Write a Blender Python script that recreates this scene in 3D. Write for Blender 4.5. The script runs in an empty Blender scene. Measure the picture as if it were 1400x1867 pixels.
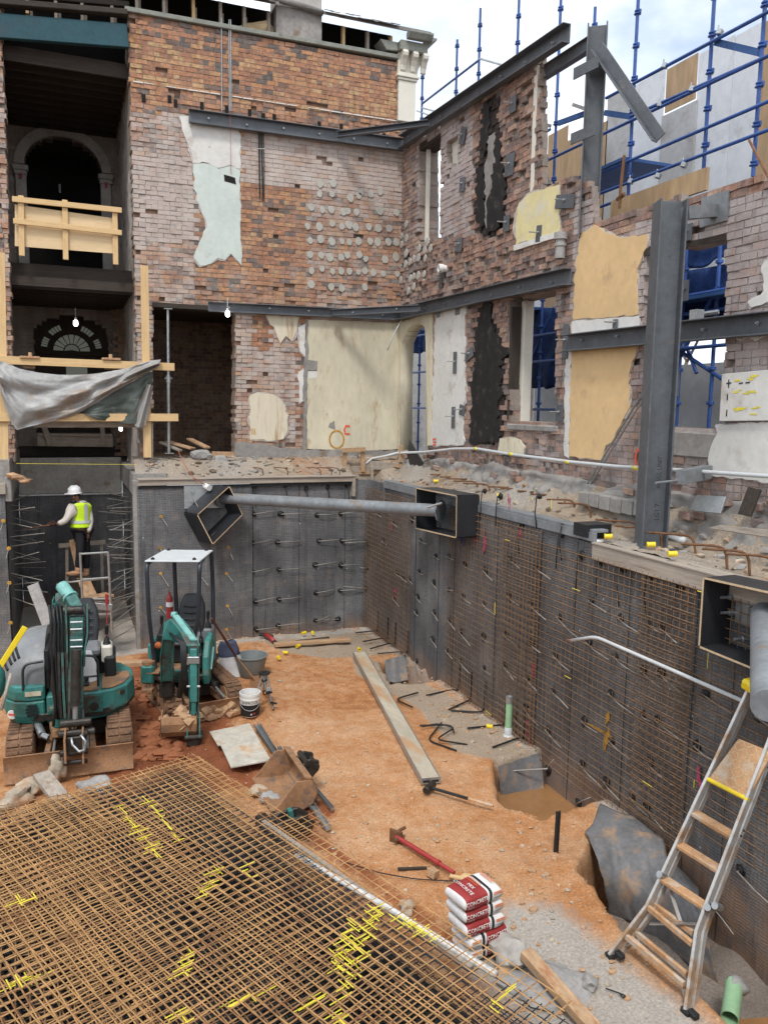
import bpy, bmesh, math, random
from mathutils import Vector, Matrix, noise, Euler
random.seed(7)
SC = bpy.context.scene
COL = SC.collection
RAD = math.radians

# ---------------------------------------------------------------- camera
CAMPOS = Vector((0, 0, 1.65))
FPX, YAW, PITCH, ROLL = 1460.0, RAD(21.8), RAD(-7.35), RAD(0.85)
_f = Vector((math.sin(YAW) * math.cos(PITCH), math.cos(YAW) * math.cos(PITCH), math.sin(PITCH)))
_r = Vector((math.cos(YAW), -math.sin(YAW), 0))
_u = _r.cross(_f)
RIGHT = _r * math.cos(ROLL) + _u * math.sin(ROLL)
UP = _u * math.cos(ROLL) - _r * math.sin(ROLL)
FWD = _f
cam = bpy.data.cameras.new('camera')
cam.sensor_fit = 'HORIZONTAL'
cam.sensor_width = 36.0
cam.lens = 36.0 * FPX / 1400.0
cam.clip_end = 2000
camo = bpy.data.objects.new('camera', cam)
COL.objects.link(camo)
camo.matrix_world = Matrix(((RIGHT.x, UP.x, -FWD.x, CAMPOS.x), (RIGHT.y, UP.y, -FWD.y, CAMPOS.y),
                            (RIGHT.z, UP.z, -FWD.z, CAMPOS.z), (0, 0, 0, 1)))
SC.camera = camo

# ---------------------------------------------------------------- world and sun
SUN_EL, SUN_AZ = RAD(56), RAD(-150)      # azimuth measured from +Y towards +X
world = bpy.data.worlds.new('World')
SC.world = world
world.use_nodes = True
wt = world.node_tree
for n in list(wt.nodes):
    wt.nodes.remove(n)
wo = wt.nodes.new('ShaderNodeOutputWorld')
bg = wt.nodes.new('ShaderNodeBackground')
bg.inputs[1].default_value = 0.135
sky = wt.nodes.new('ShaderNodeTexSky')
sky.sky_type = 'NISHITA'
sky.sun_disc = False
sky.sun_elevation = SUN_EL
sky.sun_rotation = SUN_AZ
sky.dust_density = 2.0
wc = wt.nodes.new('ShaderNodeTexCoord')
wm = wt.nodes.new('ShaderNodeMapping')
wm.inputs['Scale'].default_value = (1.0, 1.0, 2.2)
wm.inputs['Location'].default_value = (0.35, 0.1, 0.0)
wn = wt.nodes.new('ShaderNodeTexNoise')
wn.inputs['Scale'].default_value = 2.1
wn.inputs['Detail'].default_value = 7
wn.inputs['Roughness'].default_value = 0.55
wr = wt.nodes.new('ShaderNodeValToRGB')
wr.color_ramp.elements[0].position = 0.24
wr.color_ramp.elements[1].position = 0.47
wn2 = wt.nodes.new('ShaderNodeTexNoise')
wn2.inputs['Scale'].default_value = 4.5
wn2.inputs['Detail'].default_value = 8
wr2 = wt.nodes.new('ShaderNodeValToRGB')
wr2.color_ramp.elements[0].position = 0.3
wr2.color_ramp.elements[0].color = (5.6, 6.2, 7.0, 1)
wr2.color_ramp.elements[1].position = 0.72
wr2.color_ramp.elements[1].color = (8.2, 8.3, 8.4, 1)
wx = wt.nodes.new('ShaderNodeMix')
wx.data_type = 'RGBA'
lk = wt.links.new
lk(wc.outputs['Generated'], wm.inputs['Vector'])
lk(wm.outputs['Vector'], wn.inputs['Vector'])
lk(wm.outputs['Vector'], wn2.inputs['Vector'])
lk(wn.outputs['Fac'], wr.inputs['Fac'])
lk(wn2.outputs['Fac'], wr2.inputs['Fac'])
lk(wr.outputs['Color'], wx.inputs['Factor'])
lk(sky.outputs['Color'], wx.inputs['A'])
lk(wr2.outputs['Color'], wx.inputs['B'])
lk(wx.outputs['Result'], bg.inputs[0])
lk(bg.outputs[0], wo.inputs[0])
sunl = bpy.data.lights.new('sun', 'SUN')
sunl.energy = 1.5
sunl.angle = RAD(11)
sunl.color = (1.0, 0.96, 0.9)
suno = bpy.data.objects.new('sun', sunl)
COL.objects.link(suno)
_d = Vector((math.sin(SUN_AZ) * math.cos(SUN_EL), math.cos(SUN_AZ) * math.cos(SUN_EL), math.sin(SUN_EL)))
suno.rotation_euler = (-_d).to_track_quat('-Z', 'Y').to_euler()
suno.location = (0, 0, 40)
SC.view_settings.view_transform = 'Standard'
SC.view_settings.look = 'None'
SC.view_settings.exposure = 0.62
SC.view_settings.gamma = 1.0
SC.render.film_transparent = False
SC.cycles.max_bounces = 6
SC.cycles.diffuse_bounces = 4
SC.cycles.transparent_max_bounces = 8

# ---------------------------------------------------------------- helpers
def at(px, py, axis, val):
    """pixel of the photograph -> point on the plane coordinate[axis] = val"""
    d = RIGHT * ((px - 700) / FPX) - UP * ((py - 933.5) / FPX) + FWD
    t = (val - CAMPOS[axis]) / d[axis]
    return CAMPOS + d * t

def pix(p):
    v = Vector(p) - CAMPOS
    z = v.dot(FWD)
    return 700 + FPX * v.dot(RIGHT) / z, 933.5 - FPX * v.dot(UP) / z

def V(*a):
    return Vector(a)

def inpoly(x, y, poly):
    c = False
    j = len(poly) - 1
    for i in range(len(poly)):
        xi, yi = poly[i]
        xj, yj = poly[j]
        if (yi > y) != (yj > y) and x < (xj - xi) * (y - yi) / (yj - yi) + xi:
            c = not c
        j = i
    return c

def nz(x, y, z=0.0):
    return noise.noise(Vector((x, y, z)))

def rough(poly, amp, step):
    """break a closed outline of 2-D points into small irregular steps"""
    out = []
    for i in range(len(poly)):
        a = poly[i]
        b = poly[(i + 1) % len(poly)]
        L = math.hypot(b[0] - a[0], b[1] - a[1])
        n = max(1, int(L / step))
        for k in range(n):
            t = k / n
            x = a[0] + (b[0] - a[0]) * t
            y = a[1] + (b[1] - a[1]) * t
            if k:
                x += random.uniform(-amp, amp)
                y += random.uniform(-amp, amp)
            out.append((x, y))
    return out

BOXF = [(0, 1, 3, 2), (4, 6, 7, 5), (0, 4, 5, 1), (2, 3, 7, 6), (0, 2, 6, 4), (1, 5, 7, 3)]
ORIG = {}

def frame(p, q, up=None):
    d = (q - p).normalized()
    u = Vector(up) if up is not None else (Vector((0, 0, 1)) if abs(d.z) < 0.95 else Vector((0, 1, 0)))
    s = d.cross(u)
    if s.length < 1e-5:
        s = d.cross(Vector((1, 0, 0)))
    s.normalize()
    u = s.cross(d).normalized()
    return d, s, u

class MB:
    def __init__(self):
        self.v, self.f, self.m, self.a = [], [], [], []

    def add(self, verts, faces, mi=0, attr=None):
        o = len(self.v)
        self.v.extend(Vector(p) for p in verts)
        self.f.extend(tuple(i + o for i in f) for f in faces)
        self.m.extend([mi] * len(faces))
        self.a.extend([attr or (0, 0, 0, 0)] * len(verts))
        return self

    def box(self, c, s, rot=None, mi=0, attr=None):
        c = Vector(c)
        vs = []
        for x in (-.5, .5):
            for y in (-.5, .5):
                for z in (-.5, .5):
                    p = Vector((x * s[0], y * s[1], z * s[2]))
                    if rot is not None:
                        p = rot @ p
                    vs.append(c + p)
        return self.add(vs, BOXF, mi, attr)

    def span(self, a, b, mi=0, attr=None):
        a, b = Vector(a), Vector(b)
        return self.box((a + b) / 2, (abs(b.x - a.x), abs(b.y - a.y), abs(b.z - a.z)), None, mi, attr)

    def section(self, poly, p, q, up=None, mi=0, attr=None, shift=(0, 0)):
        """extrude the 2-D outline poly (side, up) from p to q"""
        p, q = Vector(p), Vector(q)
        d, s, u = frame(p, q, up)
        n = len(poly)
        vs = [p + s * (a + shift[0]) + u * (b + shift[1]) for a, b in poly]
        vs += [q + s * (a + shift[0]) + u * (b + shift[1]) for a, b in poly]
        fs = [(i, (i + 1) % n, n + (i + 1) % n, n + i) for i in range(n)]
        fs += [tuple(range(n - 1, -1, -1)), tuple(range(n, 2 * n))]
        return self.add(vs, fs, mi, attr)

    def plank(self, p, q, w, h, up=None, mi=0, attr=None):
        return self.section([(-w / 2, -h / 2), (w / 2, -h / 2), (w / 2, h / 2), (-w / 2, h / 2)], p, q, up, mi, attr)

    def bar(self, p, q, r, n=6, r2=None, mi=0, attr=None):
        p, q = Vector(p), Vector(q)
        d, s, u = frame(p, q)
        r2 = r if r2 is None else r2
        vs = [p + (s * math.cos(t) + u * math.sin(t)) * r for t in [k * 2 * math.pi / n for k in range(n)]]
        vs += [q + (s * math.cos(t) + u * math.sin(t)) * r2 for t in [k * 2 * math.pi / n for k in range(n)]]
        fs = [(i, (i + 1) % n, n + (i + 1) % n, n + i) for i in range(n)]
        fs += [tuple(range(n - 1, -1, -1)), tuple(range(n, 2 * n))]
        return self.add(vs, fs, mi, attr)

    def pipe(self, p, q, r, t, n=20, mi=0):
        """hollow tube"""
        p, q = Vector(p), Vector(q)
        d, s, u = frame(p, q)
        vs = []
        for c, rr in ((p, r), (q, r), (q, r - t), (p, r - t)):
            vs += [c + (s * math.cos(k * 2 * math.pi / n) + u * math.sin(k * 2 * math.pi / n)) * rr for k in range(n)]
        fs = []
        for k in range(4):
            a, b = k * n, ((k + 1) % 4) * n
            fs += [(a + i, a + (i + 1) % n, b + (i + 1) % n, b + i) for i in range(n)]
        return self.add(vs, fs, mi)

    def tube(self, pts, r, n=6, mi=0, attr=None, rs=None):
        pts = [Vector(p) for p in pts]
        m = len(pts)
        d0, s, u = frame(pts[0], pts[1])
        vs = []
        for i, p in enumerate(pts):
            if i == 0:
                d = pts[1] - p
            elif i == m - 1:
                d = p - pts[i - 1]
            else:
                d = (pts[i + 1] - p).normalized() + (p - pts[i - 1]).normalized()
            d = d.normalized() if d.length > 1e-6 else d0
            s = s - d * s.dot(d)
            s.normalize()
            u = s.cross(d)
            k = 1.0
            if 0 < i < m - 1:
                c = d.dot((pts[i + 1] - p).normalized())
                k = 1 / max(c, .6)
            rr = (rs[i] if rs else r)
            vs += [p + (s * math.cos(t) + u * math.sin(t)) * rr * (k if abs(k) < 1.3 else 1.3) for t in
                   [j * 2 * math.pi / n for j in range(n)]]
        fs = []
        for i in range(m - 1):
            fs += [(i * n + j, i * n + (j + 1) % n, (i + 1) * n + (j + 1) % n, (i + 1) * n + j) for j in range(n)]
        fs += [tuple(range(n - 1, -1, -1)), tuple(range((m - 1) * n, m * n))]
        return self.add(vs, fs, mi, attr)

    def prism(self, pts, off, mi=0, attr=None):
        n = len(pts)
        off = Vector(off)
        vs = [Vector(p) for p in pts] + [Vector(p) + off for p in pts]
        fs = [(i, (i + 1) % n, n + (i + 1) % n, n + i) for i in range(n)]
        fs += [tuple(range(n - 1, -1, -1)), tuple(range(n, 2 * n))]
        return self.add(vs, fs, mi, attr)

    def lathe(self, prof, n=20, M=None, mi=0, attr=None, closed=False):
        vs = []
        for r, z in prof:
            for k in range(n):
                t = k * 2 * math.pi / n
                p = Vector((r * math.cos(t), r * math.sin(t), z))
                vs.append(M @ p if M is not None else p)
        fs = []
        m = len(prof)
        for i in range(m - 1 + (1 if closed else 0)):
            a, b = i * n, ((i + 1) % m) * n
            fs += [(a + j, a + (j + 1) % n, b + (j + 1) % n, b + j) for j in range(n)]
        if not closed:
            if prof[0][0] > 1e-4:
                fs.append(tuple(range(n - 1, -1, -1)))
            if prof[-1][0] > 1e-4:
                fs.append(tuple(range((m - 1) * n, m * n)))
        return self.add(vs, fs, mi, attr)

    def grid(self, fn, nu, nv, mi=0, attr=None):
        vs = [fn(i / nu, j / nv) for j in range(nv + 1) for i in range(nu + 1)]
        w = nu + 1
        fs = [(j * w + i, j * w + i + 1, (j + 1) * w + i + 1, (j + 1) * w + i) for j in range(nv) for i in range(nu)]
        return self.add(vs, fs, mi, attr)

    def blob(self, c, s, seed=0, amp=.25, n=2, mi=0, attr=None, rot=None):
        """an irregular stone-like lump"""
        bm = bmesh.new()
        bmesh.ops.create_icosphere(bm, subdivisions=n, radius=1)
        vs = []
        for v in bm.verts:
            k = 1 + amp * noise.noise(v.co * 1.3 + Vector((seed * 3.7, seed, -seed))) * 2 + (amp * .5 * noise.noise(v.co * 3.7 + Vector((seed, 9, seed))) if n > 2 else 0)
            p = Vector((v.co.x * s[0] * k, v.co.y * s[1] * k, v.co.z * s[2] * k))
            if rot is not None:
                p = rot @ p
            vs.append(Vector(c) + p)
        fs = [tuple(v.index for v in f.verts) for f in bm.faces]
        bm.free()
        return self.add(vs, fs, mi, attr)

    def build(self, name, mats, parent=None, smooth=False, bevel=0, attr=False, sub=0, solid=0):
        me = bpy.data.meshes.new(name)
        if not isinstance(mats, (list, tuple)):
            mats = [mats]
        if parent is None:
            xs = [p.x for p in self.v]; ys = [p.y for p in self.v]; zs = [p.z for p in self.v]
            org = Vector(((min(xs) + max(xs)) / 2, (min(ys) + max(ys)) / 2, min(zs)))
        else:
            org = ORIG[parent.name].copy()
        me.from_pydata([tuple(p - org) for p in self.v], [], self.f)
        for m in mats:
            me.materials.append(m)
        if len(mats) > 1:
            me.polygons.foreach_set('material_index', self.m)
        if attr:
            ca = me.color_attributes.new('bk', 'FLOAT_COLOR', 'POINT')
            ca.data.foreach_set('color', [c for t in self.a for c in t])
        if smooth:
            me.polygons.foreach_set('use_smooth', [True] * len(me.polygons))
            if smooth is not True:
                me.set_sharp_from_angle(angle=RAD(smooth))
        bm = bmesh.new(); bm.from_mesh(me)
        bmesh.ops.recalc_face_normals(bm, faces=bm.faces); bm.to_mesh(me); bm.free()
        o = bpy.data.objects.new(name, me)
        COL.objects.link(o)
        if parent is None:
            o.location = org
        else:
            o.parent = parent
        ORIG[o.name] = org
        if solid:
            md = o.modifiers.new('solid', 'SOLIDIFY'); md.thickness = solid
        if bevel:
            md = o.modifiers.new('bevel', 'BEVEL')
            md.width = bevel; md.segments = 1; md.limit_method = 'ANGLE'; md.angle_limit = RAD(40)
        if sub:
            md = o.modifiers.new('sub', 'SUBSURF'); md.levels = sub; md.render_levels = sub
        return o

def tag(o, label=None, cat=None, group=None, kind=None):
    if label: o['label'] = label
    if cat: o['category'] = cat
    if group: o['group'] = group
    if kind: o['kind'] = kind
    return o

def thing(name, label, cat, loc=(0, 0, 0), group=None):
    o = bpy.data.objects.new(name, None)
    o.empty_display_size = .2
    COL.objects.link(o)
    o.location = loc
    ORIG[o.name] = Vector(loc)
    return tag(o, label, cat, group)

def copy_tree(o, parent=None):
    c = o.copy()
    COL.objects.link(c)
    if parent is not None:
        c.parent = parent
    ORIG[c.name] = ORIG[o.name].copy()
    for ch in list(o.children):
        copy_tree(ch, c)
    return c

def text_mesh(s, size, thick=0.0):
    """a word as (verts, faces), centred on the origin in the XY plane"""
    cu = bpy.data.curves.new('lettering', 'FONT')
    cu.body = s
    cu.size = size
    cu.align_x = 'CENTER'
    cu.align_y = 'CENTER'
    cu.resolution_u = 2
    cu.offset = thick
    ob = bpy.data.objects.new('lettering', cu)
    COL.objects.link(ob)
    dg = bpy.context.evaluated_depsgraph_get()
    me = ob.evaluated_get(dg).to_mesh()
    vs = [v.co.copy() for v in me.vertices]
    fs = [tuple(p.vertices) for p in me.polygons]
    ob.to_mesh_clear() if hasattr(ob, 'to_mesh_clear') else None
    bpy.data.objects.remove(ob)
    bpy.data.curves.remove(cu)
    return vs, fs

# ---------------------------------------------------------------- materials
def _mat(name):
    m = bpy.data.materials.new(name)
    m.use_nodes = True
    nt = m.node_tree
    return m, nt, nt.nodes['Principled BSDF']

def N(nt, typ, **kw):
    n = nt.nodes.new(typ)
    for k, v in kw.items():
        if k in n.inputs:
            n.inputs[k].default_value = v
        else:
            setattr(n, k, v)
    return n

def ramp(nt, src, pts):
    r = nt.nodes.new('ShaderNodeValToRGB')
    e = r.color_ramp.elements
    while len(e) < len(pts):
        e.new(0.5)
    for i, (p, c) in enumerate(pts):
        e[i].position = p
        e[i].color = (c[0], c[1], c[2], 1) if isinstance(c, (tuple, list)) else (c, c, c, 1)
    nt.links.new(src, r.inputs[0])
    return r.outputs[0]

def mix(nt, a, b, fac, blend='MIX'):
    m = nt.nodes.new('ShaderNodeMix')
    m.data_type = 'RGBA'
    m.blend_type = blend
    for sock, val in (('Factor', fac), ('A', a), ('B', b)):
        i = m.inputs[sock] if sock == 'Factor' else [s for s in m.inputs if s.name == sock and s.type == 'RGBA'][0]
        if isinstance(val, bpy.types.NodeSocket):
            nt.links.new(val, i)
        elif sock == 'Factor':
            i.default_value = val
        else:
            i.default_value = (val[0], val[1], val[2], 1)
    return [s for s in m.outputs if s.type == 'RGBA'][0]

def math_(nt, op, a, b=None, clamp=False):
    m = nt.nodes.new('ShaderNodeMath')
    m.operation = op
    m.use_clamp = clamp
    for i, v in enumerate((a, b)):
        if v is None: continue
        if isinstance(v, bpy.types.NodeSocket):
            nt.links.new(v, m.inputs[i])
        else:
            m.inputs[i].default_value = v
    return m.outputs[0]

def noise_(nt, vec, scale, detail=4, rough_=.55, stretch=None):
    n = nt.nodes.new('ShaderNodeTexNoise')
    n.inputs['Scale'].default_value = scale
    n.inputs['Detail'].default_value = detail
    n.inputs['Roughness'].default_value = rough_
    if stretch:
        mp = nt.nodes.new('ShaderNodeMapping')
        mp.inputs['Scale'].default_value = stretch
        nt.links.new(vec, mp.inputs['Vector'])
        vec = mp.outputs['Vector']
    nt.links.new(vec, n.inputs['Vector'])
    return n.outputs['Fac']

def bump(nt, bs, h, strength, dist=.01):
    b = nt.nodes.new('ShaderNodeBump')
    b.inputs['Strength'].default_value = strength
    b.inputs['Distance'].default_value = dist
    nt.links.new(h, b.inputs['Height'])
    nt.links.new(b.outputs[0], bs.inputs['Normal'])

def mat(name, col, rough_=.7, metal=0.0, var=.25, scale=3.0, dirt=None, bmp=.3, bscale=45, coord='Object', stretch=None, dirt2=None, spec=.3):
    """worn surface: colour varied by two noises, optional dirt patches ((colour, amount, scale))"""
    m, nt, bs = _mat(name)
    tc = nt.nodes.new('ShaderNodeTexCoord').outputs[coord]
    a = noise_(nt, tc, scale, 5, .6, stretch)
    b = noise_(nt, tc, scale * 7, 4, .6, stretch)
    k = math_(nt, 'ADD', math_(nt, 'MULTIPLY', a, .6), math_(nt, 'MULTIPLY', b, .4))
    lo = [c * (1 - var * 1.6) for c in col]
    hi = [min(1, c * (1 + var * 1.3)) for c in col]
    c = ramp(nt, k, [(.3, lo), (.7, hi)])
    for d in (dirt, dirt2):
        if d:
            dn = noise_(nt, tc, d[2], 6, .65, stretch)
            w = .07
            f = ramp(nt, dn, [(max(0, 1 - d[1] - w), 0.0), (min(1, 1 - d[1] + w), 1.0)])
            c = mix(nt, c, d[0], f)
    nt.links.new(c, bs.inputs['Base Color'])
    bs.inputs['Roughness'].default_value = rough_
    bs.inputs['Metallic'].default_value = metal
    bs.inputs['Specular IOR Level'].default_value = spec
    if bmp:
        bump(nt, bs, noise_(nt, tc, bscale, 5, .65), bmp)
    return m

def glow(name, col, strength):
    m, nt, bs = _mat(name)
    bs.inputs['Emission Color'].default_value = (*col, 1)
    bs.inputs['Emission Strength'].default_value = strength
    bs.inputs['Base Color'].default_value = (*col, 1)
    return m

def brick_mat(name, ramp_pts, mortar, washcol, washcol2):
    """bk attribute of each brick: r random tint, g lime wash left on it, b darkening, tar where strongest, a mortar"""
    m, nt, bs = _mat(name)
    tc = nt.nodes.new('ShaderNodeTexCoord').outputs['Object']
    at_ = nt.nodes.new('ShaderNodeAttribute'); at_.attribute_name = 'bk'
    sp = nt.nodes.new('ShaderNodeSeparateColor'); nt.links.new(at_.outputs['Color'], sp.inputs[0])
    rnd, wash, dark, mort = sp.outputs[0], sp.outputs[1], sp.outputs[2], at_.outputs['Alpha']
    c = ramp(nt, rnd, ramp_pts)
    n1 = noise_(nt, tc, 14, 6, .7)
    n2 = noise_(nt, tc, 2.2, 5, .6)
    n3 = noise_(nt, tc, 60, 4, .7)
    c = mix(nt, c, ramp(nt, n1, [(.3, .45), (.7, 1.3)]), 1.0, 'MULTIPLY')
    mc = mix(nt, mortar, ramp(nt, n3, [(.3, .5), (.7, 1.2)]), 1.0, 'MULTIPLY')
    c = mix(nt, c, mc, mort)
    t = math_(nt, 'ADD', math_(nt, 'MULTIPLY', n1, .5), math_(nt, 'MULTIPLY', n2, .5))
    t = math_(nt, 'ADD', t, math_(nt, 'MULTIPLY', math_(nt, 'SUBTRACT', n3, .5), .35))
    t = math_(nt, 'SUBTRACT', math_(nt, 'MULTIPLY', wash, .62), math_(nt, 'SUBTRACT', t, .19))
    f = ramp(nt, t, [(.0, 0.0), (.2, .88)])
    wc_ = mix(nt, washcol, washcol2, ramp(nt, n2, [(.35, 0.0), (.65, 1.0)]))
    wc_ = mix(nt, wc_, ramp(nt, n3, [(.3, .7), (.7, 1.1)]), 1.0, 'MULTIPLY')
    c = mix(nt, c, wc_, f)
    n4 = noise_(nt, tc, 3.3, 8, .72, (1, 1, .5))
    c = mix(nt, c, (.46, .395, .35), math_(nt, 'MULTIPLY', ramp(nt, n4, [(.4, 0.0), (.68, 1.0)]), math_(nt, 'ADD', math_(nt, 'MULTIPLY', wash, .6), .07)))
    n5 = noise_(nt, tc, 1.6, 7, .7, (2.5, 2.5, .45))
    c = mix(nt, c, (.45, .42, .4), math_(nt, 'MULTIPLY', ramp(nt, n5, [(.55, 0.0), (.72, 1.0)]), .7), 'MULTIPLY')
    t2 = math_(nt, 'SUBTRACT', dark, math_(nt, 'ADD', math_(nt, 'MULTIPLY', n1, .6), math_(nt, 'MULTIPLY', n2, .3)))
    c = mix(nt, c, (.022, .02, .02), ramp(nt, t2, [(.0, 0.0), (.25, .92)]))
    nt.links.new(c, bs.inputs['Base Color'])
    bs.inputs['Roughness'].default_value = .88
    bs.inputs['Specular IOR Level'].default_value = .2
    bump(nt, bs, math_(nt, 'ADD', n1, n3), .6, .012)
    return m

M = {}
M['brick'] = brick_mat('old brick', [(0, (.15, .125, .115)), (.1, (.2, .13, .105)), (.22, (.33, .17, .11)), (.55, (.43, .21, .125)), (.8, (.49, .26, .14)), (1, (.49, .31, .17))],
                       (.36, .3, .245), (.6, .54, .5), (.47, .4, .375))
M['brick_side'] = brick_mat('weathered brick', [(0, (.14, .115, .11)), (.22, (.23, .15, .13)), (.5, (.31, .19, .15)), (.8, (.4, .225, .16)), (1, (.44, .3, .22))],
                            (.38, .33, .29), (.5, .455, .45), (.41, .36, .365))
M['steel'] = mat('grey primed steel', (.098, .107, .12), .5, .0, .25, 1.8, ((.19, .15, .12), .3, 3.5), .1, 60, spec=.4, dirt2=((.2, .2, .2), .27, 7))
M['steel_worn'] = mat('worn grey steel', (.23, .245, .26), .5, .2, .25, 2, ((.25, .16, .09), .33, 3.0), .15, 60)
M['galv'] = mat('galvanised steel', (.42, .44, .45), .42, .75, .2, 6, ((.3, .2, .13), .25, 5), .1, 80)
M['alu'] = mat('dull aluminium', (.6, .61, .61), .38, .85, .12, 6, ((.42, .27, .16), .3, 6), .1, 60)
M['rust'] = mat('rusty steel', (.17, .085, .045), .85, .15, .4, 9, ((.3, .13, .05), .35, 8), .4, 90)
M['rebar_new'] = mat('bright rusty rod', (.45, .26, .11), .65, .1, .3, 3, ((.24, .11, .05), .42, 2.5), .2, 90)
M['rebar_mid'] = mat('brown rusty rod', (.33, .19, .09), .75, .15, .35, 3, ((.13, .085, .055), .4, 3), .2, 90)
M['rebar_dark'] = mat('dark steel rod', (.05, .05, .053), .6, .3, .35, 4, ((.1, .065, .045), .3, 3), .2, 90)
M['yellow_spray'] = mat('yellow marker paint', (.72, .62, .06), .65, 0, .12, 10, None, .2, 90)
M['blue'] = mat('blue painted tube', (.03, .085, .29), .42, .1, .25, 5, ((.2, .2, .24), .24, 9), .15, 60, spec=.5)
M['blue_plate'] = mat('blue painted plate', (.04, .1, .26), .5, .1, .2, 4, None, .1, 50)
M['pine'] = mat('pine timber', (.62, .43, .22), .7, 0, .16, 5, ((.4, .24, .1), .2, 4), .15, 20, 'Generated')
M['pine_dirty'] = mat('muddy timber', (.45, .3, .18), .8, 0, .25, 5, ((.36, .17, .085), .42, 4), .3, 30, 'Generated')
M['timber_grey'] = mat('grey old timber', (.36, .31, .26), .85, 0, .25, 6, ((.22, .15, .1), .36, 4), .3, 30, 'Generated')
M['timber_dark'] = mat('dark old timber', (.05, .04, .033), .85, 0, .3, 5, None, .3, 30, 'Generated')
M['ply'] = mat('new plywood', (.66, .5, .3), .7, 0, .1, 2, ((.55, .36, .17), .33, 3), .06, 20, 'Generated', (1, 1, 4))
M['ply_black'] = mat('black faced plywood', (.025, .026, .03), .4, 0, .2, 4, ((.15, .12, .1), .25, 3), .1, 50)
M['ply_edge'] = mat('raw plywood edge', (.55, .42, .27), .8, 0, .2, 20, None, .2, 60)
M['ply_muddy'] = mat('muddy plywood sheet', (.5, .47, .4), .75, 0, .2, 3, ((.24, .24, .23), .36, 4), .2, 30, dirt2=((.5, .3, .16), .4, 2.3))
M['hoard_grey'] = mat('grey hoarding board', (.62, .64, .67), .65, 0, .12, .8, ((.38, .37, .36), .36, 1.1), .05, 30)
M['hoard_wood'] = mat('bare ply hoarding', (.42, .29, .17), .7, 0, .25, 1.2, ((.28, .17, .09), .4, 1.6), .1, 30, stretch=(1, 1, .2))
M['hoard_dull'] = mat('weathered grey board', (.42, .42, .42), .75, 0, .15, 1.4, ((.3, .28, .26), .4, 1.6), .1, 30)
M['plaster_cream'] = mat('stained cream plaster', (.60, .55, .42), .75, 0, .14, 1.1, ((.42, .31, .19), .36, 3.2), .14, 18, stretch=(1, 1, .4), dirt2=((.36, .29, .2), .3, 8))
M['lip'] = mat('broken plaster edge', (.5, .46, .42), .85, 0, .25, 6, ((.3, .25, .22), .4, 9), .5, 30)
M['plaster_cream2'] = mat('cream plaster with brown runs', (.66, .6, .47), .75, 0, .1, 1, ((.4, .27, .15), .4, 5), .12, 18, stretch=(1, 1, .12))
M['plaster_white'] = mat('white plaster', (.64, .63, .6), .72, 0, .1, 1.4, ((.46, .42, .38), .37, 2.4), .2, 14, dirt2=((.36, .3, .25), .31, 7))
M['plaster_mint'] = mat('pale mint plaster', (.54, .6, .565), .72, 0, .09, 1.6, ((.62, .62, .58), .38, 2), .25, 9, dirt2=((.42, .46, .42), .33, 4))
M['plaster_yellow'] = mat('warm yellow plaster', (.66, .46, .24), .75, 0, .1, 1, ((.5, .34, .19), .36, 2.6), .14, 16, dirt2=((.58, .52, .44), .3, 9))
M['plaster_lemon'] = mat('faded yellow plaster', (.68, .6, .33), .75, 0, .1, 1.5, ((.6, .58, .52), .4, 2.5), .12, 14)
M['plaster_white_trim'] = mat('cream painted trim', (.66, .63, .55), .6, 0, .06, 2, ((.5, .46, .4), .25, 4), .06, 14)
M['render'] = mat('grey cement render', (.27, .255, .24), .85, 0, .25, 2, ((.2, .15, .11), .36, 2.3), .45, 22)
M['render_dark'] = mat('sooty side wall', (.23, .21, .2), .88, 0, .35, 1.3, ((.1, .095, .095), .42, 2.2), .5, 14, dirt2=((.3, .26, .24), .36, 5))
M['conc'] = mat('pale concrete', (.42, .4, .37), .85, 0, .2, 2.5, ((.3, .22, .16), .36, 3), .4, 35)
M['dab'] = mat('adhesive putty', (.43, .42, .38), .75, 0, .12, 6, None, .3, 40)
M['tar'] = mat('black tar and soot', (.018, .017, .017), .75, 0, .4, 6, ((.07, .058, .05), .36, 6), .5, 30)
M['grommet'] = mat('black sealant', (.018, .018, .019), .5, 0, .3, 10, None, .4, 60)
M['bar_grey'] = mat('pale anchor bar', (.3, .28, .255), .55, .25, .25, 12, ((.25, .14, .08), .34, 12), .2, 90)
M['yellow'] = mat('yellow plastic', (.78, .58, .02), .45, 0, .1, 8, None, .05, 40, spec=.5)
M['green_pvc'] = mat('green plastic pipe', (.3, .5, .3), .45, 0, .12, 5, ((.5, .42, .33), .3, 7), .05, 40, spec=.5)
M['grey_pvc'] = mat('grey plastic conduit', (.53, .55, .56), .4, 0, .08, 6, ((.4, .33, .27), .25, 6), .04, 40, spec=.5)
M['white_pvc'] = mat('white plastic', (.74, .74, .72), .4, 0, .06, 6, ((.55, .45, .36), .28, 6), .05, 40, spec=.5)
M['black'] = mat('black rubber', (.022, .023, .025), .5, 0, .25, 6, None, .15, 60)
M['shade_black'] = mat('black for interior shade', (.015, .014, .013), .95, 0, .3, 2, None, 0)  # near-black colour stands in for shade inside openings
M['room_brick'] = brick_mat('dim interior brick', [(0, (.1, .07, .06)), (.5, (.2, .12, .085)), (1, (.27, .17, .11))], (.25, .2, .16), (.42, .37, .33), (.3, .25, .23))  # brick tones lowered, interior dimness is in the colour
M['net'] = mat('dark blue netting', (.012, .035, .13), .8, 0, .4, 3, ((.02, .06, .2), .4, 5), .3, 40)
M['roof'] = mat('old slate and lead', (.2, .19, .18), .7, 0, .3, 3, ((.32, .3, .27), .36, 4), .5, 14, stretch=(1, 6, 6))
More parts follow.
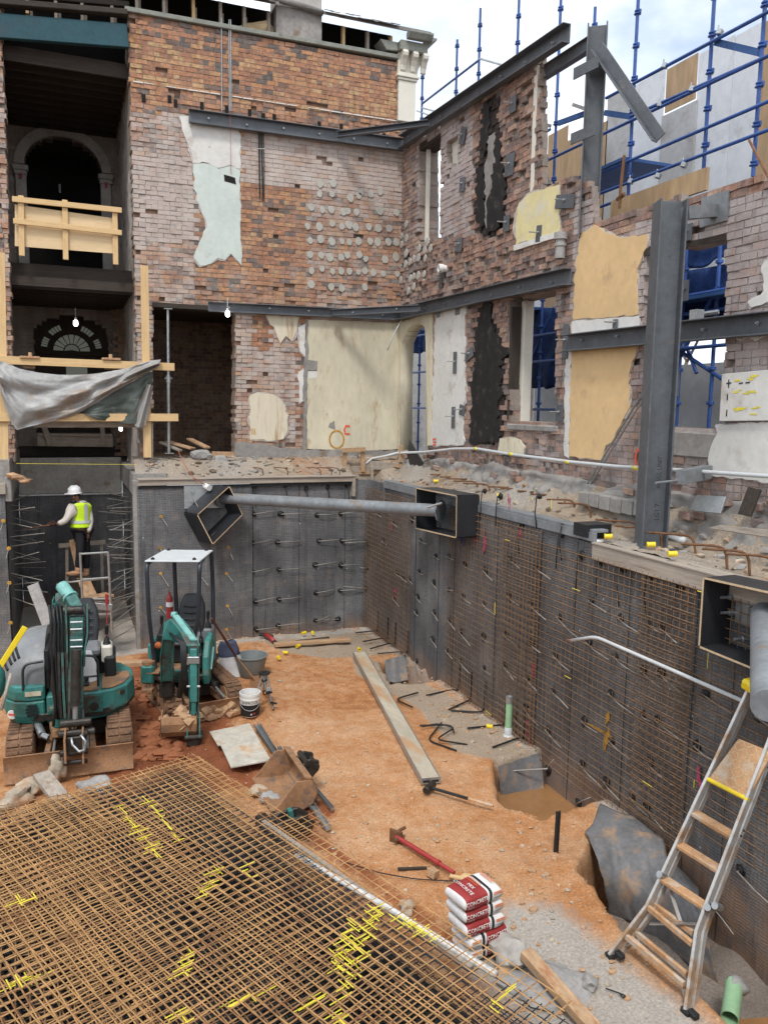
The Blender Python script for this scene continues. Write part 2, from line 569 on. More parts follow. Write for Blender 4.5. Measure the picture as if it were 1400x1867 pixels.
M['eave'] = mat('grey green eave board', (.24, .25, .22), .7, 0, .25, 4, ((.13, .12, .1), .36, 4), .2, 30)
M['rebar_wall'] = mat('thin brown wall rod', (.22, .13, .07), .78, .1, .4, 2, ((.4, .26, .1), .28, 1.5), 0)
M['teal_grime'] = mat('grimy teal steel', (.06, .17, .15), .5, .1, .35, 5, ((.07, .06, .05), .46, 5), .3, 50, spec=.4, dirt2=((.24, .19, .14), .3, 9))
M['alu_muddy'] = mat('mud stained aluminium', (.55, .55, .54), .5, .45, .15, 4, ((.42, .28, .17), .45, 3.5), .2, 40)
M['side_plaster'] = mat('grey brown side plaster', (.55, .5, .46), .88, 0, .25, 1.6, ((.2, .17, .155), .4, 2.5), .5, 18, dirt2=((.44, .4, .36), .33, 6))
M['teal'] = mat('teal excavator paint', (.045, .2, .18), .5, 0, .25, 3, ((.075, .055, .04), .38, 4), .15, 50, spec=.4, dirt2=((.28, .17, .1), .34, 5))
M['teal_dirty'] = mat('dirty teal paint', (.035, .17, .15), .5, 0, .3, 3, ((.075, .055, .04), .45, 4), .2, 50, spec=.4, dirt2=((.25, .14, .08), .3, 6))
M['teal_light'] = mat('faded teal paint', (.17, .4, .37), .45, 0, .15, 5, ((.12, .1, .07), .36, 5), .1, 50, spec=.5)
M['greasy'] = mat('greasy dark steel', (.055, .05, .045), .45, .5, .4, 8, ((.2, .13, .08), .33, 7), .3, 60)
M['hood'] = mat('grey plastic hood', (.19, .2, .21), .45, 0, .15, 2, ((.33, .29, .25), .36, 4), .05, 40, spec=.5)
M['seat'] = mat('charcoal vinyl', (.035, .038, .043), .45, 0, .2, 6, ((.12, .1, .09), .25, 6), .1, 50, spec=.5)
M['canopy'] = mat('white canopy sheet', (.56, .59, .6), .45, 0, .08, 5, ((.75, .76, .76), .3, 20), .05, 40)
M['frame_dark'] = mat('dark blue grey frame', (.035, .042, .052), .4, .2, .2, 5, ((.2, .15, .12), .25, 6), .08, 50, spec=.5)
M['track'] = mat('muddy rubber track', (.2, .115, .07), .9, 0, .4, 5, ((.05, .045, .042), .36, 4), .7, 25)
M['mud_steel'] = mat('muddy steel blade', (.33, .185, .1), .85, .1, .25, 4, ((.16, .12, .1), .4, 6), .5, 30)
M['mud'] = mat('caked clay', (.46, .29, .17), .92, 0, .25, 6, ((.3, .16, .09), .36, 8), .8, 25)
M['rock'] = mat('broken stone', (.42, .36, .28), .9, 0, .28, 5, ((.42, .24, .14), .46, 4), .6, 22)
M['rock_grey'] = mat('grey broken concrete', (.34, .33, .32), .9, 0, .25, 4, ((.22, .17, .14), .36, 4), .6, 22)
M['red'] = mat('red paint', (.33, .03, .03), .45, 0, .2, 6, ((.2, .09, .06), .28, 7), .08, 40, spec=.5)
M['red_bag'] = mat('red printed paper', (.3, .035, .035), .55, 0, .12, 5, ((.5, .34, .28), .25, 6), .15, 18)
M['white_bag'] = mat('white printed paper', (.72, .72, .72), .55, 0, .08, 5, ((.5, .4, .33), .26, 6), .2, 18)
M['ink'] = mat('black ink', (.02, .02, .022), .6, 0, .2, 9, None, 0)
M['ink_white'] = mat('white ink', (.75, .74, .72), .6, 0, .06, 9, None, 0)
M['ink_orange'] = mat('orange ink', (.7, .2, .07), .6, 0, .1, 9, None, 0)
M['spray_red'] = mat('red marker spray', (.75, .12, .07), .7, 0, .15, 12, None, 0)
M['spray_pink'] = mat('pink marker spray', (.45, .07, .15), .75, 0, .3, 12, None, 0)
M['spray_blue'] = mat('blue marker spray', (.04, .07, .2), .75, 0, .3, 12, None, 0)
M['spray_orange'] = mat('orange marker spray', (.5, .27, .04), .75, 0, .3, 12, None, 0)
M['timber_orange'] = mat('muddy ladder tread', (.5, .29, .15), .85, 0, .25, 7, ((.5, .42, .34), .45, 5), .3, 40)
M['tarp'] = mat('silver tarpaulin', (.3, .3, .295), .5, .05, .18, 2.5, ((.27, .2, .145), .42, 1.5), .12, 10, spec=.6)
M['tarp_dark'] = mat('dark green tarpaulin', (.07, .085, .075), .45, 0, .2, 3, ((.16, .17, .16), .36, 5), .12, 12)
M['water'] = mat('muddy water', (.3, .155, .065), .08, 0, .12, 2, None, .02, 8, spec=.5)
M['leaf'] = mat('dull leaf', (.06, .1, .03), .7, 0, .3, 3, None, 0)
M['bark'] = mat('grey twig', (.16, .13, .11), .9, 0, .3, 5, None, .2, 30)
M['lamp'] = glow('lit lamp', (1.0, .97, .9), 9)
M['glass_glow'] = glow('leaded glass glowing for daylight', (.5, .55, .46), .05)  # glow put into the glass for daylight behind it
M['skin'] = mat('brown skin', (.21, .11, .07), .5, 0, .1, 9, None, .03, 60)
M['cloth_white'] = mat('off white hooded top', (.58, .54, .5), .85, 0, .1, 9, ((.4, .33, .28), .28, 9), .25, 60)
M['hivis'] = mat('lime safety vest', (.58, .85, .03), .7, 0, .1, 9, None, .15, 60)
M['reflect'] = mat('silver reflective tape', (.55, .57, .58), .4, .2, .08, 9, None, .05, 60)
M['cloth_black'] = mat('black work trousers', (.016, .016, .02), .85, 0, .3, 9, None, .2, 60)
M['boot'] = mat('tan work boot', (.42, .24, .14), .8, 0, .2, 9, None, .2, 60)
M['glove'] = mat('dark work glove', (.07, .035, .03), .8, 0, .3, 9, None, .2, 60)
M['helmet'] = mat('white hard hat', (.8, .8, .8), .3, 0, .04, 9, None, 0, spec=.5)
M['copper'] = mat('red sheathed cable', (.4, .12, .07), .6, 0, .2, 9, None, 0)

def mat_sheet():
    """grey dimpled drainage mat: fine weave with streaks and stains"""
    m, nt, bs = _mat('grey drainage mat')
    tc = nt.nodes.new('ShaderNodeTexCoord').outputs['Object']
    sep = nt.nodes.new('ShaderNodeSeparateXYZ'); nt.links.new(tc, sep.inputs[0])
    h = math_(nt, 'ADD', sep.outputs[0], sep.outputs[1])
    wob = math_(nt, 'MULTIPLY', noise_(nt, tc, 9, 3), .05)
    r1 = math_(nt, 'SINE', math_(nt, 'MULTIPLY', math_(nt, 'ADD', sep.outputs[2], wob), 2 * math.pi / .034))
    r2 = math_(nt, 'SINE', math_(nt, 'MULTIPLY', math_(nt, 'ADD', h, wob), 2 * math.pi / .05))
    w = math_(nt, 'ADD', math_(nt, 'MULTIPLY', r1, .6), math_(nt, 'MULTIPLY', r2, .4))
    st = noise_(nt, tc, 5, 6, .7, (1, 1, 14))
    n2 = noise_(nt, tc, .9, 6, .62)
    n3 = noise_(nt, tc, 38, 4, .7, (1, 1, 2))
    k = math_(nt, 'ADD', math_(nt, 'MULTIPLY', st, .45), math_(nt, 'ADD', math_(nt, 'MULTIPLY', n2, .8), -.15))
    k = math_(nt, 'ADD', k, math_(nt, 'MULTIPLY', w, .05))
    k = math_(nt, 'ADD', k, math_(nt, 'MULTIPLY', math_(nt, 'SUBTRACT', n3, .5), .35))
    c = ramp(nt, k, [(.22, (.04, .042, .046)), (.5, (.12, .122, .128)), (.78, (.285, .285, .29))])
    dn = noise_(nt, tc, 2.3, 6, .65)
    c = mix(nt, c, (.3, .23, .17), ramp(nt, dn, [(.55, 0.0), (.75, .5)]))
    low = math_(nt, 'MULTIPLY', ramp(nt, sep.outputs[2], [(0.0, 1.0), (.75, 0.0)]), noise_(nt, tc, 4, 8, .75))
    c = mix(nt, c, (.33, .17, .08), ramp(nt, low, [(.28, 0.0), (.55, .5)]))
    run = noise_(nt, tc, 2.2, 7, .7, (3.5, 3.5, .3))
    c = mix(nt, c, (.5, .48, .46), ramp(nt, run, [(.5, 0.0), (.7, .8)]), 'MULTIPLY')
    vo = nt.nodes.new('ShaderNodeTexVoronoi'); vo.inputs['Scale'].default_value = 3.4
    nt.links.new(tc, vo.inputs['Vector'])
    c = mix(nt, c, (.55, .55, .54), ramp(nt, vo.outputs['Distance'], [(.035, .8), (.055, 0.0)]))
    nt.links.new(c, bs.inputs['Base Color'])
    bs.inputs['Roughness'].default_value = .72
    bump(nt, bs, math_(nt, 'ADD', math_(nt, 'MULTIPLY', w, .6), n3), .45, .008)
    return m
M['mat'] = mat_sheet()
M['membrane'] = mat('soft grey membrane', (.17, .17, .175), .78, 0, .25, 3, ((.34, .23, .15), .42, 3.5), .5, 110)

def soil_mat(name, base, base2, bright, grey, red):
    """bk attribute: r red mud, g grey slurry, b rubble pale, a wet dark"""
    m, nt, bs = _mat(name)
    tc = nt.nodes.new('ShaderNodeTexCoord').outputs['Object']
    at_ = nt.nodes.new('ShaderNodeAttribute'); at_.attribute_name = 'bk'
    sp = nt.nodes.new('ShaderNodeSeparateColor'); nt.links.new(at_.outputs['Color'], sp.inputs[0])
    n1 = noise_(nt, tc, 1.1, 8, .65)
    n2 = noise_(nt, tc, 6, 8, .7)
    n3 = noise_(nt, tc, 42, 5, .7)
    n0 = noise_(nt, tc, .45, 5, .6)
    k = math_(nt, 'ADD', math_(nt, 'MULTIPLY', n1, .5), math_(nt, 'MULTIPLY', n2, .35))
    k = math_(nt, 'ADD', k, math_(nt, 'MULTIPLY', n0, .2))
    c = ramp(nt, k, [(.33, base2), (.48, base), (.62, bright)])
    c = mix(nt, c, ramp(nt, n3, [(.28, .55), (.55, 1.0), (.75, 1.3)]), 1.0, 'MULTIPLY')
    def blend(c, col, ch, lo=.25, hi=.25):
        t = math_(nt, 'SUBTRACT', math_(nt, 'MULTIPLY', ch, 1.3), math_(nt, 'ADD', math_(nt, 'MULTIPLY', n2, .75), math_(nt, 'MULTIPLY', math_(nt, 'SUBTRACT', n3, .5), .4)))
        cc = mix(nt, col, ramp(nt, n3, [(.28, .6), (.72, 1.3)]), 1.0, 'MULTIPLY')
        return mix(nt, c, cc, ramp(nt, t, [(.0, 0.0), (hi, .95)]))
    c = blend(c, red, sp.outputs[0], hi=.4)
    c = blend(c, (.36, .29, .22), sp.outputs[2])
    c = blend(c, grey, sp.outputs[1], hi=.45)
    vo = nt.nodes.new('ShaderNodeTexVoronoi'); vo.inputs['Scale'].default_value = 11
    nt.links.new(tc, vo.inputs['Vector'])
    pick = math_(nt, 'GREATER_THAN', n2, .5)
    c = mix(nt, c, (.55, .46, .36), math_(nt, 'MULTIPLY', ramp(nt, vo.outputs['Distance'], [(.1, .8), (.16, 0.0)]), pick))
    wet = at_.outputs['Alpha']
    c = mix(nt, c, (.35, .3, .28), math_(nt, 'MULTIPLY', wet, .8), 'MULTIPLY')
    nt.links.new(c, bs.inputs['Base Color'])
    nt.links.new(ramp(nt, wet, [(0, .92), (1, .5)]), bs.inputs['Roughness'])
    bs.inputs['Specular IOR Level'].default_value = .25
    bump(nt, bs, math_(nt, 'ADD', n2, math_(nt, 'MULTIPLY', n3, .7)), .7, .03)
    return m
M['clay'] = soil_mat('orange clay', (.48, .225, .095), (.3, .125, .05), (.58, .35, .2), (.42, .39, .35), (.27, .085, .035))
M['ledge'] = soil_mat('rubble and dust', (.29, .22, .16), (.15, .11, .08), (.4, .33, .25), (.34, .315, .285), (.33, .17, .09))
# ---------------------------------------------------------------- main planes of the site (metres)
ZF = -3.15       # floor of the excavation
YB = 16.16       # lined back face of the excavation
XR = 6.09        # lined right face
YW = 17.2        # brick back wall
XW = 7.19        # brick right wall
YA = 20.4        # back of the alcove and of the hall above it
XA0, XA1 = -1.02, 1.28

def fl(px, py, z=ZF):
    return at(px, py, 2, z)

def sm(a, b, x):
    t = max(0.0, min(1.0, (x - a) / (b - a)))
    return t * t * (3 - 2 * t)

def polydist(x, y, poly):
    """signed distance to a closed polygon, positive inside"""
    best = 1e9
    for i in range(len(poly)):
        ax, ay = poly[i]; bx, by = poly[(i + 1) % len(poly)]
        dx, dy = bx - ax, by - ay
        t = max(0, min(1, ((x - ax) * dx + (y - ay) * dy) / (dx * dx + dy * dy + 1e-9)))
        best = min(best, math.hypot(x - ax - dx * t, y - ay - dy * t))
    return best if inpoly(x, y, poly) else -best

def floorpoly(pts):
    return [tuple(fl(*p)[:2]) for p in pts]

PITS = [
    (floorpoly([(690, 1211), (735, 1193), (805, 1240), (790, 1246), (712, 1249)]), .38),
    (floorpoly([(897, 1392), (905, 1456), (945, 1480), (990, 1493), (1040, 1478)]) + [(6.7, fl(1095, 1462).y), (6.7, fl(990, 1376).y)], .5),
    (floorpoly([(1082, 1540), (1050, 1590), (1098, 1648), (1140, 1700), (1230, 1778), (1345, 1880), (1440, 1960)]) + [(6.7, 2.6), (6.7, fl(1235, 1590).y), (5.75, fl(1150, 1530).y)], .62),
]
RED = floorpoly([(215, 1240), (330, 1150), (420, 1350), (470, 1420), (250, 1480), (180, 1400)])
RED2 = floorpoly([(455, 1380), (540, 1500), (830, 1720), (700, 1620), (560, 1530), (600, 1480), (500, 1390)])
GREY = floorpoly([(940, 1665), (1010, 1670), (1100, 1750), (1300, 1900), (1000, 1880), (880, 1765)])
RUB = floorpoly([(640, 1190), (760, 1240), (1000, 1380), (930, 1400), (830, 1370), (760, 1290), (650, 1230)])
RUB2 = floorpoly([(470, 1165), (660, 1145), (740, 1190), (600, 1200), (520, 1190)])

def floor_h(x, y):
    z = ZF + .03 * nz(x * .7, y * .7, 1) + .022 * nz(x * 2.3, y * 2.3, 5) + .012 * nz(x * 7, y * 7, 3)
    z += .10 * sm(5.2, 6.0, x) * sm(13.2, 11.5, y) * (0.5 + .5 * nz(x, y * 1.5, 9))
    z -= .012 * max(0, nz(x * 2.9 + 3, y * 1.6, 17) - .2) * 3
    for x0 in (.86, 1.08, 2.12, 2.36):      # ruts left by the tracks
        w_ = abs(x - x0 - .12 * (y - 10))
        if w_ < .16 and 8.6 < y < 12.2: z += (-.03 + .014 * math.sin(y * 60)) * (1 - w_ / .16) * sm(8.6, 9.4, y)
    rd = polydist(x, y, RED)
    if rd > -.3:
        z += sm(-.3, .2, rd) * (.05 * nz(x * 3.5, y * 3.5, 7) + .03 * nz(x * 9, y * 9, 2))
    for p, d in PITS:
        q = polydist(x, y, p)
        if q > -.3:
            z += .05 * sm(-.3, 0, q) * (.5 + nz(x * 3, y * 3, 4))
            z -= (d + .05) * sm(-.02 + .05 * nz(x * 6, y * 6, 8), .13, q)
    return z

def floor_attr(x, y):
    r = max(sm(-.5, .3, polydist(x, y, RED)), .75 * sm(-.35, .15, polydist(x, y, RED2)), .3 * sm(9.5, 12, y))
    g = .95 * sm(-.6, .35, polydist(x, y, GREY))
    g = max(g, .85 * sm(5.72, 6.0, x) * (0.6 + .4 * nz(y * 1.3, 3)), .8 * sm(15.55, 16.0, y))
    b = max(.8 * sm(-.2, .2, polydist(x, y, RUB)), .8 * sm(-.2, .2, polydist(x, y, RUB2)))
    a = .0
    for p, d in PITS:
        q = polydist(x, y, p)
        if q > -.1: a = max(a, .9 * sm(-.05, .15, q)); g = max(g, .95 * sm(.12, .3, q))
    a = max(a, .6 * sm(0, .5, polydist(x, y, RED)))
    return (r, g, b, a)

def axis(lo, hi, steps):
    out = [lo]
    while out[-1] < hi:
        out.append(out[-1] + steps(out[-1]))
    return out

xs = axis(-6.0, 6.12, lambda x: .3 if x < -1.6 else .05)
ys = axis(1.0, YA + .2, lambda y: .2 if y < 4 else (.045 if y < 9 else .06) if y < 14.6 else .1)
b = MB()
W = len(xs)
for y in ys:
    for x in xs:
        b.v.append(Vector((x, y, floor_h(x, y))))
        b.a.append(floor_attr(x, y))
for j in range(len(ys) - 1):
    for i in range(W - 1):
        b.f.append((j * W + i, j * W + i + 1, (j + 1) * W + i + 1, (j + 1) * W + i)); b.m.append(0)
tag(b.build('pit_floor', M['clay'], smooth=True, attr=True), kind='structure')

for pts, dz, nm in (([(895, 1400), (900, 1470), (1000, 1500), (1110, 1470), (1000, 1385)], -.36, 'puddle'),
                    ([(1262, 1770), (1240, 1830), (1360, 1910), (1480, 1970), (1600, 1880), (1420, 1760)], -.5, 'puddle')):
    b = MB()
    b.add([fl(*p) + V(0, 0, dz) for p in pts], [tuple(range(len(pts)))])
    tag(b.build(nm, M['water']), kind='structure')

# outside ground, one sheet with the excavation left open, and the bank under the camera
b = MB()
b.add([V(7.75, -300, -.02), V(400, -300, -.02), V(400, 500, -.02), V(7.75, 500, -.02)], [(0, 1, 2, 3)])
b.add([V(-400, 26, -.02), V(7.75, 26, -.02), V(7.75, 500, -.02), V(-400, 500, -.02)], [(0, 1, 2, 3)])
b.add([V(-400, -300, -.02), V(7.75, -300, -.02), V(7.75, .9, -.02), V(-400, .9, -.02)], [(0, 1, 2, 3)])
b.add([V(-400, .9, -.02), V(-6, .9, -.02), V(-6, 26, -.02), V(-400, 26, -.02)], [(0, 1, 2, 3)])
b.add([V(-6, .9, -.02), V(7.75, .9, -.02), V(7.75, .9, -4.2), V(-6, .9, -4.2)], [(0, 1, 2, 3)])
b.add([V(-6, .9, -.02), V(-6, 16.2, -.02), V(-6, 16.2, -4.2), V(-6, .9, -4.2)], [(0, 1, 2, 3)])
tag(b.build('ground', M['ledge']), kind='structure')

# ---------------------------------------------------------------- rubble ledges above the excavation
def ledge_h(x, y):
    t = max(0, min(1, (x - XR) / (XW - XR)))
    s = max(0, min(1, (y - YB) / (YW - YB)))
    z = .15 + .42 * max(sm(.6, 1, t) if y < 16.4 else 0, sm(.1, .9, s))
    if y < 9.0: z = .06 + .5 * sm(.65, 1, t) - .1 * sm(7, 5, y)
    if 5.85 < x < 6.6 and y > 15.3: z -= .42 * sm(5.85, 5.95, x) * sm(6.6, 6.4, x) * sm(16.9, 16.6, y)
    return z + .05 * nz(x * 2.2, y * 2.2, 4) + .03 * nz(x * 6, y * 6, 2) + .02 * nz(x * 15, y * 15, 8)

def ledge_attr(x, y):
    t = max((x - XR) / (XW - XR), 0)
    return (.6 * sm(0, 1, nz(x * .9, y * .9, 3) + .45) if y > 16 else .35 * sm(.2, .6, nz(x, y, 6)), .45 + .4 * nz(x * .8, y * .8, 12), .35, 0)

b = MB()
def ledge(x0, x1, y0, y1, st):
    nx, ny = max(2, int((x1 - x0) / st)), max(2, int((y1 - y0) / st))
    o = len(b.v)
    for j in range(ny + 1):
        for i in range(nx + 1):
            x, y = x0 + (x1 - x0) * i / nx, y0 + (y1 - y0) * j / ny
            b.v.append(V(x, y, ledge_h(x, y))); b.a.append(ledge_attr(x, y))
    for j in range(ny):
        for i in range(nx):
            k = o + j * (nx + 1) + i
            b.f.append((k, k + 1, k + nx + 2, k + nx + 1)); b.m.append(0)
ledge(XR + .02, XW + .35, 1.0, YB + .02, .045)
ledge(XA1 + .02, XW + .35, YB + .02, YW + .5, .045)
ledge(-6, XA0 - .02, YB + .02, YW + .5, .08)
tag(b.build('rubble_ledge', M['ledge'], smooth=True, attr=True), kind='structure')

# ---------------------------------------------------------------- lined faces of the excavation
def lining(b, a, e, z0, z1, nrm, amp=.012, st=.12):
    """a wavy vertical sheet from a to e (XY), front face moved along nrm"""
    a, e, nrm = Vector((*a, 0)), Vector((*e, 0)), Vector((*nrm, 0))
    L = (e - a).length
    d = (e - a) / L
    nu, nv = max(2, int(L / st)), max(2, int((z1 - z0) / st))
    def fn(u, v):
        p = a + d * (L * u)
        z = z0 + (z1 - z0) * v
        k = amp * (nz(p.x * 1.7 + p.y * 1.7, z * 1.7, 3) + .5 * nz(p.x * 5 + p.y * 5, z * 5, 1))
        return Vector((p.x, p.y, z)) + nrm * k
    b.grid(fn, nu, nv)
    b.prism([Vector((a.x, a.y, z0)) - nrm * .03, Vector((e.x, e.y, z0)) - nrm * .03, Vector((e.x, e.y, z1)) - nrm * .03, Vector((a.x, a.y, z1)) - nrm * .03], -nrm * .1)

def seam(b, x, y, z0, z1, nrm):
    pts = [Vector((x, y, z0 + (z1 - z0) * k / 8)) + Vector((*nrm, 0)) * .012 + Vector((nrm[1], nrm[0], 0)) * .012 * nz(k * .7, x + y) for k in range(9)]
    b.tube(pts, .004, 4)

def anchor(parent, p, nrm, d, L, dark=False, bar=True):
    """sealed anchor: black sealant disc and a bent bar lying along the face"""
    b = MB()
    s = random.uniform(.05, .075)
    b.blob(p + nrm * .012, (s if abs(nrm.x) < .5 else .03, s if abs(nrm.y) < .5 else .03, s), random.random() * 9, .3, 1)
    g = b.build('grommet', M['grommet'], parent, smooth=True)
    if bar:
        c = MB()
        q = p + nrm * .06
        d = d.normalized()
        c.tube([p, q, q + d * L * .5 + nrm * .02, q + d * L + nrm * .02 * random.uniform(-1, 3)], .0085, 5)
        c.build('anchor_bar', M['grommet' if dark else 'bar_grey'], parent, smooth=True)

wallb = thing('lined_wall', 'grey lined back face of the pit with black anchors and pale bars', 'wall', (3.6, YB, ZF))
zt = .2
x460 = at(459, 1000, 1, YB).x
b = MB(); lining(b, (XA1 + .03, YB - .05), (x460, YB - .05), ZF - .5, zt - .12, (0, -1))
b.span((XA1, YB - .06, zt - .12), (XA1 + .05, YB + .1, ZF - .5))
tag(b.build('drainage_mat', M['mat'], wallb, smooth=30), 'left panel of lining with yellow spots')
b = MB(); lining(b, (x460, YB), (XR + .06, YB), ZF - .5, zt - .08, (0, -1))
b.build('drainage_mat', M['mat'], wallb, smooth=30)
for px in (545, 628, 460):
    b = MB(); p = at(px, 1000, 1, YB); seam(b, p.x, YB - (.05 if px == 460 else 0), ZF - .1, zt - .1, (0, -1)); b.build('seam', M['grommet'], wallb)
xe = at(640, 880, 1, YB).x
b = MB()
b.span((XA1 + .02, YB - .1, zt - .1), (xe, YB - .005, zt + .005)); b.span((XA1 + .02, YB - .13, zt + .007), (xe + .08, YB + .2, zt + .032))
b.span((xe + .002, YB - .11, zt - .42), (xe + .07, YB + .16, zt + .004))
tag(b.build('edge_form', M['timber_grey'], wallb, bevel=.004), 'grey timber edge strip')
b = MB(); b.span((XA1 + .02, YB - .075, zt - .16), (xe - .03, YB - .055, zt - .115)); b.build('edge_strip', M['grommet'], wallb)
for (px, py) in [(463, 888), (520, 886), (558, 890), (597, 888), (633, 885)]:
    p = at(px, py, 1, YB); anchor(wallb, p, V(0, -1, 0), V(.05, 0, -1), .42, True)
for (px, py, an, L) in [(462, 937, .15, .55), (512, 937, .02, .62), (578, 938, .0, .5), (620, 936, .1, .5), (460, 990, .15, .52), (505, 988, .02, .65), (580, 986, .05, .5), (622, 985, .05, .4),
                        (670, 987, 3.12, .6), (460, 1042, .16, .52), (508, 1038, .03, .65), (573, 1030, .12, .55), (621, 1030, .02, .4), (668, 1035, 3.0, .2), (465, 1096, .18, .5), (508, 1092, .05, .65),
                        (576, 1080, .12, .5), (620, 1076, .02, .55), (667, 1072, 2.98, .6), (467, 1147, .03, .5), (506, 1140, .06, .7), (575, 1131, .3, .5), (616, 1128, 3.1, .5)]:
    p = at(px, py, 1, YB); anchor(wallb, p, V(0, -1, 0), V(math.cos(an), 0, math.sin(an)), L * random.uniform(.75, .95))
for (px, py) in [(294, 942), (350, 905), (292, 1000), (407, 945), (416, 998), (293, 1046), (365, 1050), (413, 1046), (293, 1108), (415, 1105), (413, 1148), (292, 1000)]:
    p = at(px, py, 1, YB - .06)
    b = MB(); b.lathe([(0, 0), (.036, .001), (.03, .004), (0, .006)], 7, Matrix.Translation(p) @ Matrix.Rotation(RAD(90), 4, 'X')); b.build('paint_spot', M['spray_orange'], wallb)
    c = MB(); c.bar(p + V(0, .03, 0), p + V(random.uniform(.04, .14), -.28, -.1 - random.random() * .12), .008, 5); c.build('stub_bar', M['bar_grey'], wallb)

walll = thing('lined_wall', 'grey lined pit face at the left edge of the photo', 'wall', (-3, YB, ZF))
b = MB(); lining(b, (-6, YB - .05), (XA0 - .02, YB - .05), ZF - .5, zt - .2, (0, -1)); b.build('drainage_mat', M['mat'], walll, smooth=30)
b = MB(); b.span((-6, YB - .1, zt - .2), (XA0, YB - .02, zt + .0)); b.build('edge_form', M['timber_grey'], walll, bevel=.004)
for (px, py) in [(6, 950), (16, 1000), (17, 1063), (19, 1136)]:
    p = at(px, py, 1, YB - .06)
    b = MB(); b.lathe([(0, 0), (.04, .001), (.033, .004), (0, .006)], 7, Matrix.Translation(p) @ Matrix.Rotation(RAD(90), 4, 'X')); b.build('paint_spot', M['spray_orange'], walll)
    c = MB(); c.bar(p + V(0, .03, 0), p + V(-.04, -.25, -.14), .008, 5); c.build('stub_bar', M['bar_grey'], walll)

# alcove below the hall, with rows of bars sticking out of both sides
alc = thing('lined_alcove', 'dark lined alcove behind the worker with rows of bars on both sides', 'wall', (.1, YA, ZF))
zl = at(140, 901, 1, YA).z
b = MB()
lining(b, (XA0, YA), (XA1, YA), ZF - .4, zl, (0, -1)); lining(b, (XA0, YB), (XA0, YA), ZF - .4, -.12, (1, 0)); lining(b, (XA1, YA), (XA1, YB), ZF - .4, -.12, (-1, 0))
b.build('drainage_mat', M['mat'], alc, smooth=30)
zc = at(140, 834, 1, YA).z
b = MB(); b.span((XA0, YA - .03, zl + .02), (XA1, YA + .3, zc)); b.build('ground_beam', M['conc'], alc, bevel=.02)
b = MB(); b.span((XA0, YA - .05, zl - .012), (XA1, YA + .1, zl + .017)); b.build('white_seal', M['white_pvc'], alc)
b = MB(); b.span((XA0 - .02, YB - .04, zt - .35), (XA0 + .10, YB + .6, zt + .1)); b.build('edge_pier', M['render'], alc, bevel=.015)
b = MB(); b.span((XA1 - .07, YB - .04, ZF - .4), (XA1 + .1, YB + .2, zt + .0)); b.build('edge_pier', M['render'], alc, bevel=.015)
for x0, x1 in ((XA0 - .5, XA0 - .13), (XA1 + .13, XA1 + .6)):
    b = MB(); b.span((x0, YB + .22, ZF - .4), (x1, YA + .6, .12)); b.build('soil_backing', M['render'], alc)
    b = MB(); b.span((min(x0, XA0 - .02), YB + .25, -.13), (max(x1, XA1 + .12) if x0 > 0 else XA0 + .06, YA, .6)) if x0 < 0 else b.span((XA1 - .04, YB + .25, -.13), (x1, YA, .3)); b.build('footing', M['render'], alc)
for side, X, n in ((-1, XA0, 1), (1, XA1, -1)):
    for row in range(11 if side > 0 else 8):
        z = -.35 - row * .25 + random.uniform(-.03, .03)
        for k in range(4 if side > 0 else 3):
            y = YB + .45 + k * .9 + random.uniform(-.15, .15)
            c = MB(); p = V(X, y, z)
            q = p + V(n * random.uniform(.4, .62), random.uniform(-.5, .1), random.uniform(-.14, .16) - .012 * row)
            c.bar(p, q, .009, 5); c.build('starter_bar', M['bar_grey'], alc)

wallr = thing('lined_wall', 'long grey lined right face of the pit behind the rusty mesh sheets', 'wall', (XR, 9, ZF))
b = MB(); lining(b, (XR, YB + .06), (XR, 8.5), ZF - .75, .12, (-1, 0)); b.build('drainage_mat', M['mat'], wallr, smooth=30)
b = MB(); lining(b, (XR, 8.498), (XR, 1.0), ZF - .95, .02, (-1, 0)); b.build('drainage_mat', M['mat'], wallr, smooth=30)
for px in (757, 800, 828, 1050, 1150, 1275, 1350, 905, 985):
    p = at(px, 1100, 0, XR); b = MB(); seam(b, XR, p.y, ZF - .6, .0, (-1, 0)); b.build('seam', M['grommet'], wallr)
YE = at(1090, 960, 0, XR).y
YS = at(702, 880, 0, XR).y
b = MB()
b.span((XR - .03, YE, .165), (XR + .16, YS, .2)); b.span((XR - .045, YE, .05), (XR - .005, YS - .002, .163))
b.span((XR - .02, YS + .002, -.3), (XR + .2, YS + .03, .19))
tag(b.build('edge_plate', M['steel_worn'], wallr, bevel=.003), 'grey steel edge plate')
YQ = at(1283, 1050, 0, XR).y
b = MB(); b.span((XR - .075, YE - .002, -.16), (XR - .01, 3, .03)); b.build('edge_board', M['timber_grey'], wallr, bevel=.004)
b = MB(); b.span((XR - .09, YE - .005, .034), (XR + .14, 3, .056)); tag(b.build('edge_plate', M['timber_grey'], wallr, bevel=.003), 'rusty flat plate along the nearer edge')
pr_ = [(766, 990), (885, 895), (913, 905), (985, 905), (1030, 960), (1025, 975), (1062, 1012), (1098, 1023), (1137, 1037), (1186, 1050), (1240, 1068), (953, 955)]
for px, py in pr_[1:]:
    anchor(wallr, at(px, py, 0, XR), V(-1, 0, 0), V(0, -.03, -1), .45, True)
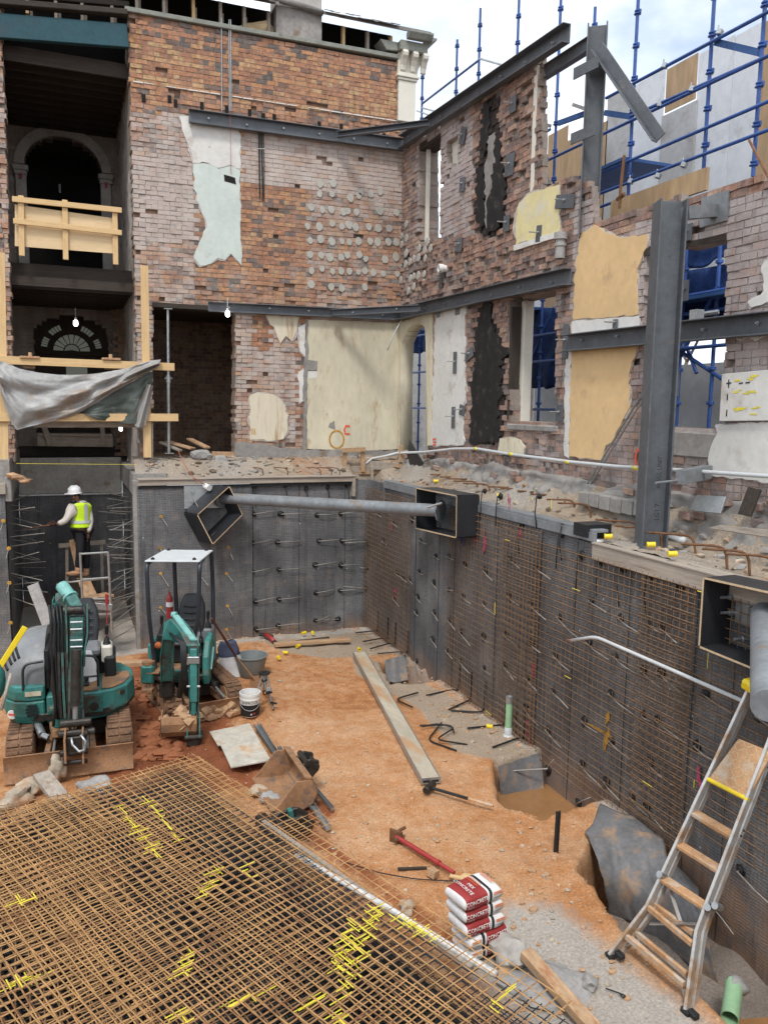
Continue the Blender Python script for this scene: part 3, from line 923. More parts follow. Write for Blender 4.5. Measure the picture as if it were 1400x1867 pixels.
for (px, py, a, L) in [(718, 952, -.25, .6), (690, 935, -.3, .5), (752, 945, -.1, .5), (768, 985, -.1, .5), (795, 1014, 0, .5), (819, 1014, 0, .5), (848, 1028, -.4, .5), (886, 1040, -.7, .5), (700, 985, -.5, .4), (725, 1045, -.2, .5), (765, 1042, -.05, .4),
                        (735, 1052, -.2, .5), (748, 1055, -.35, .45), (792, 1062, -.5, .4), (819, 1075, .5, .4), (846, 1088, -.15, .55), (884, 1100, -.5, .6), (763, 1088, -.4, .4), (760, 1115, -.35, .3), (793, 1116, -.5, .5), (820, 1130, -.4, .6),
                        (842, 1152, -.5, .7), (882, 1162, 0, .5), (923, 1156, -.45, .6), (720, 1090, -.5, .6), (790, 1165, -.4, .5), (817, 1186, -.3, .5), (842, 1205, -.5, .6), (884, 1218, 0, .45), (921, 1212, -.5, .6), (761, 1205, -1.2, .4),
                        (931, 1018, -.4, .6), (978, 1033, -.4, .7), (930, 1087, -.4, .5), (970, 1102, -.55, .7), (1021, 1125, -.8, .8), (1079, 1096, -.2, .6), (1133, 1127, -.5, .6), (1185, 1137, -.3, .6), (1208, 1143, -.6, .5),
                        (922, 1214, -.5, .6), (970, 1173, -.2, .5), (1014, 1195, -.55, .6), (1074, 1171, -.45, .7), (1124, 1197, -.5, .6), (1174, 1222, -.6, .7), (1207, 1226, -.7, .6), (1288, 1265, -.3, .6), (1384, 1305, -.3, .5),
                        (963, 1235, -.6, .5), (1010, 1259, -.3, .7), (1115, 1264, -.5, .7), (1174, 1303, -.1, .3), (1200, 1312, -.3, .7), (1066, 1315, -.05, .5), (1116, 1350, -.4, .6), (1062, 1392, -.5, .7), (1106, 1425, -.5, .5), (1186, 1390, -.5, .6),
                        (1155, 1454, -.4, .5), (1180, 1470, -.5, .6), (1272, 1360, -.35, .5), (1000, 1330, -.55, .6), (1352, 1588, -.55, .7), (1305, 1650, -.6, .5), (1235, 1710, -.5, .5), (1390, 1820, -.6, .5), (1056, 1465, 2.1, .6), (1000, 1405, 3.2, .5), (940, 1305, -.6, .5), (960, 1290, -.7, .6)]:
    anchor(wallr, at(px, py, 0, XR), V(-1, 0, 0), V(0, -1, a * .36), L * .72)
for (px, py, key, w, h) in [(845, 980, 'spray_blue', .1, .12), (870, 960, 'spray_pink', .05, .3), (715, 960, 'spray_pink', .05, .1), (722, 1080, 'spray_pink', .07, .12), (885, 985, 'spray_pink', .05, .25), (975, 1225, 'spray_pink', .06, .14),
                            (964, 1335, 'spray_pink', .06, .18), (950, 960, 'spray_pink', .05, .18), (1108, 1340, 'spray_orange', .05, .3), (1095, 1330, 'spray_orange', .25, .04), (1275, 1420, 'spray_pink', .06, .12), (930, 925, 'spray_pink', .04, .2)]:
    p = at(px, py, 0, XR)
    b = MB()
    for k in range(7):
        q = p + V(-.018 - .001 * k, random.uniform(-w, w) * .8, random.uniform(-h, h) * .8)
        rr = [(math.cos(t) * random.uniform(.3, .8) * w * .8, math.sin(t) * random.uniform(.3, .8) * h * .6) for t in [i * .7 for i in range(9)]]
        b.add([q + V(0, u, v) for u, v in rr], [tuple(range(9))])
    b.build('paint_mark', M[key], wallr)
# ---------------------------------------------------------------- brickwork, brick by brick
BW, BH = .237, .09

def brickwork(axis, plane, u0, u1, z0, z1, inside, paint, nrm, thick, jit, lost=.01):
    """bricks on the plane coordinate[axis]=plane; inside(u,z) says where there is wall, paint(u,z) gives (tint shift, wash, dark, roughness)"""
    b = MB()
    th = thick if callable(thick) else (lambda u, z: thick)
    def P(u, z, n):
        return V(u, plane + nrm * n, z) if axis == 1 else V(plane + nrm * n, u, z)
    def cell(ua, ub, za, zb, na, nb, at_, wob=0):
        o = len(b.v)
        for u in (ua, ub):
            for n in (na, nb):
                for z in (za, zb):
                    k = wob if n == na else 0
                    b.v.append(P(u + random.uniform(-k, k), z + random.uniform(-k, k) * .6, n + random.uniform(-k, k) * .5)); b.a.append(at_)
        b.f.extend(tuple(i + o for i in f) for f in BOXF); b.m.extend([0] * 6)
    rows = int((z1 - z0) / BH)
    cols = int((u1 - u0) / BW) + 2
    for r in range(rows):
        zr = z0 + r * BH
        header = r % 2 == 1
        w = BW * .5 if (header and r % 4 == 1) else BW
        n = int((u1 - u0) / w) + 2
        off = (r % 2) * .5 * BW + random.uniform(-.015, .015)
        for c in range(n):
            u = u0 - BW + off + c * w
            z = zr + .014 * nz(u * .45, zr * .6, 11) + .006 * nz(u * 1.7, zr * 3, 4)
            cz = z + BH / 2
            ok = [inside(u + w * (k + .5) / 6, cz) for k in range(6)]
            if not any(ok):
                continue
            ua, ub = u, u + w
            if not all(ok):
                k0, k1 = ok.index(True), 6 - ok[::-1].index(True)
                ua, ub = u + w * k0 / 6 + random.uniform(-.012, .012), u + w * k1 / 6 + random.uniform(-.012, .012)
                if k1 - k0 < 2 and random.random() < .6: continue
            cu = (ua + ub) / 2
            edge = not all(ok) or not (inside(cu - w * 1.1, cz) and inside(cu + w * 1.1, cz) and inside(cu, cz + BH * 1.2) and inside(cu, cz - BH * 1.2))
            sh, wash, dark, rg = paint(cu, cz)
            rnd = max(0, min(1, random.random() + sh))
            wv = max(0, min(1.15, wash + random.uniform(-.08, .08)))
            gone = random.random() < lost * (1 + 5 * rg)
            pr = random.uniform(-.004, .005) + (random.uniform(-jit, jit * .6) * rg)
            if edge: pr += random.uniform(-.012, .012)
            g = .0075
            if not gone:
                cell(ua + g, ub - g, z + g * .8 + random.uniform(-.002, .002), z + BH - g * .8, pr + .0, -.1, (rnd, wv, dark, 0), .005)
            if edge or gone:
                cell(ua - .001, ub + .001, z - .001, z + BH + .001, -.085 if gone else -.012 + min(0, pr), -th(cu, cz), (rnd * .6, wv * .6, dark, .3 if gone else .7))
            else:
                cell(u - .001, u + w + .001, z - .001, z + BH + .001, -.009 + random.uniform(-.002, .003) + min(0, pr), -th(cu, cz), (rnd, wv * .92, dark, 1))
    return b

# -------- back wall
JL = lambda py: 233 + (py - 30) * 22 / 800
LL = lambda py: 3 + py * 25 / 830

def back_inside(u, z):
    if u > (7.52 if z > 7.42 else 7.3) or z < .42: return False
    px, py = pix((u, YW, z))
    if px < 233 + (py - 30) * .02:
        if not (px < LL(py)): return False
    elif px < JL(py): return False
    if py < 24 + (px - 232) * .172: return False
    if px > 724 and py < 222: return False
    if 279 < px < 429 and 559 + (px - 285) * .03 < py < 838: return False
    return True

def back_paint(u, z):
    px, py = pix((u, YW, z))
    course = 148 + (px - 243) * .1506
    top = 22 + (px - 232) * .172
    sh, wash, dark, rg = 0, .1, 0, .15
    if py < course:
        sh = .14; wash = .08
        if py < top + 22: dark = .42; sh = -.2; wash = .2
        elif py < top + 45 or nz(u * .8, z * .8, 5) > .28: sh = -.08; dark = .2
    elif py < 185 + (px - 243) * .16:
        sh = -.02; wash = .25; rg = .5
    elif px < 360 and py < 560:
        wash = .74 if py < 285 else .95
        sh = -.05
        if py > 440: wash = .64
        if py < 205: wash = .45
        rg = .5
    elif py < 560:
        wash = .3 + .1 * nz(u, z)
        sh = -.1
        if px > 440:
            k = 236 + (px - 440) * .13
            if py < k + 95: wash = .84; sh = .05
            elif px < 560: wash = .3; sh = 0
            elif py < 400: wash = .66
            else: wash = .56
        if px < 560 and py > 490: wash = .45
        if py > 520: dark = .25; rg = 1.0
    else:
        wash = .72; sh = -.05; rg = .5
        if 545 < px < 560: wash = .1; dark = .2; sh = -.3
        if py > 800: dark = .2; wash = .5
        if 462 < px < 490 and py < 640: wash = .05; dark = .15
    if px < 30: wash = .6; rg = 1
    wash += .12 * nz(u * .9, z * .9, 2)
    return sh, wash, dark, rg

backw = thing('brick_wall', 'tall orange brick back wall with patches of mint and cream plaster', 'wall', (4, YW, .4))
bb = brickwork(1, YW, -2.6, 7.55, .42, 9.4, back_inside, back_paint, -1, .42, .03, .006)
bb.build('brickwork', M['brick'], backw, attr=True)

def patch(parent, pts, key, name, plane=YW, axis=1, nrm=-1, th=.022, amp=2.2, step=9, lift=.0, label=None):
    pts = rough(pts, amp, step)
    n = V(0, nrm, 0) if axis == 1 else V(nrm, 0, 0)
    b = MB()
    b.prism([at(px, py, axis, plane) + n * (th + lift) for px, py in pts], -n * (th + .012))
    if amp >= 2 and key.startswith('plaster'):
        cx, cy = sum(p[0] for p in pts) / len(pts), sum(p[1] for p in pts) / len(pts)
        l = MB()
        q = []
        for x, y in pts:
            d = math.hypot(x - cx, y - cy) + 1e-6; k = random.uniform(-.5, 6.5) * (.6 + nz(x * .06, y * .06, 3))
            q.append((x + (x - cx) / d * k, y + (y - cy) / d * k))
        l.prism([at(px, py, axis, plane) + n * (th * .55 + lift) for px, py in q], -n * (th * .5 + .012))
        l.build('broken_edge', M['lip'], parent)
    return tag(b.build(name, M[key], parent), label)

patch(backw, [(327, 212), (344, 211), (432, 233), (438, 246), (437, 308), (420, 300), (398, 306), (380, 297), (352, 296), (350, 280), (336, 246)], 'plaster_white', 'plaster', label='white plaster at the top of the torn patch')
patch(backw, [(353, 298), (380, 299), (398, 308), (420, 302), (437, 310), (440, 484), (428, 470), (421, 462), (410, 474), (397, 470), (385, 480), (365, 484), (354, 470), (364, 440), (377, 414), (366, 380), (354, 345)], 'plaster_mint', 'plaster', th=.02, label='pale mint plaster of the torn patch')
patch(backw, [(408, 318), (428, 324), (430, 336), (409, 330)], 'shade_black', 'niche_shade', lift=.024, th=.004, amp=.4)  # flat dark patch standing in for shade in a niche
patch(backw, [(560, 583), (726, 588), (727, 818), (640, 822), (559, 818), (559, 690), (577, 688), (577, 658), (560, 656)], 'plaster_cream', 'plaster', amp=1, step=14, label='big stained cream plaster panel')
patch(backw, [(484, 574), (545, 578), (541, 600), (532, 622), (521, 612), (511, 625), (503, 605)], 'plaster_cream2', 'plaster', label='cream scrap under the beam')
patch(backw, [(455, 722), (470, 715), (495, 718), (512, 730), (525, 757), (524, 785), (516, 800), (500, 803), (456, 801)], 'plaster_cream2', 'plaster', label='rounded cream patch with brown runs')
patch(backw, [(543, 597), (557, 590), (556, 650), (547, 640)], 'plaster_white', 'plaster')
patch(backw, [(544, 678), (556, 672), (554, 730), (545, 735)], 'plaster_white', 'plaster')
patch(backw, [(561, 676), (577, 676), (578, 692), (561, 692)], 'plaster_white', 'plaster', lift=.004, th=.014)
patch(backw, [(557, 583), (561, 583), (561, 656), (578, 658), (577, 675), (560, 675), (558, 820), (552, 820), (553, 700)], 'render', 'cement_edge', th=.03)
patch(backw, [(600, 772), (609, 767), (611, 784), (598, 779)], 'render', 'chipped_hole', lift=.022, th=.003)
patch(backw, [(430, 805), (560, 820), (728, 822), (730, 838), (560, 838), (430, 838)], 'render', 'cement_base', th=.05, amp=3)

def wall_stroke(parent, pts, key, r, plane=YW, axis=1, nrm=-1, lift=.03):
    """a line of marker spray as a thin flat strip on the wall"""
    b = MB()
    n = V(0, nrm, 0) if axis == 1 else V(nrm, 0, 0)
    P3 = [at(px, py, axis, plane) + n * lift for px, py in pts]
    L, Q = [], []
    for i, p in enumerate(P3):
        d = (P3[min(i + 1, len(P3) - 1)] - P3[max(i - 1, 0)]).normalized()
        s = d.cross(n)
        L.append(p + s * r); Q.append(p - s * r)
    m = len(P3)
    b.add(L + Q, [(i, i + 1, m + i + 1, m + i) for i in range(m - 1)])
    return b.build('spray_mark', M[key], parent)

wall_stroke(backw, [(613 + 13 * math.cos(t), 801 + 16 * math.sin(t)) for t in [k * .35 for k in range(19)]], 'spray_orange', .018)
wall_stroke(backw, [(637, 777), (630, 776), (627, 783), (629, 791), (637, 791)], 'spray_red', .022)
for k in range(3): wall_stroke(backw, [(457 + k * 3, 781), (459 + k * 3, 792)], 'spray_orange', .008, lift=.027)

for py, cols in ((336, (586, 606)), (357, (584, 605, 623, 638, 654)), (383, (566, 586, 603, 624, 636, 651, 674, 693, 710, 725)), (412, (561, 583, 603, 624, 634, 651, 674, 692, 711)),
                 (439, (565, 585, 605, 626, 637, 651, 672, 690, 706, 723)), (467, (563, 586, 604, 623, 636, 653, 669, 687, 704, 724)), (495, (566, 586, 607, 622, 635, 653, 667, 682, 701, 724)), (524, (565, 603, 624, 665, 722)), (350, (655, 677, 694))):
    for px in cols:
        if random.random() < .08: continue
        p = at(px + random.uniform(-3, 3), py + (px - 640) * .035 + random.uniform(-3.5, 3.5), 1, YW)
        b = MB(); s = random.uniform(.06, .088)
        n_ = 9; ph = random.random() * 6
        ring = [(s * (1 + random.uniform(-.12, .16)) * math.cos(ph + k * 2 * math.pi / n_), s * 1.12 * (1 + random.uniform(-.12, .16)) * math.sin(ph + k * 2 * math.pi / n_)) for k in range(n_)]
        vs = [p + V(a, -.006, c) for a, c in ring] + [p + V(a * .93, -.02, c * .93) for a, c in ring]
        b.add(vs, [(k, (k + 1) % n_, n_ + (k + 1) % n_, n_ + k) for k in range(n_)] + [tuple(range(n_, 2 * n_))])
        b.build('putty_dab', M['dab'], backw)

# mortar line, conduits and cables on the upper wall
b = MB()
for k in range(24):
    x0 = 243 + k * 20
    if nz(k * .7, 3) < -.25: continue
    p, q = at(x0, 148 + (x0 - 243) * .1506, 1, YW), at(x0 + 18, 148 + (x0 - 225) * .1506, 1, YW)
    b.plank(p + V(0, -.01, 0), q + V(0, -.01, 0), .03, .012 + .012 * random.random(), (0, 0, 1))
b.build('old_ledge_line', M['plaster_white'], backw)
b = MB()
for x0, y0, x1, y1 in ((403, 33, 404, 203), (417, 36, 418, 203), (420, 36, 421, 203)):
    b.bar(at(x0, y0, 1, YW) + V(0, -.03, 0), at(x1, y1, 1, YW) + V(0, -.03, 0), .011, 6)
b.build('conduit', M['galv'], backw)
b = MB()
for k in range(5):
    p, q = at(471 + k * 2.2, 240, 1, YW), at(473 + k * 2.0 + random.uniform(-2, 2), 355 + random.uniform(0, 18), 1, YW)
    b.tube([p + V(0, -.02, 0), (p + q) / 2 + V(random.uniform(-.01, .01), -.03, 0), q + V(0, -.025, 0)], .008, 5)
b.build('hanging_cable', M['black'], backw)
b = MB(); b.bar(at(468, 272, 1, YW) + V(0, -.05, 0), at(482, 272, 1, YW) + V(0, -.05, 0), .012, 6); b.build('cable_clip', M['galv'], backw)
b = MB(); b.tube([at(417, 205, 1, YW) + V(0, -.15, 0), at(420, 312, 1, YW) + V(0, -.05, 0), at(421, 318, 1, YW) + V(0, -.04, 0)], .005, 4); b.build('hanging_cable', M['copper'], backw)
for px, py in ((262, 178), (309, 180), (320, 187), (368, 192), (413, 198), (455, 205), (480, 212), (500, 214), (582, 227), (622, 233), (700, 248)):
    b = MB(); p = at(px, py, 1, YW); b.box(p + V(0, .02, 0), (.07, .06, .14)); b.build('joist_pocket_shade', M['shade_black'], backw)  # dark block in the wall face, painted shade of a pocket

# pale corner pilaster with its scrolled bracket capital
pil = thing('corner_pilaster', 'cream corner pilaster with scrolled brackets under the eave', 'pilaster', at(745, 222, 1, YW))
pa, pb = at(724, 220, 1, YW), at(755, 128, 1, YW)
zb = at(738, 148, 1, YW).z; zt2 = at(738, 108, 1, YW).z
b = MB(); b.span((pa.x, YW - .06, pa.z), (pb.x + .02, YW + .3, zb)); b.build('shaft', M['plaster_white_trim'], pil, bevel=.01)
b = MB()
for k, (w, h) in enumerate(((.03, .05), (.06, .06), (.03, .05))):
    b.span((pa.x - w, YW - .06 - w, zb + .002 + k * .056), (pb.x + .02 + w, YW + .3, zb + .05 + k * .056 + .004))
b.build('moulding', M['plaster_white_trim'], pil, bevel=.008)
for k in range(3):
    b = MB()
    x = pa.x + .02 + k * .24
    prof = [(0, 0), (.05, .02), (.07, .12), (.13, .22), (.2, .27), (.22, .34), (.17, .4), (0, .42)]
    b.prism([V(x, YW - .06 - a, zb + .17 + c) for a, c in prof], V(.12, 0, 0))
    b.build('scroll_bracket', M['plaster_white_trim'], pil, bevel=.012)
b = MB()
b.prism([V(pb.x + .02 + a, YW - .06, zb + .17 + c) for a, c in [(0, 0), (.04, .02), (.06, .12), (.12, .22), (.19, .27), (.21, .34), (.16, .4), (0, .42)]], V(0, .14, 0))
b.build('scroll_bracket', M['plaster_white_trim'], pil, bevel=.012)
b = MB(); b.span((pa.x - .02, YW - .055, zb + .17), (pb.x + .019, YW + .3, zb + .62)); b.build('frieze', M['plaster_white_trim'], pil)

# roof over the back wall
roof = thing('old_roof', 'stripped eave with bare rafters, slate edge and pale stone chimney', 'roof', at(480, 60, 1, YW))
e0, e1 = at(232, 20, 1, YW), at(722, 106, 1, YW)
dz = (e1.z - e0.z) / (e1.x - e0.x)
def ev(x): return e0.z + (x - e0.x) * dz
b = MB()
b.prism([V(e0.x - .05, YW - .07, ev(e0.x) - .02), V(e1.x + .05, YW - .07, ev(e1.x) - .02), V(e1.x + .05, YW - .07, ev(e1.x) + .07), V(e0.x - .05, YW - .07, ev(e0.x) + .07)], V(0, .3, 0))
b.build('wall_plate', M['eave'], roof, bevel=.01)
ch0, ch1 = at(505, 60, 1, YW).x, at(586, 60, 1, YW).x
ztop = ev(4) + .55
b = MB()
b.prism([V(-3, YW - .18, ztop - .06), V(ch0, YW - .18, ztop), V(ch0, YW - .18, ztop + .07), V(-3, YW - .18, ztop + .01)], V(0, 4, 1.9))
b.prism([V(ch1, YW - .18, ztop), V(7.45, YW - .18, ztop + .02), V(7.45, YW - .18, ztop + .09), V(ch1, YW - .18, ztop + .07)], V(0, 4, 1.9))
b.prism([V(7.45, YW - .18, ztop + .02), V(7.75, YW - .18, ztop + .0), V(7.75, YW - .18, ztop + .09), V(7.45, YW - .18, ztop + .09)], V(-.8, 4, 1.9))
b.build('slate_slope', M['roof'], roof)
for k in range(60):
    x = -1.5 + k * .15
    if ch0 - .05 < x < ch1 + .05 or x > 7.0: continue
    b = MB()
    b.box(V(x, YW - .22 + random.uniform(0, .06), ztop + .06 + .01 * (x - 4) + random.uniform(-.01, .02)), (.15, .2, .015), Euler((RAD(25), random.uniform(-.06, .06), 0)).to_matrix())
    b.build('edge_slate', M['roof'], roof)
xk = -1.4
while xk < 7.0:
    if not (ch0 - .1 < xk < ch1 + .1):
        b = MB(); z = ev(xk) + .07 if xk > 1.2 else ev(1.2) - .3
        b.prism([V(xk, YW + .12, z), V(xk, YW + .12, ztop - .02), V(xk, YW + .24, ztop + .05), V(xk, YW + .24, z)], V(.055, 0, 0))
        b.build('rafter', M['pine' if random.random() < .6 else 'timber_grey'], roof)
        b = MB(); b.span((xk + .07, YW + .3, z), (xk + .12, YW + .34, ztop - .08 - random.random() * .1)); b.build('rafter_stub', M['timber_grey'], roof)
    xk += .52 + random.uniform(-.06, .06)
b = MB(); b.span((e0.x - 2.6, YW + 1.0, 8.2), (7.3, YW + 1.1, ztop + .4)); b.build('loft_back', M['shade_black'], roof)
b = MB(); b.span((ch0 - .02, YW - .02, ev(ch0) + .0), (ch1, YW + 1.2, ztop + .1))
b.build('chimney_base', M['render'], roof)
b = MB(); b.span((ch0 + .1, YW + .02, ztop + .1), (ch1 + .02, YW + 1.0, ztop + 3)); b.build('chimney', M['conc'], roof, bevel=.03)
b = MB(); b.tube([V(ch0 - .25, YW - .1, ztop + .16), V(ch0, YW - .12, ztop + .13), V((ch0 + ch1) / 2, YW - .1, ztop + .12), V(ch1, YW - .1, ztop + .06)], .06, 7); b.build('lead_flashing', M['roof'], roof, smooth=True)
b = MB(); b.blob(V(4.1, YW + .35, ev(4) + .2), (.35, .2, .14), 3, .4, 2); b.build('insulation', M['ply'], roof)
# boxed eave at the corner
b = MB()
xa = at(725, 90, 1, YW).x
b.prism([V(xa - .02, YW - .22, ev(7) + .12), V(xa + .62, YW - .22, ev(7) + .12), V(xa + .62, YW - .22, ev(7) + .32), V(xa - .02, YW - .22, ev(7) + .32)], V(0, 1.6, 0))
b.prism([V(xa - .3, YW - .1, ev(7) + .1), V(xa - .03, YW - .1, ev(7) + .12), V(xa - .03, YW - .1, ev(7) + .3), V(xa - .45, YW - .1, ev(7) + .3)], V(0, .4, 0))
b.build('boxed_eave', M['eave'], roof, bevel=.01)
b = MB(); b.section([(0, 0), (.12, .0), (.2, .1), (.2, .14), (0, .14)], V(xa + .1, YW - .24, ev(7) + .32), V(xa + .66, YW - .24, ev(7) + .325), (0, 0, 1)); b.section([(0, 0), (.02, .0), (.2, .1), (.2, .14), (0, .14)], V(xa + .63, YW - .24, ev(7) + .33), V(xa + .63, YW + 1.4, ev(7) + .33), (0, 0, 1))
b.build('gutter', M['eave'], roof, bevel=.006)

# -------- the hall seen through the tall opening
hall = thing('hall_interior', 'dark two storey hall seen through the tall opening at left', 'building', (.2, 19, 0))
for X, nr in ((1.45, -1), (-1.03, 1)):
    b = MB(); b.grid(lambda u, v: V(X + nr * (.03 * nz(u * 9, v * 16, X) + .02 * nz(u * 30, v * 50, X)), YW + .02 + (YA + 1.08 - YW) * u, .0 + 9 * v), 60, 130)
    b.build('side_wall', M['side_plaster'], hall, smooth=True)
zu = at(130, 476, 1, YW).z      # upper floor level
def arch_hole(cx, w, z0, zs, rise):
    def f(u, z):
        if abs(u - cx) > w: return False
        if z < z0: return False
        if z < zs: return True
        t = (u - cx) / w
        return z < zs + rise * math.sqrt(max(0, 1 - t * t))
    return f
YH = YA + 1.0
ua = [at(*p, 1, YH) for p in ((48, 400), (188, 400), (120, 250), (48, 300))]
h1 = arch_hole((ua[0].x + ua[1].x) / 2, (ua[1].x - ua[0].x) / 2, zu, ua[3].z, ua[2].z - ua[3].z)
la = [at(*p, 1, YH) for p in ((63, 640), (198, 640), (128, 575), (63, 610))]
h2 = arch_hole((la[0].x + la[1].x) / 2, (la[1].x - la[0].x) / 2, .9, la[3].z, la[2].z - la[3].z)
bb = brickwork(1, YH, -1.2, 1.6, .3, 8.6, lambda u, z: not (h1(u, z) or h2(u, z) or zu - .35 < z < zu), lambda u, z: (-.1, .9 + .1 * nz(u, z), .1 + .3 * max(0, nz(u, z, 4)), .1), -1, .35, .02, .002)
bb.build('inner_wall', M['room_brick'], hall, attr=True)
def archband(hc, w, zs, rise, dw, y, d):
    b = MB(); n = 16
    for k in range(n):
        ps = []
        for kk in (k, k + 1):
            t = math.pi - kk * math.pi / n
            ps.append((V(hc + w * math.cos(t), y, zs + rise * math.sin(t)), V(hc + (w + dw) * math.cos(t), y, zs + (rise + dw) * math.sin(t))))
        b.prism([ps[0][0], ps[0][1], ps[1][1], ps[1][0]], V(0, d, 0))
    return b
hc = (ua[0].x + ua[1].x) / 2; hw = (ua[1].x - ua[0].x) / 2
archband(hc, hw, ua[3].z, ua[2].z - ua[3].z, .22, YH - .09, .12).build('arch_moulding', M['conc'], hall)
for s in (-1, 1):
    b = MB(); x = hc + s * (hw + .08)
    b.box(V(x, YH - .08, ua[3].z - .1), (.34, .22, .12)); b.box(V(x, YH - .08, ua[3].z - .21), (.28, .18, .1)); b.box(V(x, YH - .06, (zu + ua[3].z) / 2 - .1), (.24, .12, ua[3].z - zu - .3))
    b.build('arch_pier', M['conc'], hall, bevel=.015)
    b = MB(); b.box(V(x, YH - .175, ua[3].z - .3), (.06, .01, .12)); b.build('paint_mark', M['spray_pink'], hall)
lc = (la[0].x + la[1].x) / 2; lw = (la[1].x - la[0].x) / 2
# doorway with leaded fanlight set behind the lower arch
yd = YH + .55
fan = MB(); glass = MB(); bars = MB()
zs = la[3].z - .02
cz = at(128, 640, 1, yd).z
fan.prism([V(lc - lw - .2, yd, .6), V(lc + lw + .2, yd, .6), V(lc + lw + .2, yd, zs + 1.2), V(lc - lw - .2, yd, zs + 1.2)], V(0, .08, 0))
fan.build('fanlight_frame', M['timber_dark'], hall)
R1 = .43
def fpt(r, t): return V(lc + r * math.cos(t), yd - .012, cz + r * .95 * math.sin(t))
for k in range(9):
    t0, t1 = math.pi * k / 9 + .03, math.pi * (k + 1) / 9 - .03
    glass.add([fpt(.2, t0), fpt(R1, t0), fpt(R1, (t0 + t1) / 2), fpt(R1, t1), fpt(.2, t1)], [(0, 1, 2, 3, 4)])
    glass.add([V(lc, yd - .012, cz + .03), fpt(.17, t0), fpt(.17, t1)], [(0, 1, 2)])
for t0, t1 in ((.15, .52), (.72, 1.2), (1.95, 2.42), (2.62, 3.0)):
    for q in range(4):
        a, c = t0 + (t1 - t0) * q / 4 + .012, t0 + (t1 - t0) * (q + 1) / 4 - .012
        glass.add([fpt(.58, a), fpt(.72, a), fpt(.72, c), fpt(.58, c)], [(0, 1, 2, 3)])
glass.build('leaded_glass', M['glass_glow'], hall)
b = MB(); b.span((lc - .8, yd - .02, cz - .1), (lc + .8, yd - .1, cz - .0)); b.build('transom', M['timber_dark'], hall)
b = MB(); b.add([V(lc - .15, yd - .01, cz - .6), V(lc + .35, yd - .01, cz - .6), V(lc + .35, yd - .01, cz - .2), V(lc - .15, yd - .01, cz - .2)], [(0, 1, 2, 3)]); b.build('window_pane', M['glass_glow'], hall)
b = MB(); b.span((-1.0, YH - 3.7, zu - .3), (1.42, YH + 3, zu - .02)); b.build('upper_floor', M['timber_dark'], hall)
for k in range(9):
    b = MB(); y = YW + .25 + k * .45; b.span((-1.0, y, zu - .48), (1.42, y + .06, zu - .302)); b.build('floor_joist', M['timber_dark'], hall)
zc_ = at(100, 80, 1, YW).z
for k in range(10):
    b = MB(); y = YW + .3 + k * .42; b.span((-1.0, y, zc_ - .3), (1.42, y + .06, zc_ - .05)); b.build('ceiling_joist', M['timber_dark'], hall)
b = MB(); b.span((-1.1, YW + .5, zc_ - .04), (1.5, YH + 3, zc_ + .05)); b.build('ceiling_boards', M['timber_dark'], hall)
b = MB(); b.span((-2, YH + 3, 0), (2.5, YH + 3.1, 9)); b.span((-2.0, YH + .36, 0), (-1.9, YH + 3, 9)); b.span((2.4, YH + .36, 0), (2.5, YH + 3, 9)); b.build('far_wall', M['shade_black'], hall)
b = MB(); b.span((-1.0, YH - .6, .3), (1.44, YH + 1.4, .62)); b.build('hall_floor', M['timber_dark'], hall)
# timbers across the hall threshold
for (xa, ya, xb, yb, w, y) in ((68, 803, 206, 805, .26, YA + .1), (70, 792, 205, 794, .06, YA + .06), (78, 770, 92, 812, .12, YA + .02), (186, 775, 189, 812, .1, YA + .04)):
    b = MB(); b.plank(at(xa, ya, 1, y), at(xb, yb, 1, y), .06 if w > .1 else .05, w, (0, 0, 1) if abs(xb - xa) > 40 else (1, 0, 0)); b.build('threshold_timber', M['timber_grey'], hall, bevel=.004)
b = MB(); b.span((-1.0, YA + .02, zc), (1.42, YA + .5, zc + .02)); b.build('opening_shade', M['shade_black'], hall)  # near-black sheet on the beam stands in for the opening's shade

def bulb_lamp(px, py, axis, val, label, parent_cable=True):
    p = at(px, py, axis, val)
    t = thing('work_lamp', label, 'lamp', p)
    b = MB(); b.lathe([(0, -.06), (.03, -.055), (.045, -.03), (.045, .03), (.03, .06), (0, .065)], 12, Matrix.Translation(p)); b.build('bulb', M['lamp'], t, smooth=True)
    b = MB(); b.bar(p + V(0, 0, .06), p + V(0, 0, .12), .022, 8); b.bar(p + V(0, 0, .14), p + V(0, 0, .32), .006, 5); b.build('holder', M['white_pvc'], t)
    return t
bulb_lamp(138, 589, 1, YW + 1.5, 'lit bulb hanging in the hall above the fanlight')
bulb_lamp(415, 572, 1, YW - .22, 'lit bulb at the top right corner of the room opening, under the beam end')
b = MB(); p = at(220, 779, 1, YW + .5); b.box(p, (.06, .06, .15)); tag(b.build('work_lamp', M['lamp'], bevel=.015), 'small lit lamp in the hall below the right end of the tarp', 'lamp')
b = MB(); p = at(109, 343, 1, YH - .3); b.box(p, (.05, .05, .2)); tag(b.build('light_tube', M['hood'], bevel=.01), 'unlit pale tube hanging inside the upper arch', 'lamp')

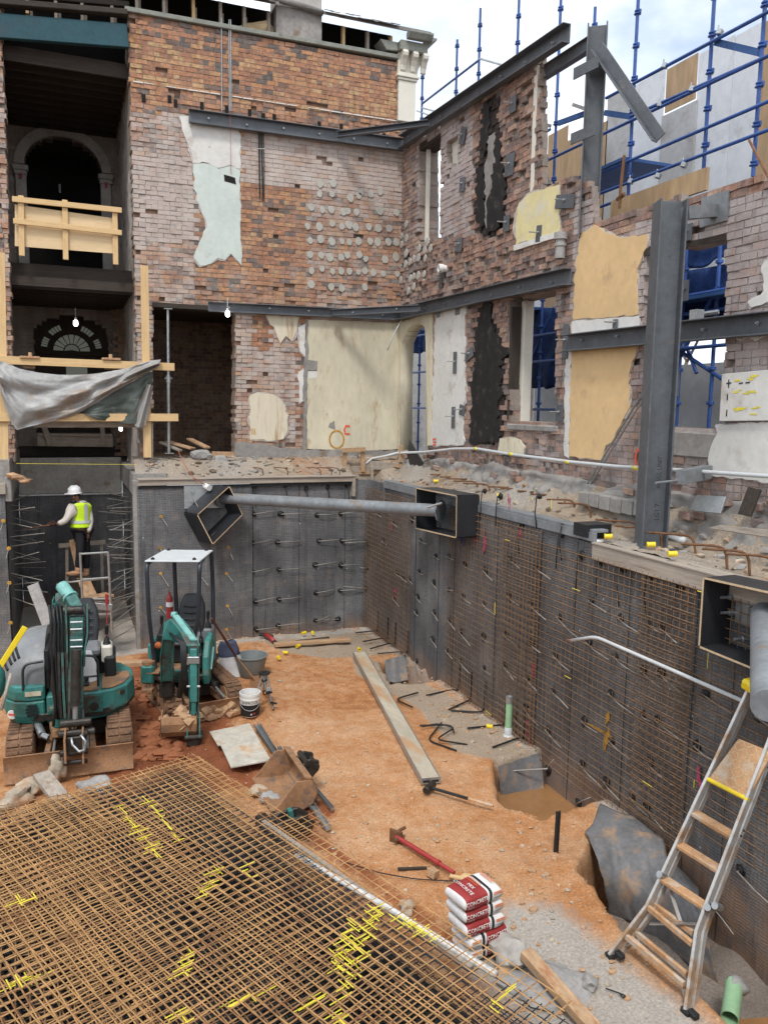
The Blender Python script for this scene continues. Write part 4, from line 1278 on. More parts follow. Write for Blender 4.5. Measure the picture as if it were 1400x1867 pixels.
# teal beam over the opening
tb = MB()
tb.section([(-.06, -.21), (.06, -.21), (.06, .21), (-.06, .21)], at(-40, 44, 1, YW - .05), at(233, 66, 1, YW - .05), (0, 0, 1))
tag(tb.build('timber_beam', mat('faded teal paint on timber', (.02, .07, .09), .6, 0, .2, 2, ((.03, .06, .08), .4, 3), .1, 20), bevel=.01), 'teal painted beam across the top of the tall opening', 'beam')
b = MB(); b.plank(at(-30, 2, 1, YW - .1), at(232, 24, 1, YW - .1), .2, .1, (0, 0, 1)); b.plank(at(-30, -14, 1, YW + .2), at(235, 10, 1, YW + .2), .2, .1, (0, 0, 1)); tag(b.build('timber_plate', M['timber_dark'], bevel=.01), 'dark broken timber plate above the teal beam', 'timber')

# timber barricade on the upper floor
br = thing('timber_barricade', 'new pine and plywood barricade on the upper floor of the hall', 'barricade', at(125, 478, 1, YW))
yv = YW + .05
b = MB(); b.prism([at(27, 372, 1, yv), at(213, 398, 1, yv), at(213, 462, 1, yv), at(27, 448, 1, yv)], V(0, .02, 0)); b.build('plywood_panel', M['ply'], br)
for (x0, y0, x1, y1) in ((22, 362, 222, 383), (24, 402, 222, 424)):
    b = MB(); b.plank(at(x0, y0, 1, yv - .085), at(x1, y1, 1, yv - .085), .04, .1, (0, 0, 1)); b.build('rail', M['pine'], br, bevel=.004)
for (x0, y0, y1) in ((38, 356, 466), (118, 364, 473), (209, 377, 482)):
    b = MB(); b.plank(at(x0, y0, 1, yv - .04), at(x0 + 2, y1, 1, yv - .04), .1, .045, (0, 1, 0)); b.build('post', M['pine'], br, bevel=.004)

# -------- the room to the right of the hall
room = thing('room_interior', 'dim brick room behind the wide opening beside the hall', 'room', (3, 19, .5))
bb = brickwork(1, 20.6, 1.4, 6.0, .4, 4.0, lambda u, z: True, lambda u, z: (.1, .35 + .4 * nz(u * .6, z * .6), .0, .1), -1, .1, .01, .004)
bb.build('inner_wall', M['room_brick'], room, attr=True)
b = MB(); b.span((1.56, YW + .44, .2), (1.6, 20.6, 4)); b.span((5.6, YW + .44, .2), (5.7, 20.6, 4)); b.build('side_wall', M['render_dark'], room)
b = MB(); b.span((1.5, YW + .44, 3.72), (5.7, 20.7, 3.85)); b.build('ceiling', M['timber_dark'], room)
b = MB(); b.span((1.5, YW + .3, .25), (5.7, 20.7, .5)); b.build('room_floor', M['pine_dirty'], room)
b = MB(); b.span((1.4, 20.97, 0), (6, 21, 4.2)); b.build('wall_backing', M['shade_black'], room)
b = MB(); b.span((1.75, YW - .06, 3.63), (3.5, YW + .42, 3.72)); b.build('lintel', M['timber_dark'], room)

# -------- right wall
W1 = [(763, 262), (803, 243), (801, 434), (764, 441)]
NI = [(813, 256), (833, 246), (833, 300), (815, 300)]
AR = [(731, 836), (731, 690), (734, 622), (745, 598), (765, 585), (777, 594), (779, 622), (780, 836)]
W3 = [(926, 548), (1011, 526), (1012, 771), (928, 771)]
W4 = [(1178, 452), (1250, 440), (1290, 428), (1323, 428), (1320, 785), (1170, 782)]
TOPX = [(700, 262), (730, 270), (1042, 46)]
def top_y(px):
    P = [(700, 290), (733, 268), (962, 105), (985, 98), (987, 345), (1000, 336), (1020, 322), (1060, 322), (1078, 336), (1082, 395), (1097, 404), (1150, 385), (1200, 366), (1300, 342), (1400, 318), (1700, 240)]
    for (xa, ya), (xb, yb) in zip(P, P[1:]):
        if xa <= px <= xb: return ya + (yb - ya) * (px - xa) / max(1e-6, xb - xa)
    return 0

def right_inside(u, z):
    if u > 17.19 or u < 4.6 or z < .3: return False
    px, py = pix((XW, u, z))
    if py < top_y(px) + 3: return False
    for h in (W1, NI, AR, W3, W4):
        if inpoly(px, py, h): return False
    return True
TARS = [[(882, 190), (908, 165), (912, 300), (922, 345), (922, 392), (900, 428), (880, 432), (868, 380), (868, 300), (874, 250)], [(872, 560), (893, 550), (906, 610), (920, 640), (916, 690), (912, 806), (858, 812), (860, 720), (866, 650)]]
def right_paint(u, z):
    px, py = pix((XW, u, z))
    sh, wash, dark, rg = 0, .25, .05, .5
    if px < 760: wash = .55; sh = 0; rg = .2
    elif px < 860:
        wash = .8; rg = .3
        if py > 430: wash = .45; dark = .12; rg = 1
    elif px < 960: wash = .32; sh = .0; rg = 1
    elif px < 1045: wash = .45 if py < 480 else .55; sh = 0; rg = 1.0
    else:
        wash = .84; sh = -.1; rg = .4
        if px < 1200 and py > 560: wash = .62
        if py < top_y(px) + 30: wash = .4; sh = .1; rg = 1.2
    for t in TARS:
        if inpoly(px, py, t): dark = 1.1; rg = .8
    if 855 < px < 960 and py < 620: dark = max(dark, .22 + .35 * max(0, nz(u * 1.2, z * 1.2, 7)))
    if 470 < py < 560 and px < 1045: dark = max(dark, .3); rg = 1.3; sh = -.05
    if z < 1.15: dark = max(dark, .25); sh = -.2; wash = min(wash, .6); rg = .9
    if (783 < px < 858 and py > 555) or (1026 < px < 1190 and py > 400) or px > 1285 or (937 < px < 1026 and 330 < py < 462): rg = 0
    wash += .15 * nz(u * .9, z * .9, 8)
    return sh, wash, dark, rg
rightw = thing('brick_wall', 'ruined right hand brick wall with window holes, tar strips and yellow plaster', 'wall', (XW, 11, .3))
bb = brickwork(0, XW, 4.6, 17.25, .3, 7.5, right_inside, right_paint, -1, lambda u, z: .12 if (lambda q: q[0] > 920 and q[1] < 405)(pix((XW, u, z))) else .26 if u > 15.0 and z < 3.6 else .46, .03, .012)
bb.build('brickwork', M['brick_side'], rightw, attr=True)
rp = lambda pts, key, name='plaster', **k: patch(rightw, pts, key, name, plane=XW, axis=0, **k)
rp([(795, 573), (850, 559), (846, 811), (788, 812), (790, 700)], 'plaster_white', label='white plaster strip beside the arched doorway')
rp([(728, 588), (790, 570), (787, 812), (781, 812), (780, 622), (777, 594), (765, 585), (745, 598), (734, 622), (731, 690), (731, 825), (727, 825)], 'plaster_cream', amp=.3, label='cream plaster round the arched doorway')
rp([(1062, 425), (1085, 409), (1100, 419), (1128, 432), (1182, 428), (1180, 452), (1164, 490), (1165, 573), (1110, 578), (1047, 583), (1050, 500)], 'plaster_yellow', label='upper warm yellow plaster')
rp([(1045, 585), (1110, 580), (1165, 575), (1168, 604), (1045, 614)], 'plaster_white', th=.018)
rp([(1045, 640), (1165, 626), (1160, 650), (1149, 680), (1150, 742), (1124, 790), (1120, 805), (1106, 812), (1098, 838), (1080, 836), (1040, 832), (1040, 700)], 'plaster_yellow', label='lower warm yellow plaster')
rp([(1032, 640), (1043, 640), (1038, 835), (1030, 830)], 'plaster_white', th=.016)
rp([(945, 378), (962, 356), (1020, 336), (1022, 420), (942, 446)], 'plaster_lemon', label='faded yellow plaster near the top of the wall')
rp([(940, 447), (1022, 421), (1022, 431), (940, 457)], 'plaster_white', th=.04, amp=.6)
rp([(913, 800), (930, 797), (950, 803), (958, 815), (955, 830), (912, 828)], 'plaster_cream')
rp([(1306, 775), (1400, 770), (1480, 768), (1480, 880), (1400, 880), (1292, 866), (1293, 838), (1298, 815), (1310, 790)], 'plaster_white', label='white plaster below the sign board')
rp([(1390, 485), (1410, 470), (1480, 460), (1480, 545), (1400, 550), (1372, 560), (1365, 550), (1395, 530)], 'plaster_white')
rp([(1330, 612), (1400, 597), (1480, 585), (1480, 606), (1400, 612), (1380, 622), (1365, 614), (1352, 622)], 'plaster_white')
rp([(1238, 810), (1262, 806), (1285, 800), (1290, 830), (1270, 825), (1245, 818)], 'plaster_white', th=.015)
rp([(868, 600), (884, 552), (893, 551), (903, 605), (916, 630), (928, 645), (916, 655), (916, 700), (910, 806), (860, 810), (861, 715), (868, 650)], 'tar', 'tar_strip', amp=5, step=7, th=.03, label='lower black tarred flue strip')
rp([(908, 245), (918, 300), (922, 345), (921, 392), (905, 420), (884, 432), (890, 380), (900, 330), (903, 280)], 'tar', 'tar_strip', amp=4, step=7, th=.03, label='upper black tarred flue strip')
rp([(872, 310), (884, 300), (884, 400), (878, 425), (868, 380)], 'tar', 'tar_strip', amp=4, step=7, th=.025)
rp([(884, 200), (893, 180), (893, 250), (884, 300), (880, 250)], 'tar', 'tar_strip', amp=4, step=7, th=.025)
rp([(890, 250), (905, 240), (903, 300), (895, 360), (888, 420), (884, 400), (886, 320)], 'render', 'flue_lining', amp=3, step=7, th=.02)
for pts in (((797, 571), (805, 569), (804, 578), (797, 580)), ((832, 561), (841, 559), (840, 573), (831, 575))):
    rp(list(pts), 'hood', 'air_grille', amp=.1, lift=.02, th=.006)
rp([(938, 545), (951, 542), (951, 548), (938, 550)], 'timber_dark', 'lintel', th=.02, amp=.4)
rp([(1174, 455), (1325, 426), (1325, 436), (1174, 466)], 'timber_dark', 'lintel', th=.005, amp=.4)
# window frames and reveals left in the holes
def reveal(poly_px, w, key, name, d0, d1, label=None):
    """a strip standing on the far jamb of a hole: from depth d0 to d1 behind the wall face"""
    b = MB()
    (xa, ya), (xb, yb) = poly_px
    p, q = at(xa, ya, 0, XW), at(xb, yb, 0, XW)
    y = (p.y + q.y) / 2
    b.span((XW + d0, y - w, min(p.z, q.z)), (XW + d1, y - .002, max(p.z, q.z)))
    return tag(b.build(name, M[key], rightw, bevel=.005), label)
reveal(((766, 262), (766, 440)), .06, 'plaster_white_trim', 'window_frame', .12, .2)
reveal(((927, 548), (927, 771)), .12, 'plaster_white_trim', 'window_frame', .22, .4)
reveal(((926, 560), (926, 765)), .06, 'timber_dark', 'jamb_lining', .01, .2)
ap = [at(*q, 0, XW) for q in ((731, 836), (731, 690), (734, 622), (745, 598), (765, 585), (777, 594), (779, 622), (780, 836))]
b = MB(); b.add([p + V(-.028, 0, 0) for p in ap] + [p + V(.27, 0, 0) for p in ap], [(k, k + 1, 9 + k, 8 + k) for k in range(7)])
b.build('arch_reveal', M['plaster_cream'], rightw, smooth=60, solid=.03)
b = MB()
p, q = at(975, 122, 0, XW), at(975, 352, 0, XW)
b.span((XW - .01, p.y - .1, q.z), (XW + .12, p.y + .0, p.z)); tag(b.build('window_frame', M['plaster_white_trim'], rightw, bevel=.005), 'tall white frame strip at the broken wall end')
b = MB(); p = at(824, 275, 0, XW); b.span((XW + .12, p.y - .28, p.z - .35), (XW + .16, p.y + .28, p.z + .35)); b.build('niche_board', M['plaster_white_trim'], rightw)
b = MB(); p, q = at(763, 262, 0, XW), at(803, 244, 0, XW); b.span((XW + .02, q.y - .1, p.z - .14), (XW + .4, p.y + .1, p.z - .02)); b.build('lintel', M['timber_dark'], rightw)
b = MB(); p, q = at(1174, 780, 0, XW), at(1322, 786, 0, XW); b.prism([V(XW - .02, p.y + .1, p.z - .34), V(XW - .02, q.y - .06, p.z - .34), V(XW - .02, q.y - .06, p.z - .03), V(XW - .02, p.y + .1, p.z - .01)], V(.44, 0, 0)); b.build('window_sill', M['render'], rightw, bevel=.02)
b = MB(); p, q = at(928, 771, 0, XW), at(1012, 772, 0, XW); b.span((XW - .03, q.y - .1, p.z - .12), (XW + .4, p.y + .05, p.z - .01)); b.build('window_sill', M['render'], rightw, bevel=.02)
# bolted fixing plates
for (px, py, w, h, rt) in ((846, 247, .22, .3, .35), (938, 190, .2, .26, 0), (845, 336, .2, .26, .1), (932, 300, .28, .36, .1), (840, 446, .22, .26, .1), (926, 407, .2, .26, .1), (1033, 367, .5, .2, .2), (985, 426, .14, .26, .1), (832, 661, .14, .42, 0), (829, 761, .14, .42, 0),
                             (858, 646, .3, .18, -.35), (845, 748, .22, .2, .2), (1034, 622, .14, .52, 0), (1023, 753, .18, .26, 0), (1125, 590, .1, .12, 0), (1235, 700, .14, .3, 0), (1252, 530, .14, .25, 0), (1256, 424, .18, .2, 0), (806, 508, .12, .35, 0)):
    p = at(px, py, 0, XW)
    b = MB(); b.box(p + V(-.035, 0, 0), (.012, w, h), Matrix.Rotation(rt, 3, 'X')); b.build('fixing_plate', M['steel'], rightw, bevel=.002)
    b = MB(); b.bar(p + V(-.04, 0, .02), p + V(-.2, .02, .02), .011, 6); b.bar(p + V(-.042, 0, .02), p + V(-.065, 0, .02), .024, 6); b.build('bolt', M['galv'], rightw)
for px, py in ((741, 408), (733, 430), (742, 434), (733, 445), (741, 461), (740, 481), (748, 477), (755, 470), (764, 469), (776, 470), (749, 507), (755, 503), (763, 502), (774, 499), (755, 522), (773, 514), (731, 510), (786, 452), (780, 440), (731, 482), (745, 530), (765, 452), (775, 455)):
    p = at(px, py, 0, XW)
    b = MB(); s = random.uniform(.07, .1)
    b.lathe([(s, .004), (s * .9, .022), (0, .024)], 9, Matrix.Translation(p) @ Matrix.Rotation(RAD(-90), 4, 'Y')); b.build('putty_dab', M['dab'], rightw)
# cement footing and drain stubs along the base
b = MB()
def foot(u, v):
    y = 4.6 + (17.1 - 4.6) * u
    k = .07 * nz(y * 2, v * 3, 1) + .05 * nz(y * 6, v * 5, 4)
    return V(XW - .04 - .24 * (1 - v) + 1.2 * k - (.0 if v < .9 else -.12), y, .1 + (.62 + .2 * nz(y, 1)) * v)
b.grid(foot, 260, 14)
b.build('cement_footing', M['render'], rightw, smooth=True)
for k in range(26):
    y = random.uniform(5, 16.5); z = random.uniform(.4, .75)
    b = MB(); s = random.uniform(.5, 1); b.box(V(XW - .12 + random.uniform(-.06, .06), y, z), (.14 * s, .22 * s, .085), Euler((random.uniform(-.2, .2), random.uniform(-.2, .2), random.uniform(-.3, .3))).to_matrix()); 
    b.a = [(random.random(), .5, .2, 0)] * len(b.v)
    b.build('loose_brick', M['brick_side'], rightw, attr=True, bevel=.006)
for k in range(6):
    y = 9.45 - k * .24
    b = MB(); b.box(V(XW - .3 + .02 * nz(k, 3), y, .42 + .02 * nz(k * .5, 1)), (.16, .22, .2), Euler((random.uniform(-.03, .03), 0, random.uniform(-.05, .05))).to_matrix()); b.build('footing_block', M['render'], rightw, bevel=.012)
b = MB(); p = at(813, 489, 0, XW); b.pipe(p + V(.1, 0, 0), p + V(-.14, .03, 0), .07, .01); b.pipe(p + V(-.06, .02, 0), p + V(-.15, .035, 0), .085, .016); b.build('waste_pipe', M['white_pvc'], rightw, smooth=30)
b = MB(); p = at(1034, 445, 0, XW); b.pipe(p + V(-.12, 0, -.22), p + V(-.12, 0, .12), .075, .01); b.pipe(p + V(-.12, 0, .06), p + V(-.12, 0, .16), .1, .02); b.pipe(p + V(-.12, 0, -.04), p + V(-.12, 0, .0), .09, .02); b.build('soil_pipe', M['rock_grey'], rightw, smooth=30)
# marker on the plinth, service board
wall_stroke(rightw, [(1172, 818), (1164, 822), (1161, 836), (1165, 850), (1171, 852)], 'spray_red', .02, XW, 0)
wall_stroke(rightw, [(797, 800), (791, 801), (792, 806), (797, 806), (796, 811), (791, 811)], 'spray_red', .018, XW, 0)
sign = thing('service_board', 'white service board with plus and bar marks and yellow paint', 'board', at(1400, 770, 0, XW))
b = MB(); n = V(-1, 0, 0)
b.prism([at(*q, 0, XW) + n * .07 for q in ((1324, 682), (1480, 668), (1480, 766), (1319, 768))], -n * .05); b.build('board', M['plaster_white'], sign, bevel=.006)
b = MB()
for x0, y0, x1, y1 in ((1333, 699, 1342, 698), (1337.5, 692, 1337, 707), (1335, 718, 1334.5, 730), (1334, 747, 1333, 759), (1356, 699, 1363, 698), (1368, 698, 1376, 697)):
    p, q = at(x0, y0, 0, XW) + n * .073, at(x1, y1, 0, XW) + n * .073
    b = MB(); b.plank(p, q, .014, .004, (1, 0, 0)); b.build('mark', M['ink'], sign)
b = MB()
for k in range(34):
    cx, cy = random.choice(((1358, 694), (1375, 690), (1386, 684), (1352, 714), (1380, 715), (1357, 747), (1357, 747), (1384, 743), (1385, 756), (1385, 705), (1370, 716)))
    p = at(cx + random.uniform(-7, 7), cy + random.uniform(-3, 3), 0, XW) + n * (.072 + k * .0001)
    w, h = random.uniform(.01, .05), random.uniform(.004, .012)
    b.add([p + V(0, -w, -h), p + V(0, w, -h), p + V(0, w, h), p + V(0, -w, h)], [(0, 1, 2, 3)])
b.build('paint_mark', M['yellow_spray'], sign)
# ---------------------------------------------------------------- new structural steel
def isec(w, h, tf=.016, tw=.011):
    a, c = w / 2, h / 2
    return [(-a, -c), (a, -c), (a, -c + tf), (tw / 2, -c + tf), (tw / 2, c - tf), (a, c - tf), (a, c), (-a, c), (-a, c - tf), (-tw / 2, c - tf), (-tw / 2, -c + tf), (-a, -c + tf)]
def csec(w, h, t=.014, s=1):
    pts = [(0, -h / 2), (w, -h / 2), (w, -h / 2 + t), (t, -h / 2 + t), (t, h / 2 - t), (w, h / 2 - t), (w, h / 2), (0, h / 2)]
    return pts if s > 0 else [(-a, c) for a, c in pts][::-1]

def beam_thing(label, p, q, w, h, bolts=6, kind='c', side=1):
    p, q = Vector(p), Vector(q)
    t = thing('steel_beam', label, 'beam', (p + q) / 2)
    b = MB()
    # a wall beam: thin web against the wall, flanges towards the excavation, and a wider lower flange
    b.section(csec(w, h, .016, side) if kind == 'c' else isec(w, h), p, q, (0, 0, 1))
    b.build('web_and_flanges', M['steel'], t, bevel=.003)
    d, s, u = frame(p, q, (0, 0, 1))
    for k in range(bolts):
        c = p + (q - p) * ((k + .5) / bolts) + u * random.uniform(-.03, .03)
        bb = MB(); bb.bar(c + s * side * .017, c + s * side * .05, .02, 6); bb.bar(c + s * side * .05, c + s * side * .075, .011, 6); bb.build('bolt', M['galv'], t)
    return t

# side: for a beam running +X the outward (towards camera, -Y) side is +s when s = d x up = -Y
zt_ = 7.33
y1 = YW - .06
beam_thing('dark grey steel beam along the top of the brick back wall', at(344, 212, 1, y1) + V(0, 0, 0), V(XW - .02, y1, at(728, 264, 1, y1).z), .11, .26, 6, 'c', 1)
xq = XW - .05
def rbeam(label, p, q, w, h, bolts):
    # for a beam running -Y the outward (-X) side is +s ... d=(0,-1,0), d x up = (-1,0,0)
    return beam_thing(label, p, q, w, h, bolts, 'c', 1)
rbeam('long upper steel beam along the right wall, its free end against the sky', V(xq, YW - .18, at(738, 258, 0, xq).z), at(1040, 60, 0, xq), .14, .27, 8)
beam_thing('grey steel beam across the back wall at first floor, lamp under its left end', at(379, 559, 1, y1), V(XW - .02, y1, at(727, 576, 1, y1).z), .1, .2, 5)
rbeam('steel beam along the right wall at first floor, above the black tar strip', V(xq, YW - .18, at(740, 570, 0, xq).z), at(1042, 504, 0, xq), .14, .25, 7)
rbeam('lower steel beam crossing the yellow plaster and passing behind the column', at(1036, 626, 0, xq), V(xq, 4.8, at(1400, 594, 0, xq).z), .14, .25, 7)
beam_thing('short diagonal steel brace across the upper wall corner', at(617, 246, 1, YW - .16), at(783, 225, 0, XW - .2), .1, .12, 0)
beam_thing('short diagonal steel brace across the first floor wall corner', at(607, 570, 1, YW - .17), at(766, 562, 0, XW - .2), .1, .14, 2)

def ucol(name, label, base, top, w, h, yawv):
    t = thing(name, label, 'column', base)
    b = MB(); b.section(isec(w, h, .02, .014), base, top, yawv); b.build('shaft', M['steel'], t, bevel=.003)
    return t
ba = V(6.5, 7.62, .02); ta = V(6.5, 7.62, at(1222, 366, 1, 7.62).z)
colA = ucol('steel_column', 'tall grey steel column standing on the ledge in front of the window hole', ba, ta, .29, .31, (.93, -.37, 0))
b = MB(); b.span((6.3, 7.42, .02), (6.7, 7.82, .05)); b.build('base_plate', M['steel'], colA)
b = MB(); p = at(1240, 870, 0, 6.6); q = at(1290, 860, 0, XW - .05); b.plank(p, q, .12, .16, (0, 0, 1)); b.bar(p + V(-.35, 0, -.06), q + V(-.1, -.05, -.06), .015, 6); b.build('wall_tie', M['steel_worn'], colA)
b = MB(); p = at(1248, 388, 0, 6.62); q = at(1302, 384, 0, XW - .02); b.plank(p, q, .12, .14, (0, 0, 1)); b.box(q + V(0, 0, .02), (.02, .42, .34)); b.build('top_bracket', M['steel_worn'], colA)
# upper column behind the broken wall with its strut
XB = 7.3
cb, ct = at(1086, 420, 0, XB), at(1090, 46, 0, XB)
colB = ucol('steel_column', 'upper steel column rising above the broken wall against the sky', V(cb.x, ct.y, 4.2), V(cb.x, ct.y, ct.z), .26, .28, (.8, -.6, 0))
for py in (115, 235):
    b = MB(); p = at(1083, py, 0, XB - .17); p.y = ct.y - .02; p.x -= .02; b.box(p, (.02, .5, .16), Matrix.Rotation(.12, 3, 'Z')); b.build('splice_plate', M['steel'], colB, bevel=.003)
b = MB(); p0 = at(1112, 75, 0, XB); p1 = at(1205, 250, 0, XB + .3); b.plank(V(XB - .05, ct.y - .12, p0.z), p1, .02, .15, (0, 0, 1)); b.section([(-.02, -.09), (.11, -.09), (.11, -.076), (-.02, -.076)], V(XB - .05, ct.y - .12, p0.z), p1, (0, 0, 1))
tag(b.build('diagonal_strut', M['steel'], colB, bevel=.003))
b = MB(); b.section(isec(.12, .2, .012, .01), V(XB, ct.y + .15, at(1072, 82, 0, XB).z), at(985, 137, 0, XB), (0, 0, 1))
tag(b.build('steel_beam', M['steel'], bevel=.003), 'short steel beam from the upper column to the white frame strip', 'beam')
b = MB(); b.plank(at(980, 300, 0, XB + .2), at(996, 340, 0, XB + .2), .12, .12, (1, 0, 0)); b.build('brace_stub', M['steel'], colB)

# leaning rods by the column
b = MB()
for k in (0, 1): b.bar(fl(1046 + 6 * k, 922, .22), at(1172 + 6 * k, 715 + 4 * k, 0, 6.85), .014, 6)
tag(b.build('steel_rod_pair', M['galv']), 'two thin steel rods leaning from the ledge to the column', 'rod')
b = MB(); b.bar(at(1366, 255, 0, 7.1), at(1415, 350, 0, 6.6), .016, 6); tag(b.build('rusty_bar', M['rust']), 'short rusty bar sticking up at the right edge of the photo', 'rod')
b = MB(); p = at(1131, 345, 0, 7.3); b.tube([p + V(0, 0, -.25), p, p + V(.02, -.02, .45)], .022, 6); b.bar(p + V(0, .06, -.12), p + V(0, -.09, -.08), .03, 6); tag(b.build('rusty_bar', M['rust'], smooth=40), 'rusty rod standing on the broken wall top beside the upper column', 'rod')

# ---------------------------------------------------------------- scaffold beyond the right wall
XS = 8.75
scaf = thing('scaffold', 'blue tube scaffold standing beyond the right wall', 'scaffold', (XS, 12, 0))
def std(px, py0, py1, x=XS, coup=True, key='blue'):
    p, q = at(px[0], py0, 0, x), at(px[1], py1, 0, x)
    y = (p.y + q.y) / 2
    b = MB(); b.bar(V(x, y, min(p.z, q.z)), V(x, y, max(p.z, q.z)), .028, 8)
    z = math.ceil(min(p.z, q.z) * 2) / 2
    while z < max(p.z, q.z):
        b.lathe([(.03, -.035), (.058, -.03), (.058, -.015), (.034, .0), (.05, .015), (.05, .03), (.03, .04)], 8, Matrix.Translation(V(x, y, z)))
        b.box(V(x, y - .05, z), (.03, .05, .05))
        z += .5
    b.build('standard', M[key], scaf, smooth=40)
std((833, 831), 72, 205); std((876, 872), 14, 150); std((948, 943), -60, 102); std((771, 768), 122, 225)
std((1027, 1007), -60, 335); std((1168, 1143), -60, 370); std((1305, 1281), -60, 345); std((1396, 1376), -60, 320)
std((1085, 1083), 12, 60, XS + .3)
for pa_, pb_, r in (((770, 188), (874, 108), .026), ((875, 106), (928, 121), .024), ((770, 196), (808, 206), .022), ((760, 201), (790, 212), .022)):
    b = MB(); b.bar(at(*pa_, 0, XS), at(*pb_, 0, XS), r, 8); b.build('ledger', M['galv' if r < .025 else 'blue'], scaf, smooth=40)
for (xa, ya, xb, yb) in ((1105, 178, 1480, -22), (985, 247, 1003, 235), (985, 298, 1480, 63), (1150, 211, 1480, 66), (1097, 314, 1480, 150), (1094, 352, 1480, 206), (1093, 377, 1275, 312)):
    b = MB(); b.bar(at(xa, ya, 0, XS - .06), at(xb, yb, 0, XS - .06), .027, 8); b.build('ledger', M['blue'], scaf, smooth=40)
for (px, py) in ((1212, 119), (1262, 162), (1204, 190), (1312, 58), (1247, 300), (1200, 320), (1270, 315), (990, 298), (1150, 330)):
    p = at(px, py, 0, XS - .06); b = MB(); b.box(p, (.08, .075, .075), Euler((.3, .2, .4)).to_matrix()); b.bar(p + V(0, .03, -.02), p + V(0, .03, .11), .012, 6); b.build('coupler', M['galv'], scaf, bevel=.015)
for (xa, ya, xb, yb, x2) in ((1305, 76, 1388, 96, XS), (1018, 224, 1070, 205, XS), (1103, 205, 1150, 212, XS)):
    b = MB(); b.plank(at(xa, ya, 0, XS), at(xb, yb, 0, x2 + .05), .05, .09, (0, 0, 1)); b.build('transom', M['blue_plate'], scaf)
b = MB(); p = at(1048, 190, 0, XS); 
b.prism([V(XS - .1, at(1015, 230, 0, XS).y, 5.75), V(XS - .1, at(1150, 215, 0, XS).y, 5.75), V(XS + .9, at(1150, 215, 0, XS).y, 5.75), V(XS + .9, at(1015, 230, 0, XS).y, 5.75)], V(0, 0, .05))
b.build('platform', M['blue_plate'], scaf)
b = MB(); b.plank(at(1045, 190, 0, XS), at(1068, 198, 0, XS), .05, .06); b.plank(at(985, 222, 0, XS), at(1003, 229, 0, XS), .05, .06); b.bar(at(996, 115, 0, XB), at(988, 222, 0, XS - .4), .022, 6); b.build('end_fitting', M['galv'], scaf)
# lower storeys seen through the window holes
for px in (750, 985, 1240, 1300, 765):
    p = at(px, 650, 0, XS); b = MB(); b.bar(V(XS, p.y, 0), V(XS, p.y, 4.3), .028, 8)
    for k in range(8): b.lathe([(.03, -.03), (.055, -.02), (.055, .02), (.03, .03)], 8, Matrix.Translation(V(XS, p.y, .3 + k * .5)))
    b.build('standard', M['blue'], scaf, smooth=40)
for py0, x0, x1, dz_ in ((830, 735, 790, 0), (745, 735, 1020, 0), (590, 940, 1330, 0), (612, 735, 800, 0), (540, 1180, 1330, 0), (655, 735, 1330, 0), (800, 930, 1330, 0)):
    z = at((x0 + x1) / 2, py0, 0, XS).z; b = MB(); b.bar(V(XS - .06, at(x0, py0, 0, XS).y, z), V(XS - .06, at(x1, py0, 0, XS).y, z), .027, 8); b.build('ledger', M['blue'], scaf, smooth=40)
for q0, q1 in (((1195, 735), (1310, 520)), ((950, 700), (1010, 560)), ((1180, 600), (1330, 700)), ((1225, 560), (1270, 680))):
    b = MB(); b.bar(at(*q0, 0, XS), at(*q1, 0, XS), .03, 8); b.build('brace', M['blue'], scaf, smooth=40)
b = MB(); z = 3.3; b.span((XS - .2, 4, z), (XS + 1.1, 13, z + .05)); b.span((XS - .2, 14, z + .35), (XS + 1.1, 19, z + .4)); b.build('platform', M['blue_plate'], scaf)
b = MB(); b.bar(at(1262, 575, 0, XW + .2), at(1310, 568, 0, XW + .35), .03, 8); b.box(at(1270, 575, 0, XW + .15), (.12, .12, .14)); b.build('tie_tube', M['galv'], scaf, smooth=40)
# netting hung on the scaffold behind the window holes
def net(pts, label):
    (x0, y0), (x1, y1) = pts
    p, q = at(x0, y0, 0, XS + .15), at(x1, y1, 0, XS + .15)
    b = MB()
    def fn(u, v):
        return V(XS + .15 + .06 * nz(u * 5, v * 3, x0) + .1 * math.sin(u * 9 + v * 3) * .4, p.y + (q.y - p.y) * u, p.z + (q.z - p.z) * v + .12 * nz(u * 4, 1, x0) * (v > .9))
    b.grid(fn, 20, 12)
    return tag(b.build('safety_net', M['net'], smooth=True, solid=.004), label, 'net')
net([(930, 575), (1015, 705)], 'dark blue net behind the narrow window hole')
net([(1180, 510), (1335, 590)], 'dark blue net behind the large window hole beside the column')
net([(1180, 430), (1340, 470)], 'strip of dark blue net at the top of the large window hole')
net([(750, 575), (785, 640)], 'dark blue netting seen at the top of the arched doorway')
